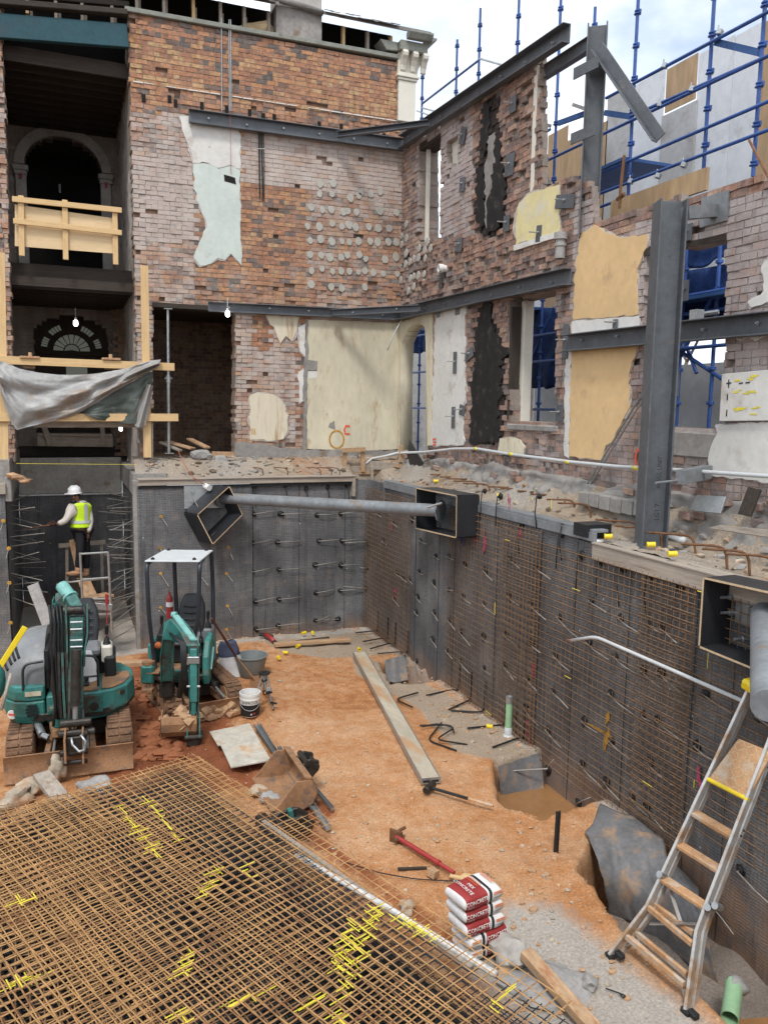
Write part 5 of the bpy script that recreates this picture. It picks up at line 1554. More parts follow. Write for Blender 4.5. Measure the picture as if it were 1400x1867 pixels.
# hoarding boards standing behind the scaffold
XH = 10.2
def hoard(xa, xb, y0, y1, key, label, x=XH, group='hoarding boards behind the scaffold'):
    """board with its bottom at y1 (pixels), its top edge along y0 line"""
    p0, p1 = at(xa, y0[0], 0, x), at(xb, y0[1], 0, x)
    zb_ = y1 if y1 < 12 else at((xa + xb) / 2, y1, 0, x).z
    b = MB(); b.prism([V(x, p0.y, zb_), V(x, p1.y, zb_), V(x, p1.y, (p0.z + p1.z) / 2 if abs(p0.z - p1.z) < .5 else p1.z), V(x, p0.y, (p0.z + p1.z) / 2 if abs(p0.z - p1.z) < .5 else p0.z)], V(.018, 0, 0))
    return tag(b.build('hoarding_board', M[key]), label, 'board', group)
HT = lambda px: 200 + (px - 1060) * (-165 / 340)
for xa, xb, key, lab in ((1108, 1156, 'hoard_dull', 'pale grey hoarding board just right of the upper column'), (1157, 1213, 'hoard_grey', 'grey hoarding board under the diagonal strut'),
                         (1275, 1340, 'hoard_grey', 'wide pale grey hoarding board right of the bare ply one'), (1341, 1392, 'hoard_grey', 'pale grey hoarding board near the right edge'), (1393, 1440, 'hoard_wood', 'brown ply hoarding board at the right edge'),
                         (1441, 1560, 'hoard_grey', 'grey hoarding board past the right edge')):
    hoard(xa, xb, (HT(xa), HT(xb)), 3.0, key, lab)
hoard(1216, 1272, (HT(1216), HT(1272)), 190, 'hoard_wood', 'bare brown ply board in the upper hoarding row')
hoard(1207, 1270, (208, 185), 3.0, 'hoard_dull', 'weathered grey board below the bare brown ply one', XH - .03)
hoard(1000, 1035, (238, 236), 3.0, 'hoard_wood', 'brown ply board left of the upper column'); hoard(1036, 1107, (240, 236), 3.0, 'hoard_wood', 'brown ply board just behind the upper column')
hoard(975, 998, (255, 245), 3.0, 'hoard_grey', 'grey board seen in the gap beside the white frame strip')
b = MB(); b.plank(at(1115, 385, 0, XH - 1.9), at(1290, 325, 0, XH - 1.9), .05, .3, (0, 0, 1)); tag(b.build('toe_board', M['hoard_wood']), 'brown toe board lying above the broken wall top', 'board')
for k, (y, key) in enumerate(((18.2, 'hoard_grey'), (16.2, 'hoard_grey'), (14.2, 'hoard_dull'), (12.2, 'hoard_grey'), (10.2, 'hoard_dull'), (8.2, 'hoard_grey'))):
    b = MB(); b.span((XH, y - 1.95, 0), (XH + .03, y, 2.5)); tag(b.build('site_fence', M[key]), 'pale site fence board low outside the window holes', 'fence', 'low site fence boards')
# the low building and the bare trees outside
shed = thing('outbuilding', 'low grey sided building with a dark roof edge seen through the upper window', 'building', (11.5, 25, 0))
b = MB(); b.span((9.2, 24, 0), (14, 30, 6.2)); b.build('wall', M['hoard_dull'], shed)
b = MB(); b.prism([V(8.9, 23.6, 6.15), V(14.3, 23.6, 6.9), V(14.3, 23.6, 7.05), V(8.9, 23.6, 6.3)], V(0, 7, 0)); b.build('roof', M['frame_dark'], shed)

def bare_tree(x, y, h, seed, label):
    rnd = random.Random(seed)
    t = thing('bare_tree', label, 'tree', (x, y, 0), 'trees outside the wall')
    tr = MB(); tw = MB()
    def grow(p, d, L, r, lev):
        q = p + d * L
        mid = (p + q) / 2 + V(rnd.uniform(-.1, .1), rnd.uniform(-.1, .1), 0) * L * .3
        (tr if lev < 2 else tw).tube([p, mid, q], r, 6 if lev < 2 else 3, rs=[r, r * .85, r * .7])
        if lev >= 5: return
        for k in range(3 if lev < 4 else 2):
            dd = (d + V(rnd.uniform(-.8, .8), rnd.uniform(-.8, .8), rnd.uniform(-.15, .5))).normalized()
            grow(q if k else mid, dd, L * rnd.uniform(.6, .8), r * .6, lev + 1)
    grow(V(x, y, -.1), V(0, 0, 1), h * .3, .16, 0)
    tr.build('trunk', M['bark'], t, smooth=True); tw.build('crown', M['bark'], t)
for a in ((15.5, 27, 9, 1, 'bare tree outside the arched doorway'), (15, 19, 8, 2, 'bare tree outside the narrow window hole'), (15.5, 13.5, 9, 3, 'bare tree outside the large window hole, left'), (14.5, 10.2, 8, 4, 'bare tree outside the large window hole, right'), (19, 15, 10, 5, 'bare tree farther off beyond the window holes'), (20, 23, 10, 6, 'bare tree farthest off beyond the doorway')):
    bare_tree(*a)
b = MB()
rnd = random.Random(4)
for k in range(5200):
    y = rnd.uniform(4, 45); x = 26 + 5 * nz(y * .2, 3) + rnd.uniform(-2, 2); z = rnd.random() ** 1.5 * (2.4 + .8 * nz(y * .4, 9))
    s = rnd.uniform(.05, .1); a = Euler((rnd.uniform(0, 3), rnd.uniform(0, 3), rnd.uniform(0, 3))).to_matrix()
    b.add([V(x, y, z) + a @ V(*q) * s for q in ((-1, -.5, 0), (1, -.5, .2), (1, .6, 0), (-1, .5, -.2))], [(0, 1, 2, 3)])
tag(b.build('hedge', M['leaf']), kind='stuff')

# ---------------------------------------------------------------- pit props: steel pipes in black boxed-out formwork
def boxout(label, quads, depth, t=.02):
    """open box of black ply: quads = 4 corner points of the mouth, depth = vector to the wall"""
    r = thing('formwork_box', label, 'formwork', quads[0])
    c = sum(quads, Vector()) / 4
    for k in range(4):
        a, d = quads[k], quads[(k + 1) % 4]
        n = ((a + d) / 2 - c); n -= (d - a).normalized() * n.dot((d - a).normalized()); n -= depth.normalized() * n.dot(depth.normalized()); n = n.normalized() * t
        b = MB(); b.prism([a, d, d + depth, a + depth], n); b.build('side_board', M['ply_black'], r)
        b = MB(); b.prism([a - depth.normalized() * .003, d - depth.normalized() * .003, d - depth.normalized() * .003 + n, a - depth.normalized() * .003 + n], depth.normalized() * .0025); b.build('raw_edge', M['ply_edge'], r)
    return r
yb1 = YB - .5
b1 = boxout('black boxed formwork tilted like a diamond at the left end of the pipe', [at(*q, 1, yb1) for q in ((361, 939), (418, 888), (441, 938), (388, 991))], V(-.2, .42, 0))
b = MB(); b.plank(at(388, 978, 1, YB - .25), at(430, 938, 1, YB - .25), .07, .05, (0, 1, 0)); b.build('timber_cleat', M['pine_dirty'], b1)
b = MB(); q0 = at(398, 905, 1, YB - .06); b.box(q0 + V(-.3, -.01, .0), (.75, .02, .46)); 
tag(b.build('anchor_plate', M['galv'], bevel=.003), 'grey steel plate bolted to the back pit face beside the tilted black box', 'plate')
for k in range(2):
    b = MB(); p = q0 + V(-.52, -.02, .12 - .2 * k); b.bar(p, p + V(0, -.05, 0), .022, 6); tag(b.build('bolt', M['galv']), 'upper bolt at the left side of the steel plate on the back pit face' if k == 0 else 'lower bolt at the left side of the steel plate on the back pit face', 'bolt', 'bolts of the plate')
xb2 = XR - .42
b2 = boxout('black boxed formwork on the right pit face at the right end of the pipe', [at(*q, 0, xb2) for q in ((759, 891), (832, 905), (831, 979), (758, 962))], V(.4, 0, 0))
pp = thing('steel_prop', 'long grey steel pipe spanning the pit corner between two black boxes', 'prop', at(600, 915, 1, 14.5))
pA, pB = at(404, 908, 1, YB - .12), at(802, 931, 0, XR - .25)
b = MB(); b.bar(pA, pB, .11, 24); b.build('pipe', M['steel_worn'], pp, smooth=40)
b = MB(); d = (pB - pA).normalized(); b.bar(pA - d * .02, pA + d * .02, .2, 8); b.build('end_plate', M['steel_worn'], pp); b = MB(); b.bar(pB, pB + d * .02, .2, 8); b.build('end_plate', M['steel_worn'], pp)
b = MB(); b.bar(at(806, 917, 0, XR - .35), at(780, 925, 0, XR - .5), .02, 6); b.build('bolt', M['galv'], pp)
xb3 = XR - .4
b3 = boxout('large black boxed formwork at the right edge above the ladder', [at(*q, 0, xb3) for q in ((1284, 1056), (1470, 1098), (1465, 1255), (1276, 1178))], V(.38, 0, 0))
p3 = thing('steel_prop', 'worn steel pipe leaving the large black box at the right edge', 'prop', at(1390, 1120, 0, XR - .2))
pa3 = at(1392, 1120, 0, XR - .12)
b = MB(); b.bar(pa3, pa3 + V(-1.6, -1.55, -.12), .115, 24); b.build('pipe', M['steel_worn'], p3, smooth=40)
b = MB(); b.box(at(1385, 1105, 0, XR - .05), (.03, .55, .46)); b.build('end_plate', M['galv'], p3, bevel=.003)
for px, py in ((1337, 1089), (1337, 1117), (1318, 1150), (1362, 1165), (1388, 1105)):
    b = MB(); p = at(px, py, 0, XR - .06); b.bar(p, p + V(-.13, .03, 0), .016, 6); b.bar(p, p + V(-.05, .01, 0), .03, 6); b.build('bolt', M['galv'], p3)
# small black upstand box where the edge plate steps
b = MB(); p = at(1050, 957, 0, XR - .03); q = at(1098, 972, 0, XR - .03); b.span((XR - .07, p.y, p.z - .12), (XR + .3, q.y + .25, p.z + .04)); tag(b.build('formwork_block', M['ply_black'], bevel=.004), 'small black block where the edge plate of the right pit face steps down', 'formwork')

# adjustable prop in the room opening
ap = thing('shoring_prop', 'galvanised adjustable prop standing in the room opening', 'prop', at(307, 828, 1, YW - .1))
p, q = at(308, 826, 1, YW - .08), at(306, 563, 1, YW - .08); m_ = at(307, 690, 1, YW - .08)
b = MB(); b.bar(p, m_, .034, 10); b.build('outer_tube', M['galv'], ap, smooth=40)
b = MB(); b.bar(m_, q, .027, 10); b.build('inner_tube', M['galv'], ap, smooth=40)
b = MB(); b.box(p, (.18, .18, .012)); b.build('end_plate', M['galv'], ap); b = MB(); b.box(q, (.16, .16, .012)); b.build('end_plate', M['galv'], ap)
b = MB(); b.bar(m_ + V(0, 0, -.08), m_ + V(0, 0, .06), .048, 10); b.bar(m_ + V(-.08, -.03, 0), m_ + V(.08, .03, .01), .01, 6); b.build('collar', M['galv'], ap, smooth=40)
b = MB()
for k in range(9): b.bar(m_ + (q - m_) * (.1 + k * .09) + V(0, -.0285, 0), m_ + (q - m_) * (.1 + k * .09) + V(0, -.027, 0), .008, 6)
b.build('pin_hole', M['ink'], ap)
# ---------------------------------------------------------------- mini excavators
def boxbeam(b, pts, hs, w, side, mi=0, ws=None):
    """lofted rectangular beam along pts with heights hs, width w across side"""
    pts = [Vector(p) for p in pts]; side = Vector(side).normalized()
    vs = []
    for i, p in enumerate(pts):
        d = (pts[min(i + 1, len(pts) - 1)] - pts[max(i - 1, 0)]).normalized()
        n = side.cross(d).normalized()
        ww = (ws[i] if ws else w) / 2
        vs += [p + side * ww + n * hs[i] / 2, p - side * ww + n * hs[i] / 2, p - side * ww - n * hs[i] / 2, p + side * ww - n * hs[i] / 2]
    fs = []
    for i in range(len(pts) - 1):
        a = i * 4
        fs += [(a + j, a + (j + 1) % 4, a + 4 + (j + 1) % 4, a + 4 + j) for j in range(4)]
    fs += [(0, 1, 2, 3), tuple(len(vs) - 4 + j for j in range(4))]
    return b.add(vs, fs, mi)

def cyl_jack(parent, p, q, r, split, key1='teal_light', key2='galv'):
    p, q = Vector(p), Vector(q)
    m = p + (q - p) * split
    b = MB(); b.bar(p, m, r, 12); b.bar(m - (q - p).normalized() * .03, m, r * 1.2, 12); o = b.build('hydraulic_ram', M[key1], parent, smooth=40)
    c = MB(); c.bar(m, q, r * .55, 10); c.build('ram_rod', M[key2], o, smooth=40)
    return o

def undercarriage(t, C, ang, gauge, tw, L, rad, blade_w, blade_h, blade_d):
    """tracks, frame and dozer blade; forward is local +y rotated so that it points to (sin ang, -cos ang)"""
    f = V(math.sin(ang), -math.cos(ang), 0); e = V(math.cos(ang), math.sin(ang), 0)
    G = lambda x, y, z: C + e * x + f * y + V(0, 0, z)
    for s in (-1, 1):
        b = MB()
        x0, x1 = s * gauge / 2 - tw / 2, s * gauge / 2 + tw / 2
        prof = []
        for k in range(9):
            a = -math.pi / 2 + math.pi * k / 8
            prof.append((L / 2 - rad + rad * math.cos(a), rad + rad * math.sin(a)))
        for k in range(9):
            a = math.pi / 2 + math.pi * k / 8
            prof.append((-L / 2 + rad + rad * .92 * math.cos(a), rad + rad * math.sin(a)))
        inner = [(y * .96 + (0), rad + (z - rad) * .78) for y, z in prof]
        n = len(prof)
        vs = [G(x0, y, z) for y, z in prof] + [G(x1, y, z) for y, z in prof] + [G(x0, y, z) for y, z in inner] + [G(x1, y, z) for y, z in inner]
        fs = []
        for i in range(n):
            j = (i + 1) % n
            fs += [(i, j, n + j, n + i), (2 * n + i, 2 * n + j, 3 * n + j, 3 * n + i), (i, j, 2 * n + j, 2 * n + i), (n + i, n + j, 3 * n + j, 3 * n + i)]
        b.add(vs, fs)
        # lugs
        per = []
        for i in range(n):
            (ya, za), (yb_, zb_) = prof[i], prof[(i + 1) % n]
            m = max(1, int(math.hypot(yb_ - ya, zb_ - za) / .085))
            for k in range(m):
                per.append((ya + (yb_ - ya) * (k + .5) / m, za + (zb_ - za) * (k + .5) / m, math.atan2(zb_ - za, yb_ - ya)))
        for k, (y, z, a) in enumerate(per):
            for xa, xb in ((x0 + .01, (x0 + x1) / 2 - .01), ((x0 + x1) / 2 + .01, x1 - .01)):
                c = G((xa + xb) / 2, y, z)
                rot = Matrix((e, f, V(0, 0, 1))).transposed() @ Matrix.Rotation(a + (.0 if xa == x0 + .01 else .0), 3, 'X')
                b.box(c, (xb - xa, .045, .045 + .012 * random.random()), rot)
        o = b.build('track', M['track'], t, bevel=.006)
        c = MB()
        for yy in (-L / 2 + rad, L / 2 - rad):
            c.bar(G(x0 - .012, yy, rad), G(x1 + .012, yy, rad), rad * .72, 16)
        for k in range(4):
            yy = -L / 2 + rad + (L - 2 * rad) * (k + .5) / 4
            c.bar(G(x0 + .03, yy, rad * .55), G(x1 - .03, yy, rad * .55), rad * .38, 12)
        c.build('wheel', M['mud_steel'], o, smooth=40)
        c = MB(); c.box(G((x0 + x1) / 2, 0, rad), (tw * .7, L * .62, rad * .7), Matrix((e, f, V(0, 0, 1))).transposed()); c.build('track_frame', M['mud_steel'], o, bevel=.01)
    Rm = Matrix((e, f, V(0, 0, 1))).transposed()
    b = MB(); b.box(G(0, 0, rad * 1.2), (gauge - tw + .02, L * .42, .2), Rm); b.bar(G(0, 0, rad * 1.4), G(0, 0, .52), .28, 20); b.build('car_body', M['greasy'], t, bevel=.01)
    yb0 = L / 2 + blade_d
    b = MB(); nb = 9
    pts = []
    for k in range(nb):
        a = -.55 + 1.1 * k / (nb - 1)
        pts.append((yb0 - .12 * math.cos(a * 1.6) + .1, .03 + blade_h * k / (nb - 1)))
    outl = pts + [(y - .03, z) for y, z in reversed(pts)]
    b.prism([G(-blade_w / 2, y, z) for y, z in outl], e * blade_w)
    bl = b.build('blade', M['mud_steel'], t, bevel=.004)
    for s in (-1, 1):
        c = MB(); c.plank(G(s * .24, .2, rad * 1.1), G(s * .3, yb0 - .03, .2), .07, .12, (0, 0, 1)); c.build('blade_arm', M['mud_steel'], t, bevel=.006)
    cyl_jack(t, G(-.18, .3, .42), G(-.2, yb0 - .03, .32), .035, .5, 'greasy'); cyl_jack(t, G(.2, .3, .42), G(.22, yb0 - .03, .32), .035, .5, 'greasy')
    return G

def make_seat(t, G, x, y, z, Rm):
    def sp(w, y0, z0, h, th, lean):
        b = MB()
        def fn(u, v):
            a = u * 2 * math.pi
            cu, su = math.cos(a), math.sin(a)
            k = .86 + .14 * math.sin(math.pi * min(1, v * 1.15)) - (.25 * max(0, v - .8) / .2)
            xx = (abs(cu) ** .5) * (1 if cu > 0 else -1) * w / 2 * k
            yy = (abs(su) ** .6) * (1 if su > 0 else -1) * th / 2
            return G(x + xx, y + y0 + yy - lean * v, z + z0 + h * v)
        b.grid(fn, 24, 8)
        b.f.append(tuple(8 * 25 + i for i in range(24))); b.m.append(0)
        return b
    st = sp(.44, -.2, .05, .62, .14, .14).build('seat_back', M['seat'], t, smooth=50)
    b = MB()
    for k in range(4): b.tube([G(x - .13, y - .125 - .03 * k * .9, z + .2 + k * .1), G(x, y - .115 - .03 * k * .9, z + .19 + k * .1), G(x + .13, y - .125 - .03 * k * .9, z + .2 + k * .1)], .012, 5)
    b.build('seat_rib', M['black'], st)
    b = MB(); b.box(G(x, y + .06, z + .02), (.46, .46, .13), Rm); b.build('seat_cushion', M['hood'], t, bevel=.04)
    b = MB(); b.box(G(x, y, z - .12), (.36, .36, .16), Rm); b.build('seat_base', M['black'], t, bevel=.01)

def joystick(t, G, x, y, z, Rm, key='hood'):
    b = MB(); b.box(G(x, y, z - .12), (.15, .32, .26), Rm); o = b.build('console', M[key], t, bevel=.03)
    b = MB()
    for k in range(4): b.lathe([(.055 - .008 * k, 0), (.06 - .008 * k, .012), (.05 - .008 * k, .024)], 10, Matrix.Translation(G(x, y + .06, z + .01 + k * .024)))
    b.bar(G(x, y + .06, z + .1), G(x, y + .08, z + .17), .012, 6); b.bar(G(x, y + .08, z + .16), G(x + .01, y + .1, z + .29), .024, 8, .03)
    b.build('lever', M['black'], o, smooth=40)

# ---- the farther machine with a canopy
exR = thing('mini_excavator', 'mini excavator with a white canopy roof, bucket resting on the clay', 'excavator', (1.78, 13.0, ZF))
C = V(1.80, 12.98, ZF + .0)
undercarriage(exR, C, RAD(9), .98, .25, 1.62, .2, 1.2, .28, .26)
f = V(-.33, -.944, 0); e = V(.944, -.33, 0); Rm = Matrix((e, f, V(0, 0, 1))).transposed()
CU = V(1.68, 12.98, ZF)
G = lambda x, y, z: CU + e * x + f * y + V(0, 0, z)
b = MB(); b.box(G(0, -.05, .55), (.98, 1.15, .1), Rm); b.build('deck_frame', M['greasy'], exR, bevel=.02)
b = MB()
pl = [(-.5, .25), (-.5, -.3), (-.35, -.62), (0, -.72), (.35, -.62), (.5, -.3), (.5, -.05), (.42, -.05), (.42, -.3), (-.42, -.3), (-.42, .25)]
b.prism([G(x, y, .6) for x, y in pl], V(0, 0, .42)); b.build('engine_cover', M['teal'], exR, bevel=.03)
b = MB(); b.box(G(-.06, .3, .63), (.8, .5, .03), Rm); b.build('floor_plate', M['mud_steel'], exR, bevel=.005)
b = MB()   # right hand side skirt, a curved teal panel
prof = [(.5, .45), (.56, .62), (.52, .9), (.36, 1.12), (.16, 1.2), (.02, 1.16), (.1, .98), (.22, .84), (.3, .66), (.28, .48)]
b.prism([G(.42, y, z - .02) for y, z in prof], e * .1); 
sk = b.build('side_panel', M['teal'], exR, bevel=.02)
b = MB(); b.box(G(.08, .52, .58), (.42, .06, .2), Rm); b.build('front_panel', M['teal_dirty'], exR, bevel=.012)
b = MB()
for i in range(4):
    for j in range(2): b.box(G(.04 + j * .09, .553, .52 + i * .035), (.07, .006, .012), Rm)
b.build('grille', M['ink'], exR)
b = MB(); b.box(G(-.44, .4, .6), (.2, .3, .3), Rm); b.build('side_panel', M['teal_dirty'], exR, bevel=.03)
b = MB(); b.bar(G(-.44, .44, .75), G(-.44, .44, .8), .1, 12); b.bar(G(-.43, .5, .3), G(-.43, .5, .62), .03, 8); b.box(G(-.43, .56, .36), (.16, .14, .05), Rm); b.build('step', M['mud_steel'], exR)
b = MB(); b.blob(G(-.34, .2, .98), (.055, .05, .06), 1, .06, 2); b.build('beacon', M['ink_orange'], exR, smooth=True)
make_seat(exR, G, .1, -.1, 1.0, Rm)
b = MB(); b.box(G(.1, -.15, .8), (.5, .5, .3), Rm); b.build('seat_plinth', M['black'], exR, bevel=.02)
joystick(exR, G, -.3, .02, 1.15, Rm, 'black'); joystick(exR, G, .42, -.1, 1.2, Rm)
b = MB()
for x, y in ((-.2, .2), (-.12, .26), (.3, .2)): b.tube([G(x, y, .65), G(x, y + .02, .95), G(x + .03, y - .02, 1.1)], .011, 5); b.blob(G(x + .03, y - .02, 1.12), (.022, .022, .03), 1, .0, 1)
b.bar(G(.33, .05, 1.0), G(.31, .12, 1.35), .012, 6); b.build('lever', M['black'], exR)
b = MB(); b.box(G(.26, .28, .78), (.3, .3, .26), Rm); b.build('travel_box', M['black'], exR, bevel=.03)
b = MB(); b.box(G(.19, .44, .84), (.13, .008, .2), Rm); b.build('warning_plate', M['plaster_yellow'], exR)
# canopy
b = MB()
cq = [(-.44, .52), (.4, .52), (.44, -.46), (-.36, -.46)]
b.prism([G(x, y, 2.4 + .0 * y) for x, y in cq], V(0, 0, .022)); 
cn = b.build('canopy', M['canopy'], exR, bevel=.006)
b = MB()
for x, y in ((-.34, .42), (.3, .42), (.34, -.4), (-.28, -.4)): b.lathe([(.03, 0), (.03, .025), (.018, .03), (0, .045)], 8, Matrix.Translation(G(x, y, 2.42)))
b.build('canopy_bolt', M['black'], cn)
def bend(pts, n=4):
    out = []
    for i in range(len(pts)):
        if 0 < i < len(pts) - 1:
            a, c, d = pts[i - 1], pts[i], pts[i + 1]
            p, q = c + (a - c) * min(.4, .13 / (a - c).length), c + (d - c) * min(.4, .13 / (d - c).length)
            for k in range(n + 1):
                t = k / n; out.append(p * (1 - t) ** 2 + c * 2 * t * (1 - t) + q * t * t)
        else: out.append(pts[i])
    return out
for pts in ([G(-.38, .0, 2.385), G(-.41, .53, 2.37), G(-.4, .5, 1.55), G(-.36, .36, .7)], [G(.37, 0, 2.385), G(.4, .53, 2.37), G(.36, .48, 1.5), G(.2, .32, .85)], [G(.42, -.43, 2.39), G(.43, -.46, 1.8), G(.46, -.3, .95)], [G(-.2, -.43, 2.39), G(-.19, -.45, 1.8), G(-.14, -.38, .95)]):
    b = MB(); b.tube(bend(pts), .034, 10); b.build('canopy_post', M['frame_dark'], exR, smooth=50)
b = MB(); q = G(-.27, -.36, 1.28); b.lathe([(0, 0), (.055, .005), (.055, .33), (.03, .38), (.02, .4), (.02, .44), (0, .44)], 12, Matrix.Translation(q)); ext = b.build('fire_extinguisher', M['red'], exR, smooth=40)
b = MB(); b.lathe([(.0565, .2), (.0565, .28)], 12, Matrix.Translation(q)); b.build('label_band', M['ink_white'], ext); b = MB(); b.bar(q + V(0, 0, .42), q + V(-.05, -.02, .5), .012, 5); b.build('valve', M['galv'], ext)
# boom, arm and bucket
Y0 = 12.12
sd = V(.95, -.2, 0).normalized()
F = at(305, 1238, 1, 12.1); K = at(309, 1150, 1, 11.85); K2 = at(322, 1148, 1, 11.7); A = at(354, 1185, 1, 11.25); BKT = at(354, 1338, 1, 11.15)
b = MB(); boxbeam(b, [F, (F + K) / 2 + V(-.02, .03, 0), K, K2, (K2 + A) / 2 + V(.02, 0, .03), A], [.16, .24, .3, .3, .22, .14], .16, sd); bo = b.build('boom', M['teal_grime'], exR, bevel=.012)
for off, name in ((.083, 1), (-.083, 1)):
    b = MB(); boxbeam(b, [p + sd * off for p in (F, (F + K) / 2 + V(-.02, .03, 0), K, K2, (K2 + A) / 2 + V(.02, 0, .03), A)], [.19, .27, .33, .33, .25, .17], .016, sd); b.build('boom_plate', M['teal'], bo, bevel=.004)
b = MB(); b.box(F + V(0, .06, -.08), (.2, .2, .42), Rm); b.bar(F + sd * -.14, F + sd * .14, .05, 10); b.build('swing_post', M['greasy'], exR, bevel=.02)
b = MB(); boxbeam(b, [at(320, 1124, 1, 11.75), at(336, 1146, 1, 11.5), at(354, 1170, 1, 11.25)], [.09, .09, .085], .1, sd); b.build('ram_guard', M['teal_light'], exR, bevel=.015)
b = MB(); b.bar(at(314, 1121, 1, 11.78), at(322, 1121, 1, 11.74), .045, 10); b.build('boom_pin', M['teal_light'], exR, smooth=40)
cyl_jack(exR, at(327, 1270, 1, 11.9), at(343, 1180, 1, 11.5), .045, .6, 'greasy')
b = MB(); boxbeam(b, [A + V(0, 0, .06), A + V(.0, 0, -.12), (A + BKT) / 2, BKT], [.2, .22, .17, .12], .12, sd); ar = b.build('arm', M['greasy'], exR, bevel=.01)
for off in (-.062, .062):
    b = MB(); boxbeam(b, [p + sd * off for p in (A + V(0, 0, .08), A + V(.0, 0, -.12), (A + BKT) / 2, BKT + V(0, 0, .12))], [.18, .24, .19, .1], .012, sd); b.build('arm_plate', M['teal_grime'], ar, bevel=.003)
fr = V(-.2, -.95, 0).normalized()
for (p0, p1, l0) in ((A + V(0, 0, .05) + fr * .1, (A + BKT) / 2 + fr * .13 + V(0, 0, -.1), .0),):
    b = MB(); boxbeam(b, [p0, (p0 + p1) / 2, p1], [.09, .1, .08], .1, sd); b.build('ram_guard', M['teal'], exR, bevel=.012)
cyl_jack(exR, (A + BKT) / 2 + fr * .12 + V(0, 0, -.05), BKT + fr * .08 + V(0, 0, .18), .035, .6, 'teal_dirty')
b = MB(); b.box((A + BKT) / 2 + fr * .12 + V(0, 0, .12), (.19, .03, .03), Rm); b.box(A + fr * .16 + V(0, 0, -.1), (.16, .05, .1), Rm); b.build('ram_clamp', M['galv'], exR, bevel=.006)
for k in range(5):
    b = MB(); o_ = sd * (-.1 + .012 * k)
    b.tube([K2 + o_ + V(0, 0, -.05), A + o_ * 1.3 + V(-.05, 0, .1), A + o_ * 1.2 + V(-.06, -.02, -.2), (A + BKT) / 2 + o_ + V(-.02, 0, -.05)], .013, 6); b.build('hose', M['black'], exR, smooth=True)
for s in (-1, 1):
    b = MB(); boxbeam(b, [BKT + sd * .08 * s + V(0, 0, .3), BKT + sd * .085 * s + fr * .1 + V(0, 0, .12), BKT + sd * .085 * s + fr * .14 + V(0, 0, -.0)], [.05, .06, .05], .02, sd); b.build('bucket_link', M['teal_dirty'], exR, bevel=.004)
b = MB(); b.bar(BKT - sd * .13, BKT + sd * .13, .04, 10); b.bar(BKT - sd * .13 + fr * .13, BKT + sd * .13 + fr * .13, .035, 10); b.box(BKT + V(0, 0, -.08) + fr * .03, (.18, .22, .14), Rm); b.build('quick_hitch', M['greasy'], exR, bevel=.015)

def bucket_mesh(Mx, W=.62, key='mud_steel', name='bucket', parent=None, depth=.46):
    """Mx maps (x across, y from back to lip, z up) to the world"""
    prof = [(0.0, .36), (-.06, .28), (-.07, .16), (-.02, .05), (.1, 0.0), (.26, .0), (depth, .03)]
    th = .02
    inner = [(y + th * (.9 if z > .03 else .2), z + (th if z < .2 else 0)) for y, z in prof]
    b = MB()
    out = [Vector((-W / 2, y, z)) for y, z in prof] + [Vector((-W / 2, y, z)) for y, z in reversed(inner)]
    b.prism([Mx @ p for p in out], (Mx.to_3x3() @ Vector((W, 0, 0))))
    for s in (-1, 1):
        x = s * W / 2 - (.018 if s > 0 else 0)
        pp_ = [Vector((x, y, z)) for y, z in prof] + [Vector((x, depth * .8, .12)), Vector((x, .2, .36))]
        b.prism([Mx @ p for p in pp_], Mx.to_3x3() @ Vector((.018, 0, 0)))
    return b
zr = BKT.z - ZF
Mb = Matrix.Translation(V(BKT.x - .2, BKT.y + .02, ZF + .1)) @ Matrix((tuple(sd) , tuple(-fr), (0, 0, 1))).transposed().to_4x4() @ Matrix.Rotation(RAD(14), 4, 'X')
bk_ = bucket_mesh(Mb, .5).build('bucket', M['mud_steel'], exR, bevel=.005)
b = MB()
for k in range(10): b.blob(Mb @ V(random.uniform(-.2, .2), random.uniform(.0, .3), random.uniform(.18, .34)), (.1, .1, .06), k, .4, 1)
b.build('caked_clay', M['mud'], bk_)
b = MB()
for k in range(26):
    ang = RAD(9); ff = V(math.sin(ang), -math.cos(ang), 0); ee = V(math.cos(ang), math.sin(ang), 0)
    b.blob(C + ee * random.uniform(-.55, .55) + ff * random.uniform(1.03, 1.1) + V(0, 0, random.uniform(.04, .2)), (.09, .05, .06), k, .45, 1)
b.build('caked_clay', M['mud'], exR)
# worn lettering patches on boom and skirt (pale worn decals)
b = MB(); b.plank(G(.525, .42, .66), G(.525, .18, .95), .004, .05, e) ; b.build('faded_decal', M['teal_light'], exR)

# ---- the nearer machine, canopy removed
exL = thing('mini_excavator', 'larger mini excavator without canopy, grey hood, boom folded upright in front', 'excavator', (0, 12, ZF))
C = V(-.02, 11.95, ZF)
undercarriage(exL, C, RAD(-2), 1.24, .32, 2.1, .25, 1.56, .36, .3)
f = V(-.05, -1, 0).normalized(); e = V(1, -.05, 0).normalized(); Rm = Matrix((e, f, V(0, 0, 1))).transposed()
CU = V(-.02, 11.98, ZF)
G = lambda x, y, z: CU + e * x + f * y + V(0, 0, z)
def ring(pts, z): return [G(x, y, z) for x, y in pts]
outl = []
for k in range(40):
    a = 2 * math.pi * k / 40
    x, y = .87 * math.cos(a), .87 * math.sin(a)
    outl.append((x, min(y, .74)))
b = MB(); b.prism(ring(outl, .56), V(0, 0, .1)); b.build('deck_frame', M['greasy'], exL, bevel=.01)
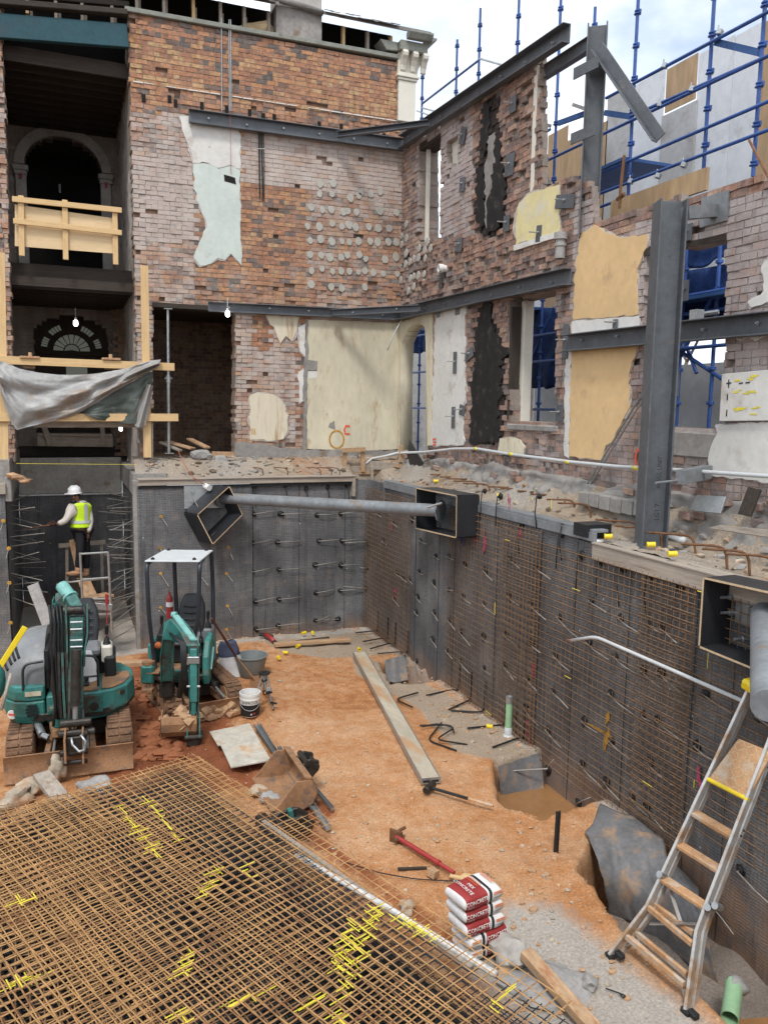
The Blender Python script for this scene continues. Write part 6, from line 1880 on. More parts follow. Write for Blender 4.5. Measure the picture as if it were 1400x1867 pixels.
# left hand (photo) engine side: teal lower shell and grey hood
def shell(poly0, z0, poly1, z1, poly2=None, z2=None):
    b = MB(); n = len(poly0)
    rings = [ring(poly0, z0), ring(poly1, z1)] + ([ring(poly2, z2)] if poly2 else [])
    vs = [p for r in rings for p in r]
    fs = []
    for i in range(len(rings) - 1):
        fs += [(i * n + j, i * n + (j + 1) % n, (i + 1) * n + (j + 1) % n, (i + 1) * n + j) for j in range(n)]
    fs += [tuple(range(n)), tuple((len(rings) - 1) * n + j for j in range(n))]
    return b.add(vs, fs)
lp = [(-.3, .72), (-.5, .74), (-.68, .68), (-.8, .52), (-.87, .25), (-.88, -.1), (-.8, -.45), (-.6, -.7), (-.3, -.82)]
sc = lambda P, k, kx=-.3: [(kx + (x - kx) * k, y * (k * .5 + .5)) for x, y in P]
shell(sc(lp, .9), .52, lp, .64, lp, .84).build('lower_shell', M['teal'], exL, bevel=.02)
shell(sc(lp, .99), .845, sc(lp, .99), .98, sc(lp, .95), 1.05).build('upper_shell', M['teal'], exL, bevel=.02)
b = MB()
def hood(u, v):
    a = math.pi * u
    yy = .66 * math.cos(a)
    hz = 1.0 + .72 * (math.sin(a) ** .6 if 0 < u < 1 else 0) * math.sqrt(max(0, 1 - (v * .98) ** 3.2)) * (.78 + .22 * u)
    xx = -.31 - .54 * v * (.75 + .25 * math.sin(a))
    return G(xx, yy * (1 - .12 * v), hz)
b.grid(hood, 26, 14)
b.prism([hood(k / 26, 0) + e * .0 for k in range(27)], e * .012)
hd = b.build('engine_hood', M['hood'], exL, smooth=45)
b = MB()
for k in range(4):
    b.tube([hood(.2 + k * .0, .62 + k * .1) - f * -.005 + V(-.006, 0, .004), hood(.33, .68 + k * .09) + V(-.01, 0, .006), hood(.45, .8 + k * .055) + V(-.012, 0, .004)], .02, 5)
b.build('hood_louvre', M['ink'], hd, smooth=True)
b = MB()
for k in range(4): b.box(G(-.46, .755, .66 + k * .045), (.17 - .03 * abs(k - 1.5), .02, .024), Rm)
b.build('vent', M['ink'], exL)
b = MB(); b.box(G(-.44, .742, .955), (.2, .012, .06), Rm); b.build('name_plate', M['plaster_cream'], exL)
b = MB(); b.lathe([(.0, 0), (.065, .001), (.06, .006), (0, .007)], 14, Matrix.Translation(G(-.72, .64, .66)) @ Matrix.Rotation(RAD(90), 4, 'X') @ Matrix.Rotation(RAD(-28), 4, 'Y')); b.build('warning_sticker', M['ink_white'], exL)
b = MB(); b.box(G(-.72, .652, .665), (.1, .004, .025), Matrix.Rotation(RAD(-30), 3, 'Z') @ Rm); b.build('sticker_print', M['spray_red'], exL)
b = MB(); b.bar(G(-.42, .62, .52), G(-.34, .86, .42), .055, 10); b.bar(G(-.34, .86, .42), G(-.26, .9, .39), .04, 8); b.build('exhaust_stub', M['galv'], exL, smooth=40)
# right hand side: low rounded deck with floor and operator station
rp_ = [(-.28, .74), (.35, .74), (.58, .68), (.76, .5), (.86, .2), (.84, -.2), (.7, -.5), (.3, -.8), (-.28, -.82)]
shell(sc(rp_, .9, -.28), .5, rp_, .62, rp_, .9).build('front_shell', M['teal'], exL, bevel=.02)
b = MB(); b.box(G(.2, .748, .74), (.46, .012, .24), Rm); b.build('access_panel', M['teal_dirty'], exL, bevel=.005)
b = MB(); b.bar(G(.1, .752, .82), G(.1, .762, .82), .03, 10); b.bar(G(.32, .752, .7), G(.32, .758, .7), .06, 14); b.bar(G(.69, .585, .82), G(.7, .6, .82), .035, 10); b.build('cap', M['greasy'], exL)
b = MB(); b.prism(ring([(-.2, .7), (.38, .7), (.38, .1), (-.2, .1)], .905), V(0, 0, .03)); b.build('floor_plate', M['mud_steel'], exL, bevel=.005)
b = MB(); b.prism(ring([(.42, .66), (.56, .64), (.72, .48), (.8, .22), (.8, .0), (.42, .0)], .905), V(0, 0, .02)); b.build('side_step', M['mud_steel'], exL, bevel=.008)
b = MB()
for x in (-.06, .08, .22): b.box(G(x, .5, .98), (.07, .16, .02), Matrix.Rotation(.4, 3, 'X')); b.tube([G(x, .45, .94), G(x, .5, 1.0), G(x + .04, .58, 1.08)], .012, 5)
b.build('pedal', M['black'], exL)
make_seat(exL, G, .18, -.18, 1.25, Rm)
b = MB(); b.box(G(.2, -.35, 1.02), (.7, .6, .26), Rm); b.build('seat_plinth', M['black'], exL, bevel=.03)
joystick(exL, G, .5, .0, 1.36, Rm, 'plaster_white_trim')
b = MB(); b.box(G(.54, -.1, 1.05), (.16, .6, .34), Rm); b.build('side_console', M['black'], exL, bevel=.03)
b = MB(); b.bar(G(.5, .1, 1.5), G(.52, .06, 1.95), .008, 6); b.bar(G(.52, .06, 1.95), G(.52, .05, 2.1), .024, 8); b.build('lever', M['red'], exL)
b = MB()
def wb(u, v):
    a = u * 2 * math.pi
    return G(.16 + .2 * math.cos(a) * (1 - .35 * v ** 2) + .03 * nz(u * 4, v * 3), .28 + .14 * math.sin(a) * (1 - .5 * v) + .02 * nz(u * 5, v * 2, 5), .94 + .42 * v + .03 * nz(u * 3, v, 9))
b.grid(wb, 20, 8); b.f.append(tuple(8 * 21 + i for i in range(20))); b.m.append(0)
tag(b.build('plastic_sack', M['white_bag'], smooth=True), 'crumpled white sack on the floor of the larger excavator', 'sack')
for pts in ([G(.0, .6, .94), G(.0, .6, 1.38), G(.38, .6, 1.38), G(.38, .6, .94)], [G(-.56, .7, 1.0), G(-.56, .7, 1.36), G(-.3, .7, 1.38)]):
    b = MB(); b.tube(bend(pts), .018, 8); 
    if len(pts) == 4: b.bar(G(.0, .6, 1.08), G(.38, .6, 1.08), .014, 6)
    b.build('guard_rail', M['frame_dark'], exL, smooth=50)
b = MB(); b.prism([G(-.3, .6, .96), G(-.24, .6, .96), G(-.24, .6, 1.5), G(-.3, .6, 1.5)], -f * .9); b.build('side_cover', M['black'], exL, bevel=.01)
# boom folded up, arm hanging in front
sd = V(1, -.05, 0).normalized(); fr = f
F = at(116, 1292, 1, 11.1); K = at(112, 1180, 1, 11.22); K2 = at(113, 1090, 1, 11.25); A = at(140, 1112, 1, 10.85); D = at(139, 1312, 1, 10.62); E_ = at(136, 1392, 1, 10.42)
b = MB(); boxbeam(b, [F, K, K2, K2 + (A - K2) * .6 + V(0, 0, .06), A], [.2, .28, .28, .2, .16], .17, sd, ws=[.17, .17, .17, .15, .15]); bo = b.build('boom', M['teal_grime'], exL, bevel=.012)
for o_ in (-.105, .105):
    b = MB(); boxbeam(b, [p + sd * o_ for p in (F, K, K2)], [.24, .34, .3], .016, sd); b.build('boom_plate', M['teal_grime' if o_ > 0 else 'teal_dirty'], bo, bevel=.004)
b = MB(); b.box(F + V(.02, .1, -.1), (.3, .34, .32), Rm); b.bar(F - sd * .2, F + sd * .2, .06, 12); b.build('swing_post', M['teal_dirty'], exL, bevel=.03)
b = MB(); b.prism([G(-.26, .7, .42), G(.1, .7, .42), G(.06, .98, .4), (G(-.2, 1.0, .4))], V(0, 0, .12)); b.build('swing_bracket', M['mud_steel'], exL, bevel=.02)
cyl_jack(exL, at(113, 1068, 1, 11.2), at(140, 1105, 1, 10.9), .085, .62, 'teal_light')
b = MB(); b.bar(A - sd * .16, A + sd * .16, .06, 12); b.bar(at(103, 1068, 1, 11.22), at(124, 1068, 1, 11.2), .04, 10); b.build('boom_pin', M['greasy'], exL, smooth=40)
for o_ in (-.13, .13):
    b = MB(); boxbeam(b, [A + sd * o_ + V(0, 0, .06), A + sd * o_ * .95 + V(0, 0, -.3), at(139, 1188, 1, 10.82) + sd * o_ * .8, at(139, 1215, 1, 10.8) + sd * o_ * .75], [.12, .24, .24, .16], .022, sd); b.build('arm_yoke', M['teal_grime'], exL, bevel=.004)
for py in (1135, 1148, 1168, 1180):
    b = MB(); b.bar(at(128, py, 1, 10.74), at(150, py - 1, 1, 10.74), .014, 6); b.build('yoke_rung', M['galv'], exL)
M1 = at(139, 1200, 1, 10.8)
b = MB(); boxbeam(b, [A + V(0, .06, -.1), M1 + V(0, .05, 0), D + V(0, .1, .05), D + V(0, .06, -.1)], [.16, .2, .18, .14], .18, sd); b.build('arm', M['teal_grime'], exL, bevel=.012)
cyl_jack(exL, at(139, 1185, 1, 10.64), at(137, 1318, 1, 10.52), .062, .76, 'greasy')
for (px0, key) in ((107, 'greasy'), (114, 'teal_grime'), (121, 'greasy'), (128, 'teal_grime')):
    b = MB(); boxbeam(b, [at(px0, 1190, 1, 10.98), at(px0 + 2, 1260, 1, 10.9), at(px0 + 5, 1310, 1, 10.85)], [.07, .07, .05], .034, sd); b.build('arm_plate', M[key], exL, bevel=.004)
for k in range(4):
    b = MB(); o_ = -.14 + .045 * k
    b.tube([K2 + sd * (o_ - .02) + V(0, -.16, -.05), K2 + sd * o_ + V(0, -.26, -.25 - .03 * k), K + sd * (o_ + .02) + V(0, -.22, .1), F + sd * (o_ * .8 + .02) + V(0, -.2, .1), F + sd * o_ * .6 + V(0, -.05, -.12)], .017, 6); b.build('hose', M['black'], exL, smooth=True)
b = MB(); b.tube([at(152, 1105, 1, 10.8), at(160, 1130, 1, 10.8), at(158, 1165, 1, 10.82), at(150, 1190, 1, 10.85)], .028, 8); b.build('hose', M['black'], exL, smooth=True)
b = MB(); b.tube([at(98, 1110, 1, 11.05), at(97, 1200, 1, 11.0), at(95, 1250, 1, 11.0), at(101, 1285, 1, 10.95), at(97, 1325, 1, 10.9)], .02, 7); b.build('hose', M['greasy'], exL, smooth=True)
b = MB(); b.tube(bend([at(99, 1100, 1, 11.12), at(98, 1190, 1, 11.1), at(97, 1230, 1, 11.1)]), .022, 6); b.box(at(97, 1135, 1, 11.1), (.09, .05, .03), Rm); b.box(at(98, 1190, 1, 11.08), (.09, .05, .03), Rm); b.build('pipe_line', M['teal'], exL, smooth=40)
for s in (-1, 1):
    b = MB(); boxbeam(b, [at(139 + s * 12, 1290, 1, 10.6), at(139 + s * 14, 1316, 1, 10.55), at(139 + s * 9, 1340, 1, 10.52)], [.05, .07, .05], .03, sd); b.build('bucket_link', M['greasy'], exL, bevel=.006)
    b = MB(); boxbeam(b, [at(136 + s * 15, 1320, 1, 10.55), at(135 + s * 17, 1350, 1, 10.48), at(136 + s * 16, 1392, 1, 10.42)], [.12, .16, .12], .026, sd); b.build('hitch_cheek', M['mud_steel'], exL, bevel=.006)
b = MB()
for (px0, py, w, r) in ((138, 1318, .19, .05), (140, 1336, .22, .045), (135, 1372, .17, .04), (137, 1390, .15, .03)): p = at(px0, py, 1, 10.5); b.bar(p - sd * w, p + sd * w, r, 12)
b.bar(at(152, 1337, 1, 10.46), at(160, 1337, 1, 10.46), .05, 8)
b.box(at(135, 1355, 1, 10.52), (.2, .12, .2), Rm); b.build('quick_hitch', M['greasy'], exL, bevel=.01)
b = MB(); b.tube([at(147, 1340, 1, 10.42), at(156, 1352, 1, 10.38), at(154, 1368, 1, 10.36), at(144, 1371, 1, 10.36), at(132, 1358, 1, 10.4), at(130, 1345, 1, 10.44)], .017, 7); b.build('hose', M['galv'], exL, smooth=True)
# ---------------------------------------------------------------- rusty mesh sheets on the right pit face
def mesh_sheet(name, label, P, nu, nv, su, sv, r, key, group, over=.03, lap=.009, seg=1, wav=0.0, parent=None, cat='mesh sheet'):
    """P(u, v, n) gives the world point; nu x nv cells of su x sv metres"""
    b = MB()
    Lu, Lv = nu * su, nv * sv
    for i in range(nu + 1):
        j = random.uniform(-.004, .004)
        pts = [P(i * su + j, -over + (Lv + 2 * over) * k / seg, 0) for k in range(seg + 1)]
        if seg == 1: b.bar(pts[0], pts[1], r, 4)
        else: b.tube(pts, r, 4)
    for i in range(nv + 1):
        j = random.uniform(-.004, .004)
        pts = [P(-over + (Lu + 2 * over) * k / seg, i * sv + j, lap) for k in range(seg + 1)]
        if seg == 1: b.bar(pts[0], pts[1], r, 4)
        else: b.tube(pts, r, 4)
    return tag(b.build(name, M[key]), label, cat, group)

def wall_sheet(label, y0, y1, z0, z1, off, key, su=.1, sv=.1, r=.0048):
    nu, nv = int(abs(y1 - y0) / su), int((z1 - z0) / sv)
    return mesh_sheet('mesh_sheet', label, lambda u, v, n: V(XR - off - n, y0 - u, z0 + v + .02 * nz(u * 1.5, v * 1.5, y0)), nu, nv, su, sv, r, key, 'mesh sheets tied to the right pit face', seg=4)
GY = lambda px: at(px, 1000, 0, XR).y
wall_sheet('rusty mesh sheet nearest the back corner of the pit', GY(668) - .05, GY(757), -3.05, .05, .07, 'rebar_wall')
wall_sheet('rusty mesh sheet right of the bare strip of lining and under the middle black box', GY(825), GY(1000), -3.1, .08, .07, 'rebar_wall')
wall_sheet('lapped rusty mesh sheet where the one under the middle black box ends', GY(928), GY(992) - .05, -3.05, .03, .1, 'rebar_wall')
wall_sheet('wide rusty mesh sheet behind the bent grey conduit', GY(985), GY(1285), -3.15, -.08, .075, 'rebar_wall')
wall_sheet('lapped rusty mesh sheet just left of the large black box', GY(1190), GY(1290), -2.9, -.1, .105, 'rebar_wall')
wall_sheet('rusty mesh sheet behind the ladder, its lower edge cut short above the lining', GY(1270), 3.6, -2.65, -.1, .08, 'rebar_wall')
for k, (px, py) in enumerate(((1005, 920), (1075, 1100), (1050, 1075), (1010, 1060), (1280, 1080), (1270, 1215), (1290, 1205), (1030, 1220), (1035, 1235), (1110, 1335), (1180, 1430), (1258, 1570), (902, 1110), (900, 1130), (890, 1300), (905, 960), (925, 985), (1060, 1105), (1265, 1430), (1190, 1445))):
    p = at(px, py, 0, XR - .12); b = MB()
    L = random.uniform(.04, .1)
    if k % 2: continue
    if k % 3: b.bar(p + V(0, -L, 0), p + V(0, L, 0), .0045, 4)
    else: b.bar(p + V(0, 0, -L), p + V(0, 0, L), .005, 4)
    b.build('paint_mark', M['yellow_spray'], wallr)

# ---------------------------------------------------------------- the stack of mesh sheets in the foreground
E1 = V(.333, -.943, 0).normalized(); Q1 = V(-.943, -.333, 0)
def lay(cx, cy, ang, z, nu, nv, key, r=.0042, su=.1, label='rusty steel mesh sheet lying inside the foreground stack', wav=.02, group='mesh sheets stacked in the foreground'):
    c, s = math.cos(ang), math.sin(ang)
    eu = E1 * c + Q1 * s; ev_ = Q1 * c - E1 * s
    ph = random.random() * 9
    def P(u, v, n):
        p = V(cx, cy, z + n) + eu * u + ev_ * v
        p.z += wav * nz(p.x * .8, p.y * .8, ph) + wav * .5 * nz(p.x * 2.3, p.y * 2.3, ph + 4)
        p.x += .012 * nz(u * .5, v * .5, ph); p.y += .012 * nz(u * .5, v * .5, ph + 7)
        return p
    mesh_sheet('mesh_sheet', label, P, nu, nv, su, su, r, key, group, seg=10, lap=.008)
    return P
z0 = ZF + .1
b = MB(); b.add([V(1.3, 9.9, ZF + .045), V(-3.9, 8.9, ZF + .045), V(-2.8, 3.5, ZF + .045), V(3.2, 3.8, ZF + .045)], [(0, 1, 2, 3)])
tag(b.build('stack_shade', M['ply_black']), 'dark sheet standing in for shade beneath the foreground mesh stack', 'sheet')  # black sheet put in for the shade under the stack
for k in range(14):
    x, y = ((1.22, 9.62), (-.95, 9.0))[k % 2]
    lay(x + .06 * nz(k, 1), y + .1 * nz(k, 5), (.03, -.05, .0, .12, -.02, .02, .05)[k % 7], z0 + .024 * k, 58, 24, 'rebar_dark', .006, label='dark steel mesh sheet low in the foreground stack')
for k, (x, y, a) in enumerate(((1.15, 9.55, .03), (-1.0, 9.2, -.03), (.3, 9.2, .3))):
    lay(x, y, a, z0 + .33 + .012 * k, 58, 24, 'rebar_mid', .0055)
tops = [(1.36, 9.72, -.02, 56, 24, 'top rusty mesh sheet of the foreground stack along its right edge'), (-.9, 9.15, .0, 60, 24, 'rusty mesh sheet on the left half of the foreground stack'), (.3, 9.25, -.1, 56, 24, 'rusty mesh sheet turned slightly across the middle of the foreground stack'), (1.5, 10.2, .02, 13, 9, 'bright corner piece of mesh at the far end of the foreground stack')]
for k, (x, y, a, nu, nv, lb) in enumerate(tops):
    lay(x, y, a, z0 + .37 + .015 * k if k < 3 else ZF + .22, nu, nv, 'rebar_new', .006, label=lb, wav=.025)
TOP = [o for o in COL.objects if o.get('label', '') == tops[0][5]][0]
# a ragged offcut sticking out by the loose bucket
mesh_sheet('mesh_offcut', 'small mesh offcut poking out beside the loose bucket', lambda u, v, n: fl(535, 1545, ZF + .3) + V(.95, .3, .06) * u + V(-.35, .93, 0) * v + V(0, 0, n), 6, 4, .1, .1, .004, 'rebar_new', None)
# yellow marker paint over the mesh
for a in ((218, 1472, 288, 1560, 24, 4), (268, 1455, 326, 1535, 14, 5), (372, 1635, 398, 1580, 10, 7), (445, 1580, 458, 1600, 4, 4), (2, 1655, 60, 1635, 10, 7), (5, 1800, 80, 1780, 11, 8), (330, 1775, 345, 1735, 9, 7), (690, 1655, 645, 1735, 26, 9), (640, 1680, 615, 1770, 20, 9), (660, 1740, 620, 1820, 18, 11), (725, 1675, 790, 1710, 16, 7), (560, 1840, 580, 1815, 7, 8), (320, 1850, 345, 1867, 6, 7), (420, 1830, 480, 1812, 8, 7), (900, 1840, 930, 1800, 5, 5), (610, 1850, 625, 1867, 6, 7)):
    px0, py0, px1, py1, n, sp = a
    b = MB()
    for k in range(n):
        t = k / max(1, n - 1)
        p = fl(px0 + (px1 - px0) * t + random.uniform(-sp, sp), py0 + (py1 - py0) * t + random.uniform(-sp * .6, sp * .6), z0 + .385 + random.uniform(-.03, .03))
        d = (E1 if random.random() < .5 else Q1); L = random.uniform(.03, .11)
        b.bar(p - d * L, p + d * L, .0056, 4)
    b.build('paint_mark', M['yellow_spray'], TOP)
# white conduit and pale batten lying along the right side of the stack, on blocks
b = MB(); b.tube([fl(540, 1560, ZF + .34), fl(700, 1652, ZF + .34), fl(905, 1778, ZF + .34)], .03, 8); tag(b.build('white_pipe', M['white_pvc'], smooth=True), 'white plastic pipe along the right edge of the mesh stack', 'pipe')
b = MB(); b.plank(fl(480, 1500, ZF + .3), fl(860, 1768, ZF + .3), .05, .05, (0, 0, 1)); tag(b.build('timber_batten', M['timber_grey']), 'pale batten under the right edge of the mesh stack', 'timber')
# ---------------------------------------------------------------- rubble stones
def stone(px, py, s, seed, key, label, dz=.0, amp=.3, z=ZF, group='loose stones'):
    p = fl(px, py, z) if not isinstance(px, Vector) else px
    b = MB(); b.blob(p + V(0, 0, s[2] * .6 + dz), s, seed, amp, 3, rot=Euler((0, 0, seed * 1.3)).to_matrix())
    return tag(b.build('stone', M[key], smooth=50), label, 'stone', group)
stone(108, 1428, (.11, .09, .15), 3, 'rock', 'tall pale broken stone in front of the larger excavator blade', .1)
stone(62, 1445, (.18, .13, .11), 5, 'rock', 'large rounded stone at the left end of the mesh stack')
stone(28, 1465, (.28, .15, .1), 8, 'rock', 'orange stained stone at the left edge of the photo')
stone(175, 1440, (.24, .14, .09), 9, 'rock_grey', 'flat grey stone half under the mesh near the excavator blade')
stone(490, 1460, (.14, .1, .07), 11, 'rock_grey', 'grey stone left of the loose bucket')
stone(470, 1448, (.13, .1, .06), 12, 'rock', 'pale stone at the far right corner of the mesh stack')
stone(742, 1660, (.1, .07, .05), 13, 'rock', 'pale yellow stone by the white pipe, behind the mesh edge')
b = MB(); b.plank(fl(75, 1412, ZF + .32), fl(125, 1475, ZF + .2), .2, .07, (0, 0, 1)); tag(b.build('timber_offcut', M['timber_grey'], bevel=.008), 'short grey timber leaning on stones in front of the excavator blade', 'timber')
rnd = random.Random(12)
for k in range(40):
    px, py = rnd.choice(((780, 1290), (820, 1310), (860, 1340), (870, 1390), (700, 1170), (560, 1180), (620, 1170), (760, 1270), (980, 1600), (900, 1550), (760, 1480), (640, 1530), (1000, 1700), (930, 1660), (1080, 1760), (600, 1300), (540, 1250), (840, 1250)))
    p = fl(px + rnd.uniform(-45, 45), py + rnd.uniform(-25, 25)); s = rnd.uniform(.012, .04)
    b = MB(); b.blob(V(p.x, p.y, floor_h(p.x, p.y) + s * .3), (s * 1.4, s, s * .7), k, .35, 1)
    tag(b.build('pebble', M[rnd.choice(('rock', 'mud', 'mud'))], smooth=30), 'small loose pebble on the orange clay floor', 'pebble', 'pebbles on the pit floor')
# mud clods around the machines
mb = MB()
for k in range(420):
    p = fl(rnd.uniform(232, 330), rnd.uniform(1320, 1385)) if k < 300 else fl(rnd.uniform(215, 265), rnd.uniform(1240, 1330))
    s = rnd.random() ** 2 * .09 + .02
    mb.blob(V(p.x, p.y, floor_h(p.x, p.y) + s * .2), (s * 1.3, s, s * .7), k, .4, 1)
tag(mb.build('mud_clods', mat('wet red clay', (.27, .1, .045), .75, 0, .25, 6, ((.4, .22, .12), .3, 5), .6, 30), smooth=50), 'wet red clay churned up between the two excavators', 'mud', kind='stuff')
gr = MB()
for k in range(2300):
    t = rnd.random()
    if k < 700: x, y = XR - abs(rnd.gauss(0, .25)), rnd.uniform(9, 15.8)
    elif k < 1100: x, y = rnd.uniform(2.5, 6), YB - abs(rnd.gauss(0, .3))
    else:
        p = fl(rnd.uniform(880, 1150), rnd.uniform(1500, 1860)) if k < 1500 else fl(rnd.uniform(470, 1000), rnd.uniform(1180, 1650)); x, y = p.x, p.y
    s = rnd.random() ** 4 * .026 + .005
    gr.blob(V(x, y, floor_h(x, y) + s * .3), (s * 1.2, s, s * .7), k, .3, 0, mi=rnd.choice((0, 1, 1)))
tag(gr.build('gravel', [M['rock'], M['mud']]), 'fine gravel scattered over the pit floor', 'gravel', kind='stuff')
lr = MB()
for k in range(1000):
    if k < 550: x, y = XR + .25 + rnd.random() * .8, rnd.uniform(4.5, 16)
    else: x, y = rnd.uniform(1.5, 7), YB + .2 + rnd.random() * .75
    s = rnd.random() ** 5 * .055 + .006
    lr.blob(V(x, y, ledge_h(x, y) + s * .2), (s * 1.3, s, s * .7), k, .35, 1, mi=rnd.choice((0, 1, 1, 2)))
tag(lr.build('rubble', [M['ledge'], M['render'], M['rock']], smooth=40), 'broken masonry rubble strewn over the ledges', 'rubble', kind='stuff')

# ---------------------------------------------------------------- loose bars, caps and pipes
def bent(label, pts, r=.013, key='rust', cat='bar', name='bent_bar', group=None):
    b = MB(); b.tube(bend([Vector(p) for p in pts], 3), r, 6)
    return tag(b.build(name, M[key], smooth=50), label, cat, group)
g_ = 'starter bars bent out of the right pit face'
for k, (pw, pm, pe) in enumerate((((690, 1135), (684, 1150), (648, 1154)), ((708, 1150), (700, 1163), (662, 1170)), ((722, 1162), (714, 1172), (675, 1183)), ((745, 1175), (733, 1188), (688, 1192)),
                                  ((838, 1240), (827, 1257), (777, 1268)), ((860, 1262), (848, 1280), (818, 1294)), ((885, 1275), (876, 1299), (822, 1296)), ((922, 1308), (914, 1322), (852, 1328)), ((958, 1335), (950, 1344), (898, 1363)))):
    p = at(*pw, 0, XR - .02); q = fl(*pm, ZF + .07); e_ = fl(*pe, ZF + .05)
    bent('bent black starter bar at the foot of the right pit face, %s from the corner' % ('first', 'second', 'third', 'fourth', 'fifth', 'sixth', 'seventh', 'eighth', 'ninth')[k], [V(XR - .03, p.y, ZF + .55), V(XR - .04, p.y, ZF + .08), q, e_], .014, 'grommet', 'bar', 'starter_bar', g_)
bent('bent bar lying beside the long plank, nearest the wall', [fl(762, 1263, ZF + .05), fl(720, 1275, ZF + .05), fl(752, 1290, ZF + .05)], .013, 'grommet')
bent('angular bent bar in the tangle on the floor, with two corners', [fl(765, 1323, ZF + .04), fl(823, 1322, ZF + .06), fl(828, 1336, ZF + .06)], .012, 'grommet')
bent('bent bar in the tangle, long leg towards the pit', [fl(805, 1318, ZF + .07), fl(779, 1350, ZF + .04), fl(832, 1369, ZF + .03)], .012, 'grommet')
bent('bent bar in the tangle, folded like a hook', [fl(824, 1330, ZF + .08), fl(794, 1349, ZF + .08), fl(852, 1358, ZF + .03)], .012, 'grommet')
bent('short straight bar on top of the tangle', [fl(770, 1325, ZF + .09), fl(800, 1319, ZF + .1), fl(826, 1327, ZF + .09)], .011, 'grommet')
bent('thin wire loop lying on the grey slurry', [fl(1104, 1803, ZF + .03), fl(1130, 1812, ZF + .03), fl(1141, 1817, ZF + .03), fl(1136, 1820, ZF + .03), fl(1131, 1814, ZF + .03)], .006, 'ink', 'wire', 'wire_loop')
bent('thin black cable trailing along the mesh edge to the bags', [fl(620, 1570, ZF + .05), fl(690, 1592, ZF + .04), fl(760, 1604, ZF + .03), fl(845, 1608, ZF + .03)], .006, 'ink', 'cable', 'cable')
b = MB(); b.plank(fl(725, 1585, ZF + .02), fl(778, 1583, ZF + .02), .03, .02); tag(b.build('wood_stick', M['timber_dark']), 'dark stick on the clay left of the bags', 'stick')

def cap_at(p, label, tilt=(0, 0, 0), group='yellow bar caps'):
    b = MB(); Mx = Matrix.Translation(p) @ Euler(tilt).to_matrix().to_4x4()
    b.lathe([(.0, .06), (.03, .06), (.032, .055), (.03, -.02), (.036, -.022), (.036, -.035), (.022, -.035), (.022, .03)], 12, Mx)
    return tag(b.build('bar_cap', M['yellow'], smooth=40), label, 'cap', group)
for k, (px, py, lb) in enumerate(((508, 1199, 'nearest the tripod'), (520, 1190, 'second from the tripod'), (543, 1178, 'in front of the short timber'), (655, 1184, 'on a starter bar near the long plank end'), (894, 1325, 'on the eighth starter bar'), (555, 1154, 'left one at the foot of the back face'), (570, 1154, 'right one at the foot of the back face'))):
    cap_at(fl(px, py, ZF + .07), 'yellow plastic bar cap on the floor, ' + lb, (1.5, .3 * k, k))
bl_ = ((785, 870, 'upper left'), (794, 877, 'second'), (910, 903, 'third'), (974, 912, 'fourth'), (1107, 978, 'by the small black block'), (1185, 993, 'under the column foot'), (1224, 1010, 'nearest the large black box'))
for px, py, lb in bl_: cap_at(fl(px, py, .24 if px < 1000 else .14), 'yellow cap on a bar along the right ledge, ' + lb, (1.5, .4, 1), 'yellow caps on the right ledge')
for px, py, lb in ((504, 857, 'left one'), (625, 857, 'right one by the timber trestle'), (685, 880, 'in the corner notch')): cap_at(fl(px, py, .3 if py < 870 else -.05), 'yellow cap on the back ledge, ' + lb, (1.5, .2, .5), 'yellow caps on the back ledge')
g2 = 'hooked rusty bars on the ledges'
for k, (px, py) in enumerate(((815, 880), (830, 884), (845, 888), (860, 893), (880, 898), (930, 905), (950, 908), (985, 914), (1005, 920), (1035, 930), (1060, 938), (1140, 972), (1180, 985), (1240, 998), (1300, 1020), (1340, 1030), (1385, 1040))):
    z = .2 if px < 1090 else .1
    p = fl(px, py, z); L = random.uniform(.35, .6)
    bent('hooked rusty bar', [p + V(-.22, L * .6, .14), p + V(0, -L * .4, .17), p + V(.02, -L * .45, -.08)], .015, 'rust', 'bar', 'hooked_bar', g2)['label'] = 'hooked rusty bar sticking out of the rubble of the right ledge'
for k, px in enumerate((475, 520, 580, 600, 615)):
    p = fl(px, 862, .28); bent('short hooked rusty bar sticking out of the back ledge', [p + V(-.18, .25, .1), p + V(.05, 0, .1), p + V(.06, 0, -.1)], .011, 'rust', 'bar', 'hooked_bar', 'hooked bars on the back ledge')
for k in range(34):
    x = rnd.uniform(1.6, 5.5); y = rnd.uniform(YB + .1, YW - .1); z = ledge_h(x, y)
    b = MB(); a = rnd.uniform(0, 3); b.plank(V(x, y, z + .02), V(x + math.cos(a) * rnd.uniform(.15, .5), y + math.sin(a) * .2, z + .05), .03, .012); tag(b.build('wood_splinter', M['timber_grey']), 'splinter of old wood on the rubble of the back ledge', 'splinter', 'splinters on the back ledge')

def pvc(px, pyb, pyt, label, z=ZF):
    p = fl(px, pyb, z); H = (at(px, pyt, 1, p.y).z - p.z)
    t = thing('drain_pipe', label, 'pipe', p)
    b = MB(); b.pipe(p + V(0, 0, .14), p + V(0, 0, H - .1), .05, .006); b.build('green_tube', M['green_pvc'], t, smooth=40)
    b = MB(); b.lathe([(.056, H - .1), (.056, H), (.046, H), (.046, H - .1)], 16, Matrix.Translation(p), closed=True); b.lathe([(.0, H - .02), (.045, H - .021)], 12, Matrix.Translation(p)); b.build('silver_collar', M['galv'], t, smooth=40)
    b = MB(); b.lathe([(.085, -.02), (.09, .03), (.06, .05), (.058, .15), (.05, .16)], 16, Matrix.Translation(p)); b.build('grey_socket', M['grey_pvc'], t, smooth=40)
pvc(662, 1139, 1098, 'green upright pipe stub in the back corner of the pit'); pvc(926, 1345, 1270, 'green upright pipe stub at the foot of the meshed wall')
p = fl(1330, 1858, ZF - .3)
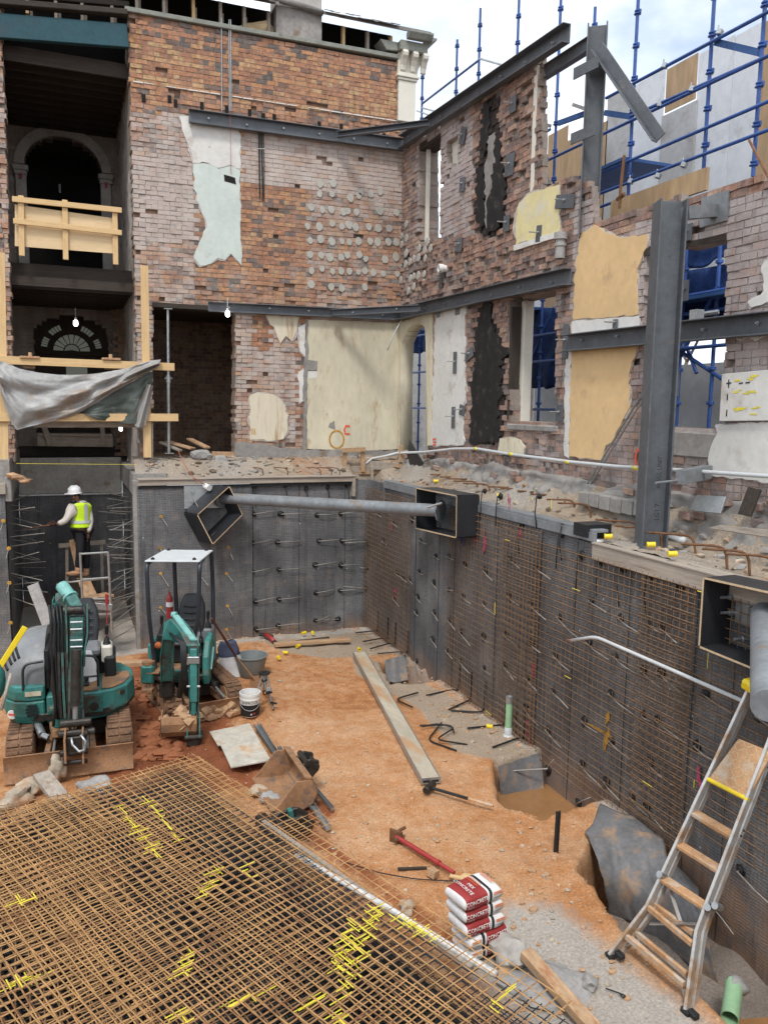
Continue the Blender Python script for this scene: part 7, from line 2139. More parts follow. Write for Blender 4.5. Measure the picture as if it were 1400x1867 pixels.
b = MB(); b.pipe(p, p + V(.3, .25, .06), .075, .008); o = tag(b.build('drain_pipe', M['green_pvc'], smooth=40), 'green pipe end lying at the foot of the wall by the ladder', 'pipe')
b = MB(); b.blob(p + V(.28, .22, .06), (.09, .08, .07), 4, .35, 2); tag(b.build('plastic_wrap', M['rock_grey'], smooth=True), 'grey wrap around the end of the green pipe by the ladder', 'wrap')
b = MB(); b.tube(bend([at(1042, 1168, 0, XR - .25), at(1086, 1161, 0, XR - .24), at(1200, 1211, 0, XR - .2), at(1430, 1312, 0, XR - .2)]), .022, 8)
tag(b.build('conduit', M['grey_pvc'], smooth=True), 'bent pale grey conduit running along the meshed wall', 'conduit')
b = MB(); p = at(1042, 1168, 0, XR - .25); b.tube([p, p + V(0, .06, -.01), p + V(.02, .12, -.03)], .012, 5); tag(b.build('cable_end', M['copper']), 'red cable ends poking out of the bent conduit', 'cable')
# service conduit along the right wall
pts = [at(x, y, 1, YW - .35) for x, y in ((637, 858), (660, 852), (678, 836), (700, 832), (725, 826))] + [at(x, y, 0, XW - .22) for x, y in ((775, 824), (830, 818), (870, 818), (930, 828), (1040, 842), (1120, 850), (1220, 856), (1400, 868), (1500, 874))]
b = MB(); b.tube(pts, .026, 8)
cd = thing('conduit', 'long pale conduit with yellow tape along the foot of the ruined walls', 'conduit', at(900, 850, 0, XW - .2))
b.build('tube', M['grey_pvc'], cd, smooth=True)
for px, py in ((868, 818), (932, 828), (1035, 842), (1160, 853), (1265, 859)):
    b = MB(); p = at(px, py, 0, XW - .22); b.bar(p + V(0, .06, .002), p + V(0, -.06, -.004), .029, 8); b.build('tape', M['yellow_spray'], cd, smooth=True)
b = MB(); b.tube([at(x, y, 1, YW - .3) for x, y in ((738, 572), (728, 590), (718, 610), (706, 638))], .016, 6); tag(b.build('loose_conduit', M['grey_pvc'], smooth=True), 'short bent conduit hanging below the corner brace', 'conduit')
# string line across the tall opening
b = MB(); b.bar(at(30, 845, 1, YB + .1), at(250, 847, 1, YB + .1), .0035, 4); tag(b.build('string_line', M['yellow_spray']), 'thin yellow string line across the tall opening', 'string')

# ---------------------------------------------------------------- timber and tarp at the tall opening
yt = YB + .55
tf = thing('post_and_rail', 'pine posts and rails across the foot of the tall opening', 'frame', at(130, 760, 1, yt))
for (x0, y0, x1, y1, key) in ((263, 484, 269, 834, 'pine'), (1, 460, 8, 838, 'pine')):
    b = MB(); b.plank(at(x0, y0, 1, yt), at(x1, y1, 1, yt), .15, .05, (0, 1, 0)); b.build('post', M[key], tf, bevel=.004)
b = MB(); b.plank(at(272, 770, 1, yt + .06), at(272, 835, 1, yt + .06), .15, .05, (0, 1, 0)); b.build('post', M['timber_grey'], tf, bevel=.004)
for (x0, y0, x1, y1, y) in ((-20, 655, 318, 669, yt - .06), (-20, 761, 325, 761, yt - .06)):
    b = MB(); b.plank(at(x0, y0, 1, y), at(x1, y1, 1, y), .05, .15, (0, 0, 1)); b.build('rail', M['pine'], tf, bevel=.004)
for px, py in ((55, 652), (202, 655)):
    b = MB(); p = at(px, py, 1, yt + .1); b.box(p, (.34, .45, .04)); b.box(p + V(-.02, 0, -.12), (.2, .1, .16)); b.box(p + V(0, .1, .05), (.06, .2, .1)); b.build('cleat', M['pine_dirty'], tf, bevel=.003)
b = MB(); b.plank(at(60, 768, 1, yt + .3), at(262, 768, 1, yt + .3), .08, .24, (0, 0, 1)); b.build('cross_board', M['timber_grey'], tf)
tp = thing('tarp', 'muddy silver tarpaulin draped over the pine rail at the tall opening', 'tarp', at(140, 720, 1, yt - .12))
def lerp_poly(P, t):
    x = t * (len(P) - 1); i = min(int(x), len(P) - 2); f_ = x - i
    return (P[i][0] * (1 - f_) + P[i + 1][0] * f_, P[i][1] * (1 - f_) + P[i + 1][1] * f_)
TT = [(-6, 655), (12, 662), (36, 672), (70, 679), (107, 683), (140, 683), (172, 681), (205, 676), (232, 671), (256, 662), (275, 657), (293, 655)]
TB = [(2, 716), (8, 738), (18, 765), (30, 784), (60, 776), (95, 768), (125, 760), (150, 750), (178, 733), (210, 713), (250, 690), (290, 668)]
def tarp(u, v):
    a, c = lerp_poly(TT, u), lerp_poly(TB, u)
    x, y = a[0] + (c[0] - a[0]) * v, a[1] + (c[1] - a[1]) * v
    k = math.sin(math.pi * min(1, v * 1.02))
    fold = .07 * math.sin(u * 15 + v * 9 + 1.5 * nz(u * 3, v * 2)) * k + .045 * math.sin(v * 15 - u * 16) * k * (.4 + u) + .03 * nz(u * 9, v * 7, 3) + .012 * nz(u * 25, v * 22, 5)
    return at(x, y, 1, yt - .13 - .1 * k + fold)
b = MB(); b.grid(tarp, 90, 44); b.build('sheet', M['tarp'], tp, smooth=True)
DT = [(148, 748), (170, 736), (195, 720), (220, 707), (245, 694), (262, 684), (279, 676)]
DB = [(150, 752), (175, 764), (205, 770), (235, 773), (252, 770), (266, 752), (278, 712)]
def tarp2(u, v):
    a, c = lerp_poly(DT, u), lerp_poly(DB, u)
    x, y = a[0] + (c[0] - a[0]) * v, a[1] + (c[1] - a[1]) * v
    return at(x, y, 1, yt - .1 + .05 * math.sin(u * 14 + v * 3) * v + .03 * nz(u * 7, v * 7, 6))
b = MB(); b.grid(tarp2, 40, 24); tag(b.build('folded_flap', M['tarp_dark'], tp, smooth=True), 'dark green underside')
ET = [(268, 700), (272, 700), (276, 702), (279, 703)]
EB = [(240, 768), (248, 778), (256, 780), (266, 775)]
b = MB(); b.grid(lambda u, v: at(lerp_poly(ET, u)[0] * (1 - v) + lerp_poly(EB, u)[0] * v, lerp_poly(ET, u)[1] * (1 - v) + lerp_poly(EB, u)[1] * v, 1, yt - .17 + .05 * math.sin(u * 9)), 16, 14); b.build('gathered_end', M['tarp'], tp, smooth=True)

# ---------------------------------------------------------------- things on the back ledge
ob = []
b = MB(); b.plank(at(306, 805, 1, YW + .3), at(352, 818, 1, YW - .1), .2, .035); tag(b.build('floor_board', M['pine_dirty'], bevel=.004), 'wide reddish board on the pile in the room opening', 'timber')
b = MB(); b.plank(at(345, 800, 1, YW + .7), at(378, 816, 1, YW - .05), .14, .04); tag(b.build('floor_board', M['pine_dirty'], bevel=.004), 'narrow board on top of the pile in the room opening', 'timber')
b = MB(); b.plank(at(293, 806, 1, YW + .2), at(330, 822, 1, YW - .1), .12, .04); tag(b.build('floor_board', M['timber_grey'], bevel=.004), 'grey board at the left of the pile in the room opening', 'timber')
b = MB(); b.plank(at(386, 829, 1, YW + .1), at(437, 830, 1, YW + .1), .1, .14, (0, 0, 1)); tag(b.build('timber_sill', M['pine_dirty'], bevel=.006), 'pale sawn sill timber at the right foot of the room opening', 'timber')
for (px, py, s, sd_, key, lb) in ((366, 829, (.24, .14, .12), 21, 'rock_grey', 'squared grey stone below the boards in the room opening'), (402, 838, (.16, .12, .1), 23, 'rock_grey', 'tilted dark stone beside the sawn sill timber')):
    p = at(px, py, 1, YW - .2); b = MB(); b.blob(p, s, sd_, .18, 2); tag(b.build('stone', M[key], smooth=25), lb, 'stone', 'stones at the room opening')
tr1 = thing('timber_trestle', 'small pine frame standing on the back ledge near the corner', 'trestle', at(645, 850, 1, YW - .5))
yk = YW - .5
for (x0, y0, x1, y1) in ((628, 822, 628, 862), (661, 820, 661, 860)):
    b = MB(); b.plank(at(x0, y0, 1, yk), at(x1, y1, 1, yk), .09, .09, (0, 1, 0)); b.build('leg', M['pine_dirty'], tr1, bevel=.004)
b = MB(); b.plank(at(623, 821, 1, yk - .08), at(666, 819, 1, yk - .08), .05, .1, (0, 0, 1)); b.build('rail', M['pine_dirty'], tr1, bevel=.004)
tr2 = thing('timber_trestle', 'pine hurdle guarding the foot of the arched doorway', 'trestle', at(740, 850, 1, YW - .4))
yk = YW - .55
for (x0, y0, x1, y1) in ((731, 812, 731, 860), (750, 814, 748, 862)):
    b = MB(); b.plank(at(x0, y0, 1, yk), at(x1, y1, 1, yk), .08, .06, (0, 1, 0)); b.build('post', M['pine_dirty'], tr2, bevel=.004)
for (x0, y0, x1, y1) in ((727, 838, 752, 842), (722, 848, 770, 860)):
    b = MB(); b.plank(at(x0, y0, 1, yk - .07), at(x1, y1, 1, yk - .07), .05, .09, (0, 0, 1)); b.build('rail', M['pine_dirty'], tr2, bevel=.004)
b = MB(); b.prism([at(746, 802, 0, XW - .15), at(772, 848, 0, XW - .15), at(762, 850, 0, XW - .15), at(741, 846, 0, XW - .15)], V(.03, 0, 0)); tag(b.build('black_panel', M['ply_black']), 'leaning black ply offcut behind the pine hurdle', 'board')
for k, (x0, y0, x1, y1, w, h, lb) in enumerate(((600, 856, 700, 856, .06, .16, 'brown board on edge behind the trestle'), (655, 862, 690, 862, .06, .07, 'short peg board at the corner notch'), (675, 848, 735, 852, .06, .18, 'brown board on edge in the corner below the cream panel'), (678, 850, 678, 880, .06, .06, 'upright peg at the corner notch'))):
    yy = YW - .4 - .075 * k; b = MB(); b.plank(at(x0, y0, 1, yy), at(x1, y1, 1, yy), w, h, (0, 0, 1) if abs(x1 - x0) > 5 else (0, 1, 0)); tag(b.build('edge_board', M['timber_grey' if k != 1 else 'pine_dirty'], bevel=.004), lb, 'timber')
b = MB(); p = at(374, 886, 1, YB - .12); b.bar(p, p + V(.06, -.14, -.03), .06, 12); tag(b.build('pipe_end', M['white_pvc'], smooth=40), 'white pipe end poking through the back pit face', 'pipe')
b = MB(); b.tube([at(325, 822, 1, YB + .3), at(338, 850, 1, YB - .1), at(352, 870, 1, YB - .15), at(374, 884, 1, YB - .2)], .008, 5); tag(b.build('cable', M['copper'], smooth=True), 'thin red cable running to the white pipe end', 'cable')
b = MB(); 
for k in range(8): b.blob(at(25 + 3 * k, 866 + 1.5 * k, 1, YB - .02) + V(0, -.05 * random.random(), 0), (.12, .1, .05), k, .4, 1)
tag(b.build('cloth_scrap', M['mud'], smooth=True), 'crumpled muddy cloth on the left pit edge', 'cloth')
for Q_, x_, lb, key in ((((1290, 963), (1312, 957), (1480, 972), (1480, 990)), .42, 'muddy board lying on the ledge at the right edge', 'timber_grey'), (((1270, 902), (1323, 905), (1320, 936), (1263, 930)), .3, 'galvanised steel plate leaning at the foot of the wall', 'galv'), (((1363, 887), (1386, 892), (1375, 941), (1352, 936)), .3, 'old black plank leaning on the wall at the right edge', 'timber_dark')):
    b = MB(); b.prism([at(*q, 0, XW - x_) + V(.0 if k < 2 else -.06, 0, 0) for k, q in enumerate(Q_)], V(.03, 0, -.01)); tag(b.build('loose_board', M[key], bevel=.004), lb, 'board')
b = MB(); b.tube([at(1200, 975, 0, 6.75), at(1240, 985, 0, 6.75), at(1248, 985, 0, 6.75)], .04, 8); tag(b.build('plastic_bottle', M['grey_pvc'], smooth=True), 'clear plastic bottle lying beside the column foot', 'bottle')

# ---------------------------------------------------------------- loose things on the floor
def zf(p, d=0): return V(p.x, p.y, floor_h(p.x, p.y) + d)
pk = thing('scaffold_plank', 'long grey scaffold plank lying diagonally on the clay', 'plank', fl(720, 1300))
p, q = fl(655, 1192, ZF + .09), fl(785, 1424, ZF + .07)
b = MB(); b.section([(-.125, -.03), (.125, -.03), (.125, .03), (.115, .034), (-.115, .034), (-.125, .03)], p, q, (0, 0, 1)); b.build('deck', mat('grey muddy plank', (.46, .41, .32), .75, .05, .18, 5, ((.45, .28, .16), .44, 4), .2, 30, 'Generated'), pk)
d = (q - p).normalized()
b = MB(); 
for s in (-.12, .12): b.section([(s - .006, -.036), (s + .006, -.036), (s + .006, .04), (s - .006, .04)], p, q + d * .004, (0, 0, 1))
b.section([(-.13, -.038), (.13, -.038), (.13, .042), (-.13, .042)], q, q + d * .012, (0, 0, 1)); b.build('edge_hook', M['galv'], pk)
b = MB(); sd2 = d.cross(V(0, 0, 1))
for s in (-.06, .06): b.plank(q + sd2 * s + d * .0125, q + sd2 * s + d * .014, .09, .03, (0, 0, 1))
b.build('end_hole', M['ink'], pk)
b = MB(); b.plank(fl(500, 1176, ZF + .08), fl(638, 1166, ZF + .08), .16, .06); tag(b.build('timber_length', M['pine_dirty'], bevel=.006), 'muddy timber lying at the foot of the back pit face', 'timber')
b = MB(); b.plank(fl(540, 1170, ZF + .04), fl(600, 1163, ZF + .04), .07, .04); tag(b.build('timber_length', M['timber_dark'], bevel=.006), 'dark thin timber behind the muddy one at the back pit face', 'timber')
gr_ = thing('angle_grinder', 'red power tool lying at the foot of the back pit face', 'power tool', fl(490, 1162))
p = fl(484, 1158, ZF + .08); q = fl(500, 1170, ZF + .06); b = MB(); b.tube([p, (p + q) / 2 + V(0, 0, .03), q], .05, 8, rs=[.06, .045, .05]); b.build('body', M['red'], gr_, smooth=True)
b = MB(); b.bar(q, q + (q - p).normalized() * .12, .035, 8); b.bar(p + V(-.04, 0, 0), p + V(-.12, .02, .02), .04, 8); b.bar((p + q) / 2 + V(0, 0, .06), (p + q) / 2 + V(.06, -.06, .06), .02, 6); b.build('handle', M['black'], gr_, smooth=40)
# broken ply sheet
b = MB(); pts = [(382, 1334), (455, 1319), (494, 1386), (421, 1399), (402, 1358), (397, 1359)]
b.prism([fl(*q, ZF + .09) for q in pts], V(0, 0, -.02)); tag(b.build('plywood_sheet', M['ply_muddy'], bevel=.002), 'stained notched plywood sheet on the clay by the white pail', 'board')
# steel channels
def channel(a, c, w, label, key='galv'):
    b = MB(); p, q = fl(*a, ZF + .07), fl(*c, ZF + .07)
    b.section([(-w, -.01), (w, -.01), (w, .035), (w - .006, .035), (w - .006, -.004), (-w + .006, -.004), (-w + .006, .035), (-w, .035)], p, q, (0, 0, 1)); tag(b.build('steel_channel', M[key]), label, 'channel', None)
channel((466, 1322), (598, 1512), .035, 'long grey steel channel lying beside the stained plywood sheet'); channel((472, 1322), (520, 1400), .02, 'thin galvanised channel lying along the long one'); channel((508, 1364), (606, 1476), .018, 'thin galvanised channel under the loose bucket')
# loose bucket lying on its back
a_, c_ = fl(472, 1430, ZF + .1), fl(560, 1490, ZF + .1)
lb_ = thing('digger_bucket', 'rusty digger bucket lying on its back by the mesh stack', 'bucket', fl(535, 1455))
X1 = (fl(578, 1485) - fl(518, 1395)).normalized(); U1 = V(X1.y, -X1.x, 0)
lip = -U1 if (fl(475, 1440) - fl(545, 1440)).dot(U1) < 0 else U1
lip = (fl(470, 1440) - fl(540, 1440)); lip = (lip - X1 * lip.dot(X1)).normalized()
ctr = fl(548, 1442, ZF + .04)
Mb = Matrix.Translation(ctr) @ Matrix((tuple(X1), tuple(lip), (0, 0, 1))).transposed().to_4x4()
bucket_mesh(Mb, .95, depth=.5).build('shell', M['mud_steel'], lb_, bevel=.004)
b = MB(); b.prism([Mb @ V(-.475, .0, .36), Mb @ V(.475, .0, .36), Mb @ V(.475, .09, .38), Mb @ V(-.475, .09, .38)], V(0, 0, .03)); b.build('top_plate', M['mud_steel'], lb_, bevel=.004)
for s in (-.12, .12):
    b = MB(); b.prism([Mb @ V(s - .02, y, z) for y, z in ((.02, .3), (-.1, .2), (-.2, .3), (-.2, .42), (-.08, .46), (.02, .4))], Mb.to_3x3() @ V(.04, 0, 0)); b.build('lug', M['greasy'], lb_, bevel=.01)
b = MB()
for y, z in ((-.16, .36), (-.04, .42)): b.bar(Mb @ V(-.17, y, z), Mb @ V(.17, y, z), .035, 12)
b.build('pin', M['greasy'], lb_, smooth=40)
# quick hitch lying against it
qh = thing('quick_hitch', 'grey and green bucket hitch half under the mesh edge', 'hitch', fl(530, 1490))
qc = fl(528, 1500, ZF + .2)
for s in (-.1, .1):
    b = MB(); b.prism([qc + X1 * s + lip * y + V(0, 0, z) for y, z in ((.2, -.15), (-.2, -.12), (-.26, .02), (-.12, .12), (.1, .1), (.22, .02))], X1 * .035); b.build('cheek', M['greasy'], qh, bevel=.01)
b = MB(); b.plank(qc + lip * .0 + V(0, 0, .16), qc + lip * -.05 + V(0, 0, -.18) - X1 * -.03, .1, .05, lip); b.build('strap', M['teal_dirty'], qh, bevel=.006)
b = MB(); 
for y in (-.12, .12): b.bar(qc - X1 * .25 + lip * y, qc + X1 * .25 + lip * y, .04, 12)
b.bar(qc + lip * .28 - X1 * .2, qc + lip * .22 + X1 * .1, .08, 10); b.build('pin', M['greasy'], qh, smooth=40)
# sledge hammer
sh = thing('sledge_hammer', 'sledge hammer with black and orange handle at the plank end', 'hammer', fl(840, 1440))
p, q = fl(783, 1436, ZF + .08), fl(899, 1470, ZF + .06); m_ = p + (q - p) * .62
b = MB(); b.bar(p, m_, .02, 8); b.build('grip', M['black'], sh, smooth=40); b = MB(); b.bar(m_, q, .019, 8); b.build('handle', M['timber_orange'], sh, smooth=40)
d = (q - p).normalized().cross(V(0, 0, 1)); b = MB(); b.bar(p - d * .11, p + d * .11, .05, 8); b.build('head', M['greasy'], sh, bevel=.008)
# red steel prop
rp2 = thing('red_prop', 'red steel shoring prop lying on the clay', 'prop', fl(770, 1555))
p, q = fl(722, 1526, ZF + .07), fl(828, 1592, ZF + .05)
b = MB(); b.bar(p, p + (q - p) * .75, .028, 10); b.bar(p + (q - p) * .75, q, .022, 10); b.bar(p + (q - p) * .72, p + (q - p) * .76, .034, 10); b.build('tube', M['red'], rp2, smooth=40)
b = MB(); d = (q - p).normalized().cross(V(0, 0, 1)); b.box(p, (.03, .16, .15), Euler((0, 0, .6)).to_matrix()); b.bar(p + d * .02 + V(0, 0, .05), p - d * .14 + V(0, 0, .06), .02, 6); b.bar(p + (q - p) * .06 - d * .07, p + (q - p) * .06 + d * .07, .025, 6); b.build('head_plate', M['rust'], rp2, bevel=.004)
b = MB(); b.box(fl(789, 1592, ZF + .05), (.09, .1, .08), Euler((.1, .2, .5)).to_matrix()); tag(b.build('timber_block', M['pine_dirty'], bevel=.004), 'small wooden block behind the red prop end', 'block')
b = MB(); b.plank(fl(820, 1597, ZF + .03), fl(846, 1603, ZF + .03), .05, .015); b.blob(fl(848, 1598, ZF + .02), (.07, .05, .015), 3, .3, 1); tag(b.build('wood_chip', M['pine']), 'pale wood chip above the cement bags', 'chip')
# star picket
sp_ = fl(1014, 1556); tp_ = at(1019, 1480, 1, sp_.y + .0)
b = MB()
for k in range(3):
    a = k * 2.094 + .4; b.prism([sp_ + V(math.cos(a) * .002, math.sin(a) * .002, -.1) + V(-math.sin(a), math.cos(a), 0) * .003, sp_ + V(math.cos(a) * .034, math.sin(a) * .034, -.1), tp_ + V(math.cos(a) * .034, math.sin(a) * .034, 0), tp_], V(-math.sin(a), math.cos(a), 0) * .006)
tag(b.build('star_picket', M['black']), 'black steel star picket standing in the clay', 'picket')
b = MB(); b.plank(fl(958, 1738, ZF + .22), fl(1085, 1880, ZF + .1), .12, .08); tag(b.build('timber_length', M['pine_dirty'], bevel=.006), 'thick muddy timber at the bottom edge by the slurry heap', 'timber')
stone(990, 1800, (.36, .3, .07), 31, 'rock_grey', 'heap of hardened grey slurry beside the thick timber', -.02, .25)
stone(1075, 1800, (.07, .09, .06), 33, 'rock_grey', 'small grey lump on the slurry by the thick timber')
stone(930, 1755, (.17, .15, .14), 35, 'conc', 'pale lump of set concrete at the foot of the cement bags')
stone(920, 1775, (.1, .06, .03), 37, 'mud', 'small orange stone in front of the cement bags')
# white pail
pl_ = fl(456, 1303, ZF + .02)
pa_ = thing('pail', 'white pail with a black printed band and wire handle', 'pail', pl_)
b = MB(); b.lathe([(0, 0), (.135, 0), (.14, .01), (.155, .27), (.162, .27), (.162, .285), (.158, .288), (.16, .33), (.165, .332), (.165, .37), (.15, .37), (.148, .3), (.13, .03), (0, .025)], 28, Matrix.Translation(pl_)); b.build('shell', M['white_pvc'], pa_, smooth=40)
b = MB(); b.lathe([(.1425, .012), (.156, .2)], 28, Matrix.Translation(pl_)); b.f = b.f[:28]; b.m = b.m[:28]; b.build('label_band', M['ink'], pa_, smooth=True)
vd = (CAMPOS - pl_); va = math.atan2(vd.y, vd.x)
def wrap_text(s, size, R0, z, a0, key, parent, base):
    vs, fs = text_mesh(s, size)
    b = MB(); b.add([base + V(math.cos(a0 + v.x / R0) * R0, math.sin(a0 + v.x / R0) * R0, z + v.y) for v in vs], fs); b.build('lettering', M[key], parent)
wrap_text('EMPROCK', .06, .159, .235, va, 'ink', pa_, pl_)
b = MB(); 
for k, (da, z, w, h, key) in enumerate(((.12, .045, .03, .03, 0), (.42, .05, .035, .03, 1))):
    a = va + da; c = pl_ + V(math.cos(a) * .151, math.sin(a) * .151, z); t_ = V(-math.sin(a), math.cos(a), 0)
    if k == 0: b.add([c - t_ * w / 2, c + t_ * w / 2, c + V(0, 0, h)], [(0, 1, 2)], 0)
    else: b.add([c - t_ * w / 2, c + t_ * w / 2, c + t_ * w / 2 + V(0, 0, h), c - t_ * w / 2 + V(0, 0, h)], [(0, 1, 2, 3)], 1)
b.build('print', [M['ink_white'], M['red']], pa_)
b = MB(); t_ = V(-math.sin(va), math.cos(va), 0); o_ = V(math.cos(va), math.sin(va), 0)
b.tube([pl_ + t_ * .162 * math.cos(k * math.pi / 12) + o_ * .168 * math.sin(k * math.pi / 12) * 1.0 + V(0, 0, .25 - .13 * math.sin(k * math.pi / 12)) for k in range(13)], .004, 5); b.build('handle', M['galv'], pa_, smooth=True)
# big grey tub, sack and broom stick
tb_ = fl(458, 1231, ZF + .02)
gt = thing('tub', 'big grey plastic tub behind the white pail', 'tub', tb_)
b = MB(); b.lathe([(0, 0), (.2, 0), (.21, .01), (.285, .36), (.3, .36), (.3, .375), (.275, .375), (.2, .03), (0, .02)], 28, Matrix.Translation(tb_)); b.build('shell', mat('grey tub plastic', (.2, .22, .22), .5, 0, .12, 4, ((.4, .33, .27), .3, 5), .05, 40), gt, smooth=40)
b = MB(); p = fl(425, 1232, ZF + .02)
def sack(u, v):
    a = u * 2 * math.pi; k = 1 - .35 * max(0, v - .75) / .25
    return p + V(-.03 + .19 * math.copysign(abs(math.cos(a)) ** .6, math.cos(a)) * k + .05 * nz(u * 4, v * 3, 2) - .05 * v, .1 * math.sin(a) * (1 - .5 * v) + .03 * nz(u * 3, v * 4, 9) + .08 * v, .62 * v + .04 * nz(u * 5, v, 4) * v)
b.grid(sack, 28, 14); b.f.append(tuple(14 * 29 + i for i in range(28))); b.m.append(0)
for i, f_ in enumerate(b.f[:-1]): b.m[i] = 1 if .5 < (i // 28) / 14 < .93 else 0
b.m[-1] = 1
tag(b.build('paper_sack', [M['white_bag'], mat('slate blue print', (.08, .095, .15), .6, 0, .15, 6, None, .2, 20)], smooth=True), 'half empty white and slate blue paper sack beside the farther excavator', 'sack')
b = MB(); s1 = at(386, 1128, 1, 12.6); s2 = fl(464, 1250, ZF + .05); s2 = s2 + V(0, 0, 0); m_ = s1 + (s2 - s1) * .55
bt = thing('shovel', 'brown handled shovel leaning on the farther excavator', 'shovel', s2)
b.bar(s1, m_, .02, 8); b.build('grip', mat('dark brown handle', (.1, .035, .025), .5, 0, .2, 5, None, .1, 30), bt, smooth=40)
b = MB(); b.bar(m_, s2 + V(0, 0, .1), .018, 8); b.build('handle', M['pine_dirty'], bt, smooth=40)
b = MB(); b.prism([s2 + V(-.08, 0, .16), s2 + V(.08, 0, .16), s2 + V(.09, -.03, -.12), s2 + V(0, -.04, -.2), s2 + V(-.09, -.03, -.12)], V(0, .012, 0)); b.build('blade', M['mud_steel'], bt, bevel=.003)
# survey tripod
tpd = thing('survey_tripod', 'folded aluminium survey tripod standing beside the white pail', 'tripod', fl(485, 1290))
hd_ = at(482, 1229, 1, fl(482, 1290).y)
b = MB(); b.lathe([(.0, .0), (.085, 0), (.09, .015), (.085, .03), (.03, .032), (.03, .045), (0, .045)], 16, Matrix.Translation(hd_)); b.build('head', M['black'], tpd, smooth=40)
for (px, py) in ((462, 1290), (498, 1293), (480, 1264)):
    ft = fl(px, py, ZF + .02); b = MB(); a0 = hd_ + (ft - hd_).normalized() * .03; side = (ft - hd_).cross(V(0, 1, 0.3)).normalized()
    m_ = hd_ + (ft - hd_) * .52
    for s in (-1, 1): b.plank(a0 + side * .03 * s, m_ + side * .03 * s, .022, .03)
    b.plank(m_ + (hd_ - m_) * .25, ft, .03, .028); lg = b.build('leg', M['alu'], tpd, bevel=.003)
    b = MB(); d = (ft - hd_).normalized(); b.plank(m_ - d * .02, m_ + d * .03, .1, .04, None); b.plank(m_ - d * .2, m_ - d * .18, .1, .035); b.bar(ft - d * .12, ft + d * .02, .025, 6, .008); b.plank(ft - d * .1, ft - d * .08 + V(.08, 0, 0), .05, .015); b.build('clamp', M['black'], lg)

# ---------------------------------------------------------------- stack of concrete mix bags
bx = (fl(922, 1640, ZF + .55) - fl(850, 1668, ZF + .55)); bx.z = 0; BL = bx.length; bx.normalize(); by = V(-bx.y, bx.x, 0)
def bag(c, zb, ang, label, flip=False, LX=.43, LY=.3, H=.138):
    ca, sa = math.cos(ang), math.sin(ang)
    ex, ey = bx * ca + by * sa, by * ca - bx * sa
    r = thing('cement_bag', label, 'bag', c + V(0, 0, zb), 'stack of concrete mix bags')
    seed = random.random() * 9
    b = MB(); NU, NV = 44, 20
    def side(u, v):
        # u along the bag, v around its section
        x = (u - .5) * LX; a = v * 2 * math.pi
        e_ = max(0, 1 - abs(2 * u - 1) ** 7) ** .5
        yy = math.copysign(abs(math.cos(a)) ** .45, math.cos(a)) * LY / 2 * (.88 + .12 * e_)
        zz = math.copysign(abs(math.sin(a)) ** .62, math.sin(a)) * H / 2 * (.18 + .82 * e_)
        w = .007 * nz(u * 7 + seed, math.cos(a) * 2, math.sin(a) * 2) + .012 * nz(u * 2.5 + seed, math.cos(a) * 1.1, math.sin(a))
        return x, yy * (1 + w * 2), zz * (1 + w * 4) + H / 2 + (.01 * nz(u * 3 + seed, yy * 5) if zz > 0 else 0)
    T3 = lambda x, y, z: c + ex * x + ey * y + V(0, 0, zb + z)
    b.grid(lambda u, v: T3(*side(u, v)), NU, NV)
    for i in range(len(b.f)):
        u = ((i % NU) + .5) / NU
        if flip: u = 1 - u
        b.m[i] = 1 if u < .04 or .60 < u < .635 or u > .715 else (0 if u < .6 else 2)
    b.f.append(tuple(j * (NU + 1) for j in range(NV))); b.m.append(1); b.f.append(tuple(j * (NU + 1) + NU for j in range(NV))); b.m.append(1)
    b.build('paper_bag', [M['red_bag'], M['white_bag'], M['ink']], r, smooth=50)
    sgn = -1 if flip else 1
    yf = -LY / 2
    def front(s, size, x, z, key):
        vs, fs = text_mesh(s, size)
        bb = MB(); out = []
        for v in vs:
            xx, zz = x + v.x, z + v.y
            k = max(0., min(1, abs(zz - H / 2) / (H / 2)))
            yy = yf * (1 - k ** 2.6) ** .42 if k < .97 else yf * .3
            u = xx / LX + .5
            e_ = max(0, 1 - abs(2 * u - 1) ** 7) ** .5
            out.append(T3(xx, yy * (.88 + .12 * e_) * 1.03 - .004, zz))
        bb.add(out, fs); bb.build('lettering', M[key], r)
    xm = (-.19 if not flip else .19) * LX
    front('CONCRETE', .046, xm, H * .6, 'ink_white'); front('MIX', .04, xm - .065, H * .32, 'ink_white')
    xe_ = (.36 if not flip else -.36) * LX
    front('CEMENT', .033, xe_, H * .38, 'ink')
    bb = MB()
    for k in range(2):
        bb.plank(T3(xe_ - .05, yf * 1.0 - .003, H * (.62 + .12 * k)), T3(xe_ + .05, yf * 1.0 - .003, H * (.62 + .12 * k)), .004, .006)
    bb.build('stripe', M['ink_orange'], r)
    return r, T3, side
ctr = (fl(850, 1668, ZF + .55) + fl(922, 1640, ZF + .55)) / 2 + by * .17; ctr.z = ZF
labs = ('lowest concrete mix bag of the stack, turned end for end', 'second concrete mix bag from the ground, turned end for end', 'middle concrete mix bag of the stack', 'second concrete mix bag from the top', 'topmost concrete mix bag with red printed face showing')
offs = ((.1, .02, .0, True), (.07, .0, .03, True), (.03, .0, -.02, False), (.015, .01, .0, False), (-.01, .0, .04, False))
for k in range(5):
    ox, oy, an, fp = offs[k]
    r, T3, sd_f = bag(ctr + bx * ox + by * oy, .01 + .13 * k, an, labs[k], fp)
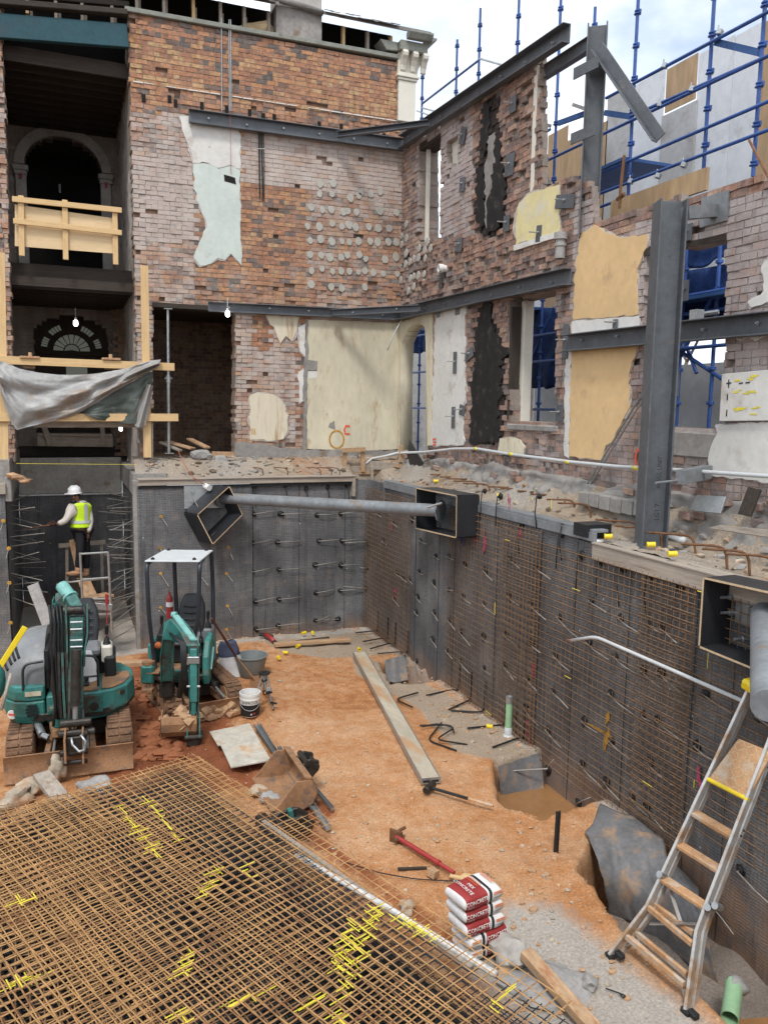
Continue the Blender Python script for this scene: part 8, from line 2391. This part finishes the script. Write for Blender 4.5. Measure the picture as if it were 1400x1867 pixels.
# print on the upper face of the topmost bag
H = .138
def toptext(s, size, x, y, rot, key, par, T3):
    vs, fs = text_mesh(s, size); c_, s_ = math.cos(rot), math.sin(rot)
    bb = MB(); bb.add([T3(x + v.x * c_ - v.y * s_, y + v.x * s_ + v.y * c_, H * 1.0 + .02 - .25 * (abs(y + v.x * s_ + v.y * c_)) ** 2 * 2) for v in vs], fs); bb.build('lettering', M[key], par)
toptext('CONCRETE', .05, -.12, .0, -1.57, 'ink_white', r, T3); toptext('MIX', .05, -.06, -.03, -1.57, 'ink_white', r, T3); toptext('CEMENT', .042, .18, .02, -1.57, 'ink', r, T3)
bb = MB()
for k in range(3): bb.plank(T3(-.01 + .02 * k, .1, H + .019), T3(-.01 + .02 * k, -.06, H + .02), .004, .003)
for k in range(2): bb.plank(T3(.15 - .015 * k, .08, H + .018), T3(.15 - .015 * k, -.08, H + .019), .006, .003)
bb.build('stripe', M['ink_orange'], r)

# ---------------------------------------------------------------- step ladder at the right
Lf, Rf = fl(1113, 1742, ZF + .02), fl(1252, 1845, ZF + .02)
Tl = at(1374, 1240, 0, XR - .36)
nrm = (Rf - Lf).cross(Tl - Lf).normalized()
def lad(px, py, off=0):
    d = RIGHT * ((px - 700) / FPX) - UP * ((py - 933.5) / FPX) + FWD
    t = (Lf + nrm * off - CAMPOS).dot(nrm) / d.dot(nrm)
    return CAMPOS + d * t
if nrm.dot(CAMPOS - Lf) < 0: nrm = -nrm
ld = thing('step_ladder', 'muddy aluminium step ladder with yellow top cap leaning on the right pit face', 'ladder', (Lf + Rf) / 2)
def stile(pts, off, w=.075, t=.028, key='alu_muddy', name='stile'):
    P = [lad(*q, off) for q in pts]
    b = MB()
    for a, c in zip(P, P[1:]):
        b.section([(-t / 2, -w / 2), (t / 2, -w / 2), (t / 2, w / 2), (-t / 2, w / 2)], a, c + (c - a).normalized() * .01, nrm)
    return b.build(name, M[key], ld, bevel=.004)
LS = [(1113, 1742), (1182, 1652), (1207, 1600), (1374, 1242)]
RS = [(1252, 1843), (1272, 1700), (1290, 1650), (1424, 1300)]
stile(LS, 0); stile(RS, 0)
stile([(1132, 1742), (1196, 1655), (1216, 1605), (1378, 1250)], -.1, .06, .025); stile([(1264, 1848), (1283, 1705), (1300, 1655), (1430, 1310)], -.1, .06, .025)
for (a, c) in (((1205, 1600), (1288, 1655)), ((1237, 1540), (1314, 1588)), ((1263, 1481), (1340, 1527))):
    p, q = lad(*a, -.02), lad(*c, -.02); b = MB(); b.plank(p, q, .1, .035, V(0, 0, 1)); b.build('tread', M['timber_orange'], ld, bevel=.005)
for (a, c, o_) in (((1180, 1654), (1262, 1722), 0), ((1191, 1650), (1264, 1702), -.09), ((1139, 1706), (1247, 1796), 0), ((1160, 1702), (1252, 1778), -.09), ((1150, 1712), (1247, 1800), -.04)):
    p, q = lad(*a, o_), lad(*c, o_); b = MB(); b.plank(p, q, .035, .05, V(0, 0, 1)); b.build('brace_bar', M['timber_orange'], ld, bevel=.004)
b = MB(); P = [lad(*q, .02) for q in ((1292, 1419), (1362, 1457), (1408, 1372), (1346, 1347))]; b.prism(P, -nrm * .03); o = b.build('platform', M['timber_orange'], ld, bevel=.004)
b = MB()
for i in range(6):
    for j in range(8):
        u, v = (i + .5) / 6, (j + .5) / 8
        c = (P[0] * (1 - u) + P[1] * u) * (1 - v) + (P[3] * (1 - u) + P[2] * u) * v + nrm * .001
        e1, e2 = (P[1] - P[0]) / 15, (P[3] - P[0]) / 20
        b.add([c - e1 * (1 if (i + j) % 2 else -1) - e2 * .9, c - e1 * (1 if (i + j) % 2 else -1) * .7 - e2, c + e1 * (1 if (i + j) % 2 else -1) + e2 * .9, c + e1 * (1 if (i + j) % 2 else -1) * .7 + e2], [(0, 1, 2, 3)])
b.build('tread_pattern', M['ply_edge'], o)
b = MB(); b.bar(lad(1290, 1421, .02), lad(1364, 1459, .02), .02, 8); b.build('yellow_edge', M['yellow'], ld, smooth=40)
b = MB(); p = lad(1372, 1248, .0); q = lad(1440, 1290, .0); b.section([(-.09, -.05), (.09, -.05), (.1, .03), (.08, .05), (-.08, .05), (-.1, .03)], p - (q - p).normalized() * .05, q, V(0, 0, 1)); b.build('top_cap', M['yellow'], ld, bevel=.012)
for (a, c) in (((1222, 1625), (1240, 1680)), ((1185, 1685), (1280, 1685)), ((1240, 1790), (1255, 1830)), ((1140, 1725), (1165, 1715))):
    b = MB(); b.plank(lad(*a, -.06), lad(*c, -.06), .03, .012); b.build('stay', M['alu'], ld)
for (px, py) in ((1205, 1596), (1293, 1656), (1306, 1653)):
    b = MB(); p = lad(px, py, .03); b.bar(p - nrm * .06, p + nrm * .03, .03, 10); b.build('hinge', M['galv'], ld, smooth=40)
for (px, py) in ((1112, 1744), (1130, 1742), (1251, 1845), (1264, 1850)):
    b = MB(); b.box(lad(px, py, -.01), (.06, .09, .05)); b.build('foot', M['black'], ld, bevel=.01)
b = MB()
for k, (px, py) in enumerate(((1290, 1650), (1345, 1525), (1350, 1515), (1395, 1400), (1398, 1394))): b.bar(lad(px + 6, py, .04), lad(px + 6, py, .06), .012, 6)
b.build('rivet', M['ink'], ld)

# lining mats lapped over the two pits at the foot of the wall
def drape(label, top, bot, bulge, nu=26, nv=16):
    b = MB()
    def fn(u, v):
        a, c = lerp3(top, u), lerp3(bot, u)
        p = a * (1 - v) + c * v
        return p + V(-.6, -.6, .5) * bulge * math.sin(math.pi * v ** .6) * .6 + V(0, 0, .02) * nz(u * 4, v * 3, bulge * 9)
    b.grid(fn, nu, nv); return tag(b.build('lining_mat', M['membrane'], smooth=True), label, 'mat')
def lerp3(P, t):
    x = t * (len(P) - 1); i = min(int(x), len(P) - 2); f_ = x - i
    return P[i] * (1 - f_) + P[i + 1] * f_
FB = [fl(1062, 1518), fl(1092, 1472), fl(1150, 1494), fl(1225, 1556), fl(1275, 1606)]
FR = [fl(1100, 1562, ZF + .3), fl(1140, 1548, ZF + .36), fl(1185, 1548, ZF + .4), fl(1235, 1590, ZF + .38), fl(1270, 1630, ZF + .3)]
FD = [fl(1106, 1664, ZF - .6), fl(1150, 1690, ZF - .66), fl(1200, 1720, ZF - .68), fl(1260, 1770, ZF - .66), fl(1310, 1800, ZF - .64)]
b = MB()
def over(u, v):
    u = min(1, max(0, u + .035 * nz(v * 5, 3) * (1 if .03 < u < .97 else 1.4)))
    v2 = .05 + .06 * nz(u * 6, 1) + v * .95
    p0, p1, p2 = lerp3(FB, u), lerp3(FR, u), lerp3(FD, u)
    p0 = V(p0.x, p0.y, max(floor_h(p0.x, p0.y), ZF - .1) + .03)
    p = p0 * (1 - v2) ** 2 + p1 * 2 * v2 * (1 - v2) + p2 * v2 * v2
    return p + V(-.5, -.5, .5) * (.035 * nz(u * 5, v * 4, 3) + .02 * nz(u * 14, v * 9, 8) + .03 * math.sin(u * 13 + v * 4) * v)
b.grid(over, 60, 44); tag(b.build('lining_mat', M['membrane'], smooth=True, solid=.01), 'grey lining mat draped over the hump and down into the large pit by the ladder', 'mat')
drape('grey lining mat on the back side of the flooded pit', [fl(908, 1398, ZF + .04), fl(945, 1385, ZF + .05), fl(985, 1373, ZF + .06)], [fl(914, 1458, ZF - .42), fl(950, 1452, ZF - .42), fl(992, 1447, ZF - .42)], .02)
drape('grey lining mat in the small pit beside the long plank', [fl(702, 1204, ZF + .03), fl(720, 1199, ZF + .03), fl(740, 1193, ZF + .03)], [fl(704, 1243, ZF - .3), fl(722, 1245, ZF - .3), fl(744, 1240, ZF - .3)], .02)
b = MB(); p = at(920, 1402, 0, XR - .6); b.bar(fl(918, 1407, ZF - .1), fl(998, 1402, ZF + .0), .011, 6); tag(b.build('anchor_rod', M['bar_grey']), 'pale rod sticking across the flooded pit', 'rod')

# ---------------------------------------------------------------- alcove: trestle ladder, planks, worker
yl = 15.55
al = thing('trestle_ladder', 'aluminium trestle ladder behind the larger excavator, below the worker', 'ladder', at(175, 1150, 1, yl))
b = MB(); b.bar(at(146, 1008, 1, yl), at(153, 1150, 1, yl), .022, 8); b.bar(at(197, 1006, 1, yl), at(204, 1150, 1, yl), .022, 8); b.build('stile', M['alu'], al, smooth=40)
for (a, c) in (((147, 1010), (197, 1007)), ((148, 1057), (198, 1053)), ((150, 1092), (200, 1092)), ((151, 1120), (202, 1120))):
    b = MB(); b.plank(at(*a, 1, yl), at(*c, 1, yl), .04, .03); b.build('rung', M['alu'], al, bevel=.004)
b = MB(); b.bar(at(121, 1062, 1, yl + .1), at(200, 1054, 1, yl + .02), .018, 6); tag(b.build('alu_tube', M['alu'], smooth=True), 'thin aluminium tube across the trestle ladder', 'tube')
b = MB(); b.plank(V(.27, 17.75, -1.98), at(167, 1092, 1, yl + .1), .24, .05); tag(b.build('scaffold_board', M['pine_dirty'], bevel=.005), 'pale board the worker stands on, sloping to the trestle ladder', 'board')
b = MB(); b.plank(at(150, 1096, 1, yl + .2), at(200, 1084, 1, yl + .5), .3, .05); tag(b.build('scaffold_board', M['pine_dirty'], bevel=.005), 'short board lying on the trestle ladder beside the sloping one', 'board')
b = MB(); b.plank(at(160, 1102, 1, yl + .05), at(204, 1106, 1, yl + .05), .2, .12, (0, 0, 1)); tag(b.build('step_box', M['alu'], bevel=.006), 'grey aluminium step under the boards', 'step')
ts = thing('timber_trestle', 'dark timber trestle behind the legs of the worker', 'trestle', (.35, 18.3, ZF))
yz = 18.3
for (x0, y0, x1, y1) in ((122, 995, 122, 1110), (185, 990, 188, 1110)): 
    b = MB(); b.plank(at(x0, y0, 1, yz), at(x1, y1, 1, yz), .06, .05, (0, 1, 0)); b.build('leg', M['timber_grey'], ts)
b = MB(); b.plank(at(107, 995, 1, yz - .05), at(192, 988, 1, yz - .05), .05, .09, (0, 0, 1)); b.build('rail', M['timber_grey'], ts)
b = MB(); b.plank(at(130, 984, 1, yz - .2), at(143, 1042, 1, yz - .3), .1, .04, (0, 1, 0)); b.build('brace', M['pine_dirty'], ts)
b = MB(); b.box((.3, 17.9, (ZF - 2.05) / 2), (.5, .5, abs(ZF + 2.05))); tag(b.build('support_block', M['timber_dark']), 'dark block carrying the far end of the sloping board', 'block')
# folded ladder leaning in the alcove at left
fl_ = thing('folding_ladder', 'grey folded aluminium ladder leaning in the left of the alcove', 'ladder', at(75, 1130, 1, 15.7))
b = MB(); b.plank(at(60, 1066, 1, 15.9), at(88, 1140, 1, 15.6), .2, .09, (0, 1, 0)); b.build('stile', M['rock_grey'], fl_, bevel=.01)
b = MB(); b.plank(at(68, 1085, 1, 15.82), at(78, 1105, 1, 15.74), .09, .004, (0, 1, 0)); b.build('sticker', M['ink'], fl_)
# yellow pole and green barrow at the left edge
b = MB(); b.plank(at(46, 1143, 1, 10.95), at(-8, 1228, 1, 10.9), .07, .035, (0, 1, 0)); tag(b.build('yellow_level', M['yellow'], bevel=.006), 'yellow builders level leaning by the grey hood at the left edge', 'level')
b = MB(); p = at(-8, 1242, 1, 10.9); b.blob(p, (.12, .12, .26), 2, .05, 2); tag(b.build('green_tool', M['teal_dirty'], smooth=True), 'green rounded tool head at the left edge of the photo', 'tool')
b = MB(); b.bar(at(20, 1228, 1, 10.8), at(2, 1295, 1, 10.6), .02, 8); tag(b.build('tool_handle', M['timber_grey'], smooth=True), 'wooden tool handle standing at the left edge beside the teal shell', 'handle')
b = MB(); b.plank(fl(205, 1212, ZF + .06), fl(280, 1208, ZF + .06), .2, .08); tag(b.build('timber_length', M['pine_dirty'], bevel=.006), 'muddy timber at the mouth of the alcove between the excavators', 'timber')

def skin_mesh(name, pts, edges, radii, key, parent, root=0, sub=2):
    me = bpy.data.meshes.new(name)
    org = ORIG[parent.name]
    me.from_pydata([tuple(Vector(p) - org) for p in pts], edges, [])
    me.materials.append(M[key])
    o = bpy.data.objects.new(name, me); COL.objects.link(o); o.parent = parent; ORIG[o.name] = org
    bm = bmesh.new(); bm.from_mesh(me); ly = bm.verts.layers.skin.verify()
    bm.verts.ensure_lookup_table()
    for i, r in enumerate(radii):
        bm.verts[i][ly].radius = (r, r) if not isinstance(r, tuple) else r
        bm.verts[i][ly].use_root = i == root
    bm.to_mesh(me); bm.free()
    md = o.modifiers.new('skin', 'SKIN'); md.use_smooth_shade = True
    ms = o.modifiers.new('sub', 'SUBSURF'); ms.levels = sub; ms.render_levels = sub
    return o

def chain(*idx): return list(zip(idx, idx[1:]))
YP = 17.35
W_ = lambda px, py, dy=0: at(px, py, 1, YP + dy)
man = thing('person', 'worker in white helmet, lime vest and pale hoodie reaching left along the alcove wall', 'person', W_(150, 1047))
hip, spine, chest, neck = W_(150, 968), W_(148, 950), W_(147, 930), W_(140, 914)
head0, head1 = W_(137, 909), W_(136.5, 902)
rs, re, rh = W_(133, 926, -.12), W_(119, 950, -.22), W_(103, 956, -.3)      # arm reaching to the left
ls, le, lh = W_(161, 928, .02), W_(165, 951, -.02), W_(161, 973, -.14)
lk, la = W_(158, 1005, .08), W_(157, 1038, .1)
rk, ra = W_(146, 1006, -.12), W_(142, 1036, -.08)
hl, hr = W_(154, 972, .06), W_(147, 972, -.06)
pts = [hip, spine, chest, neck, head0, head1, rs, re, rh, ls, le, lh, hl, lk, la, hr, rk, ra]
edg = [(0, 1), (1, 2), (2, 3), (3, 4), (4, 5), (2, 6), (6, 7), (7, 8), (2, 9), (9, 10), (10, 11), (0, 12), (12, 13), (13, 14), (0, 15), (15, 16), (16, 17)]
rad = [.12, .12, .13, .06, .085, .095, .06, .045, .032, .06, .045, .032, .085, .055, .04, .085, .055, .04]
skin_mesh('body', pts, edg, rad, 'skin', man)
skin_mesh('hooded_top', [spine + V(0, 0, -.12), spine, chest, W_(141, 919), rs, re, rh + (re - rh) * .12, ls, le, lh + (le - lh) * .12], [(0, 1), (1, 2), (2, 3), (2, 4), (4, 5), (5, 6), (2, 7), (7, 8), (8, 9)], [(.17, .13), (.165, .14), (.175, .14), .085, .088, .072, .05, .088, .072, .05], 'cloth_white', man, 0)
b = MB(); b.blob(W_(146, 916.5, .06), (.13, .12, .06), 2, .15, 2); b.blob(W_(152, 920, .1), (.1, .1, .07), 5, .15, 2); b.build('hood', M['cloth_white'], man, smooth=True)
skin_mesh('trousers', [hip + V(0, 0, .02), hl, lk, la, hr, rk, ra], [(0, 1), (1, 2), (2, 3), (0, 4), (4, 5), (5, 6)], [.15, .11, .085, .07, .11, .085, .07], 'cloth_black', man, 0)
# vest: a shell round the chest, open at the neck
b = MB()
def vest(u, v):
    a = u * 2 * math.pi
    c = chest.lerp(spine + V(0, 0, -.16), v) + V(.0, 0, .04)
    k = 1.0 + .05 * nz(u * 5, v * 4)
    rx = (.215 - .02 * math.sin(math.pi * v)) * k; ry = (.185 - .02 * math.sin(math.pi * v)) * k
    return c + V(rx * math.cos(a), ry * math.sin(a), 0) + V(0, 0, (.13 * abs(math.sin(a)) if v < .2 else 0) * (1 - v / .2))
b.grid(vest, 32, 14); b.build('vest', M['hivis'], man, smooth=True, solid=.01)
vs = bpy.data.objects[[o.name for o in man.children if o.name.startswith('vest')][0]]
def vband(u0, u1, v0, v1, nu, nv):
    b = MB()
    def fn(u, v):
        uu, vv = u0 + (u1 - u0) * u, v0 + (v1 - v0) * v
        p = vest(uu, vv); c = chest.lerp(spine + V(0, 0, -.16), vv) + V(0, 0, .04)
        o = p - c; o.z = 0
        return p + o.normalized() * .014
    b.grid(fn, nu, nv); b.build('reflective_tape', M['reflect'], vs, smooth=True)
vband(0, 1, .62, .76, 32, 2)
vband(.80, .86, .02, .62, 3, 8); vband(.60, .65, .02, .62, 3, 8)
hc_ = W_(136, 898)
b = MB(); Hm = Matrix.Translation(hc_ + V(0, 0, .0)) @ Euler((0, RAD(-4), 0)).to_matrix().to_4x4()
b.lathe([(.128, .0), (.13, .03), (.118, .085), (.085, .125), (.04, .142), (0, .145)], 20, Hm); b.lathe([(.127, .0), (.15, -.012), (.148, -.02), (.124, -.012)], 20, Hm, closed=True)
b.prism([Hm @ V(*p) for p in ((-.1, -.1, -.008), (-.19, -.05, -.02), (-.2, .05, -.02), (-.1, .1, -.008))], V(0, 0, .014))
b.tube([Hm @ V(-.12, 0, .075), Hm @ V(-.05, 0, .135), Hm @ V(.05, 0, .135), Hm @ V(.11, 0, .085)], .016, 6); b.build('helmet', M['helmet'], man, smooth=40)
fc = W_(134.5, 907, -.1)
b = MB(); b.blob(W_(135, 914.5, -.045), (.062, .065, .042), 2, .12, 2); b.build('beard', M['black'], man, smooth=True)
b = MB(); b.blob(W_(141, 905, .04), (.07, .08, .08), 3, .05, 2); b.build('hair', M['black'], man, smooth=True)
b = MB(); b.blob(W_(134.5, 907, -.1), (.022, .025, .03), 1, .0, 1); b.blob(W_(141.5, 907.5, -.05), (.02, .03, .045), 1, 0, 1); b.build('nose_and_ear', M['skin'], man, smooth=True)
b = MB(); b.blob(W_(133, 905, -.105), (.013, .01, .009), 1, 0, 1); b.blob(W_(136.6, 905, -.1), (.013, .01, .009), 1, 0, 1); b.build('eyes', M['ink'], man, smooth=True)
def glove(wr, d, side, curl, nm):
    """palm, four fingers and a thumb grown from the wrist along d"""
    d = d.normalized(); side = side.normalized(); pal = d.cross(side).normalized()
    P_ = [wr, wr + d * .05, wr + d * .09]; E_g = [(0, 1), (1, 2)]; Rr = [.036, (.046, .03), (.044, .028)]
    for k in range(4):
        s = (k - 1.5) * .023; L = (.075, .085, .08, .06)[k]
        i = len(P_)
        a = wr + d * .095 + side * s
        P_ += [a, a + d * L * .5 + pal * L * .15 * curl, a + d * L * .85 + pal * L * .55 * curl]
        E_g += [(2, i), (i, i + 1), (i + 1, i + 2)]; Rr += [.014, .012, .0105]
    i = len(P_); a = wr + d * .03 + side * .045
    P_ += [a, a + d * .04 + side * .025, a + d * .075 + side * .02 + pal * .02 * curl]; E_g += [(1, i), (i, i + 1), (i + 1, i + 2)]; Rr += [.017, .014, .012]
    skin_mesh(nm, P_, E_g, Rr, 'glove', man, 0, 1)
glove(rh, V(-1, -.1, .02), V(0, -.3, 1), 1.0, 'glove'); glove(lh, V(-.05, -.1, -1), V(0, -1, 0), .6, 'glove')
for ank, tx in ((la, .1), (ra, -.02)):
    b = MB(); p = V(ank.x, ank.y, ank.z)
    b.blob(p + V(.0, 0, -.04), (.065, .065, .09), 2, .05, 2); b.blob(p + V(-.09, -.03, -.095), (.15, .06, .05), 3, .08, 2); b.build('boot', M['boot'], man, smooth=True)
    b = MB(); b.box(p + V(-.07, -.02, -.145), (.29, .11, .025)); b.build('sole', M['timber_dark'], man, bevel=.008)
b = MB(); b.plank(rh + V(-.12, -.02, .0), rh + V(-.6, -.1, -.05), .02, .02); 
tag(b.build('steel_bar', M['rust']), 'short steel bar held in the glove of the worker', 'bar')
# small sprays of lettering on the column, hand marked
def col_text(s, px, py, size):
    p = at(px, py, 1, 7.46); vs, fs = text_mesh(s, size)
    n_ = V(-.37, -.93, 0); t_ = V(.93, -.37, 0)
    b = MB(); b.add([V(6.5, 7.62, p.z) + n_ * .157 + V(-.0, 0, 0) + t_ * -v.y + V(0, 0, v.x) for v in vs], fs); b.build('lettering', M['ink'], colA)
col_text('44 VLL UNIT', 1190, 862, .07); col_text('LG1 7', 1175, 935, .08)
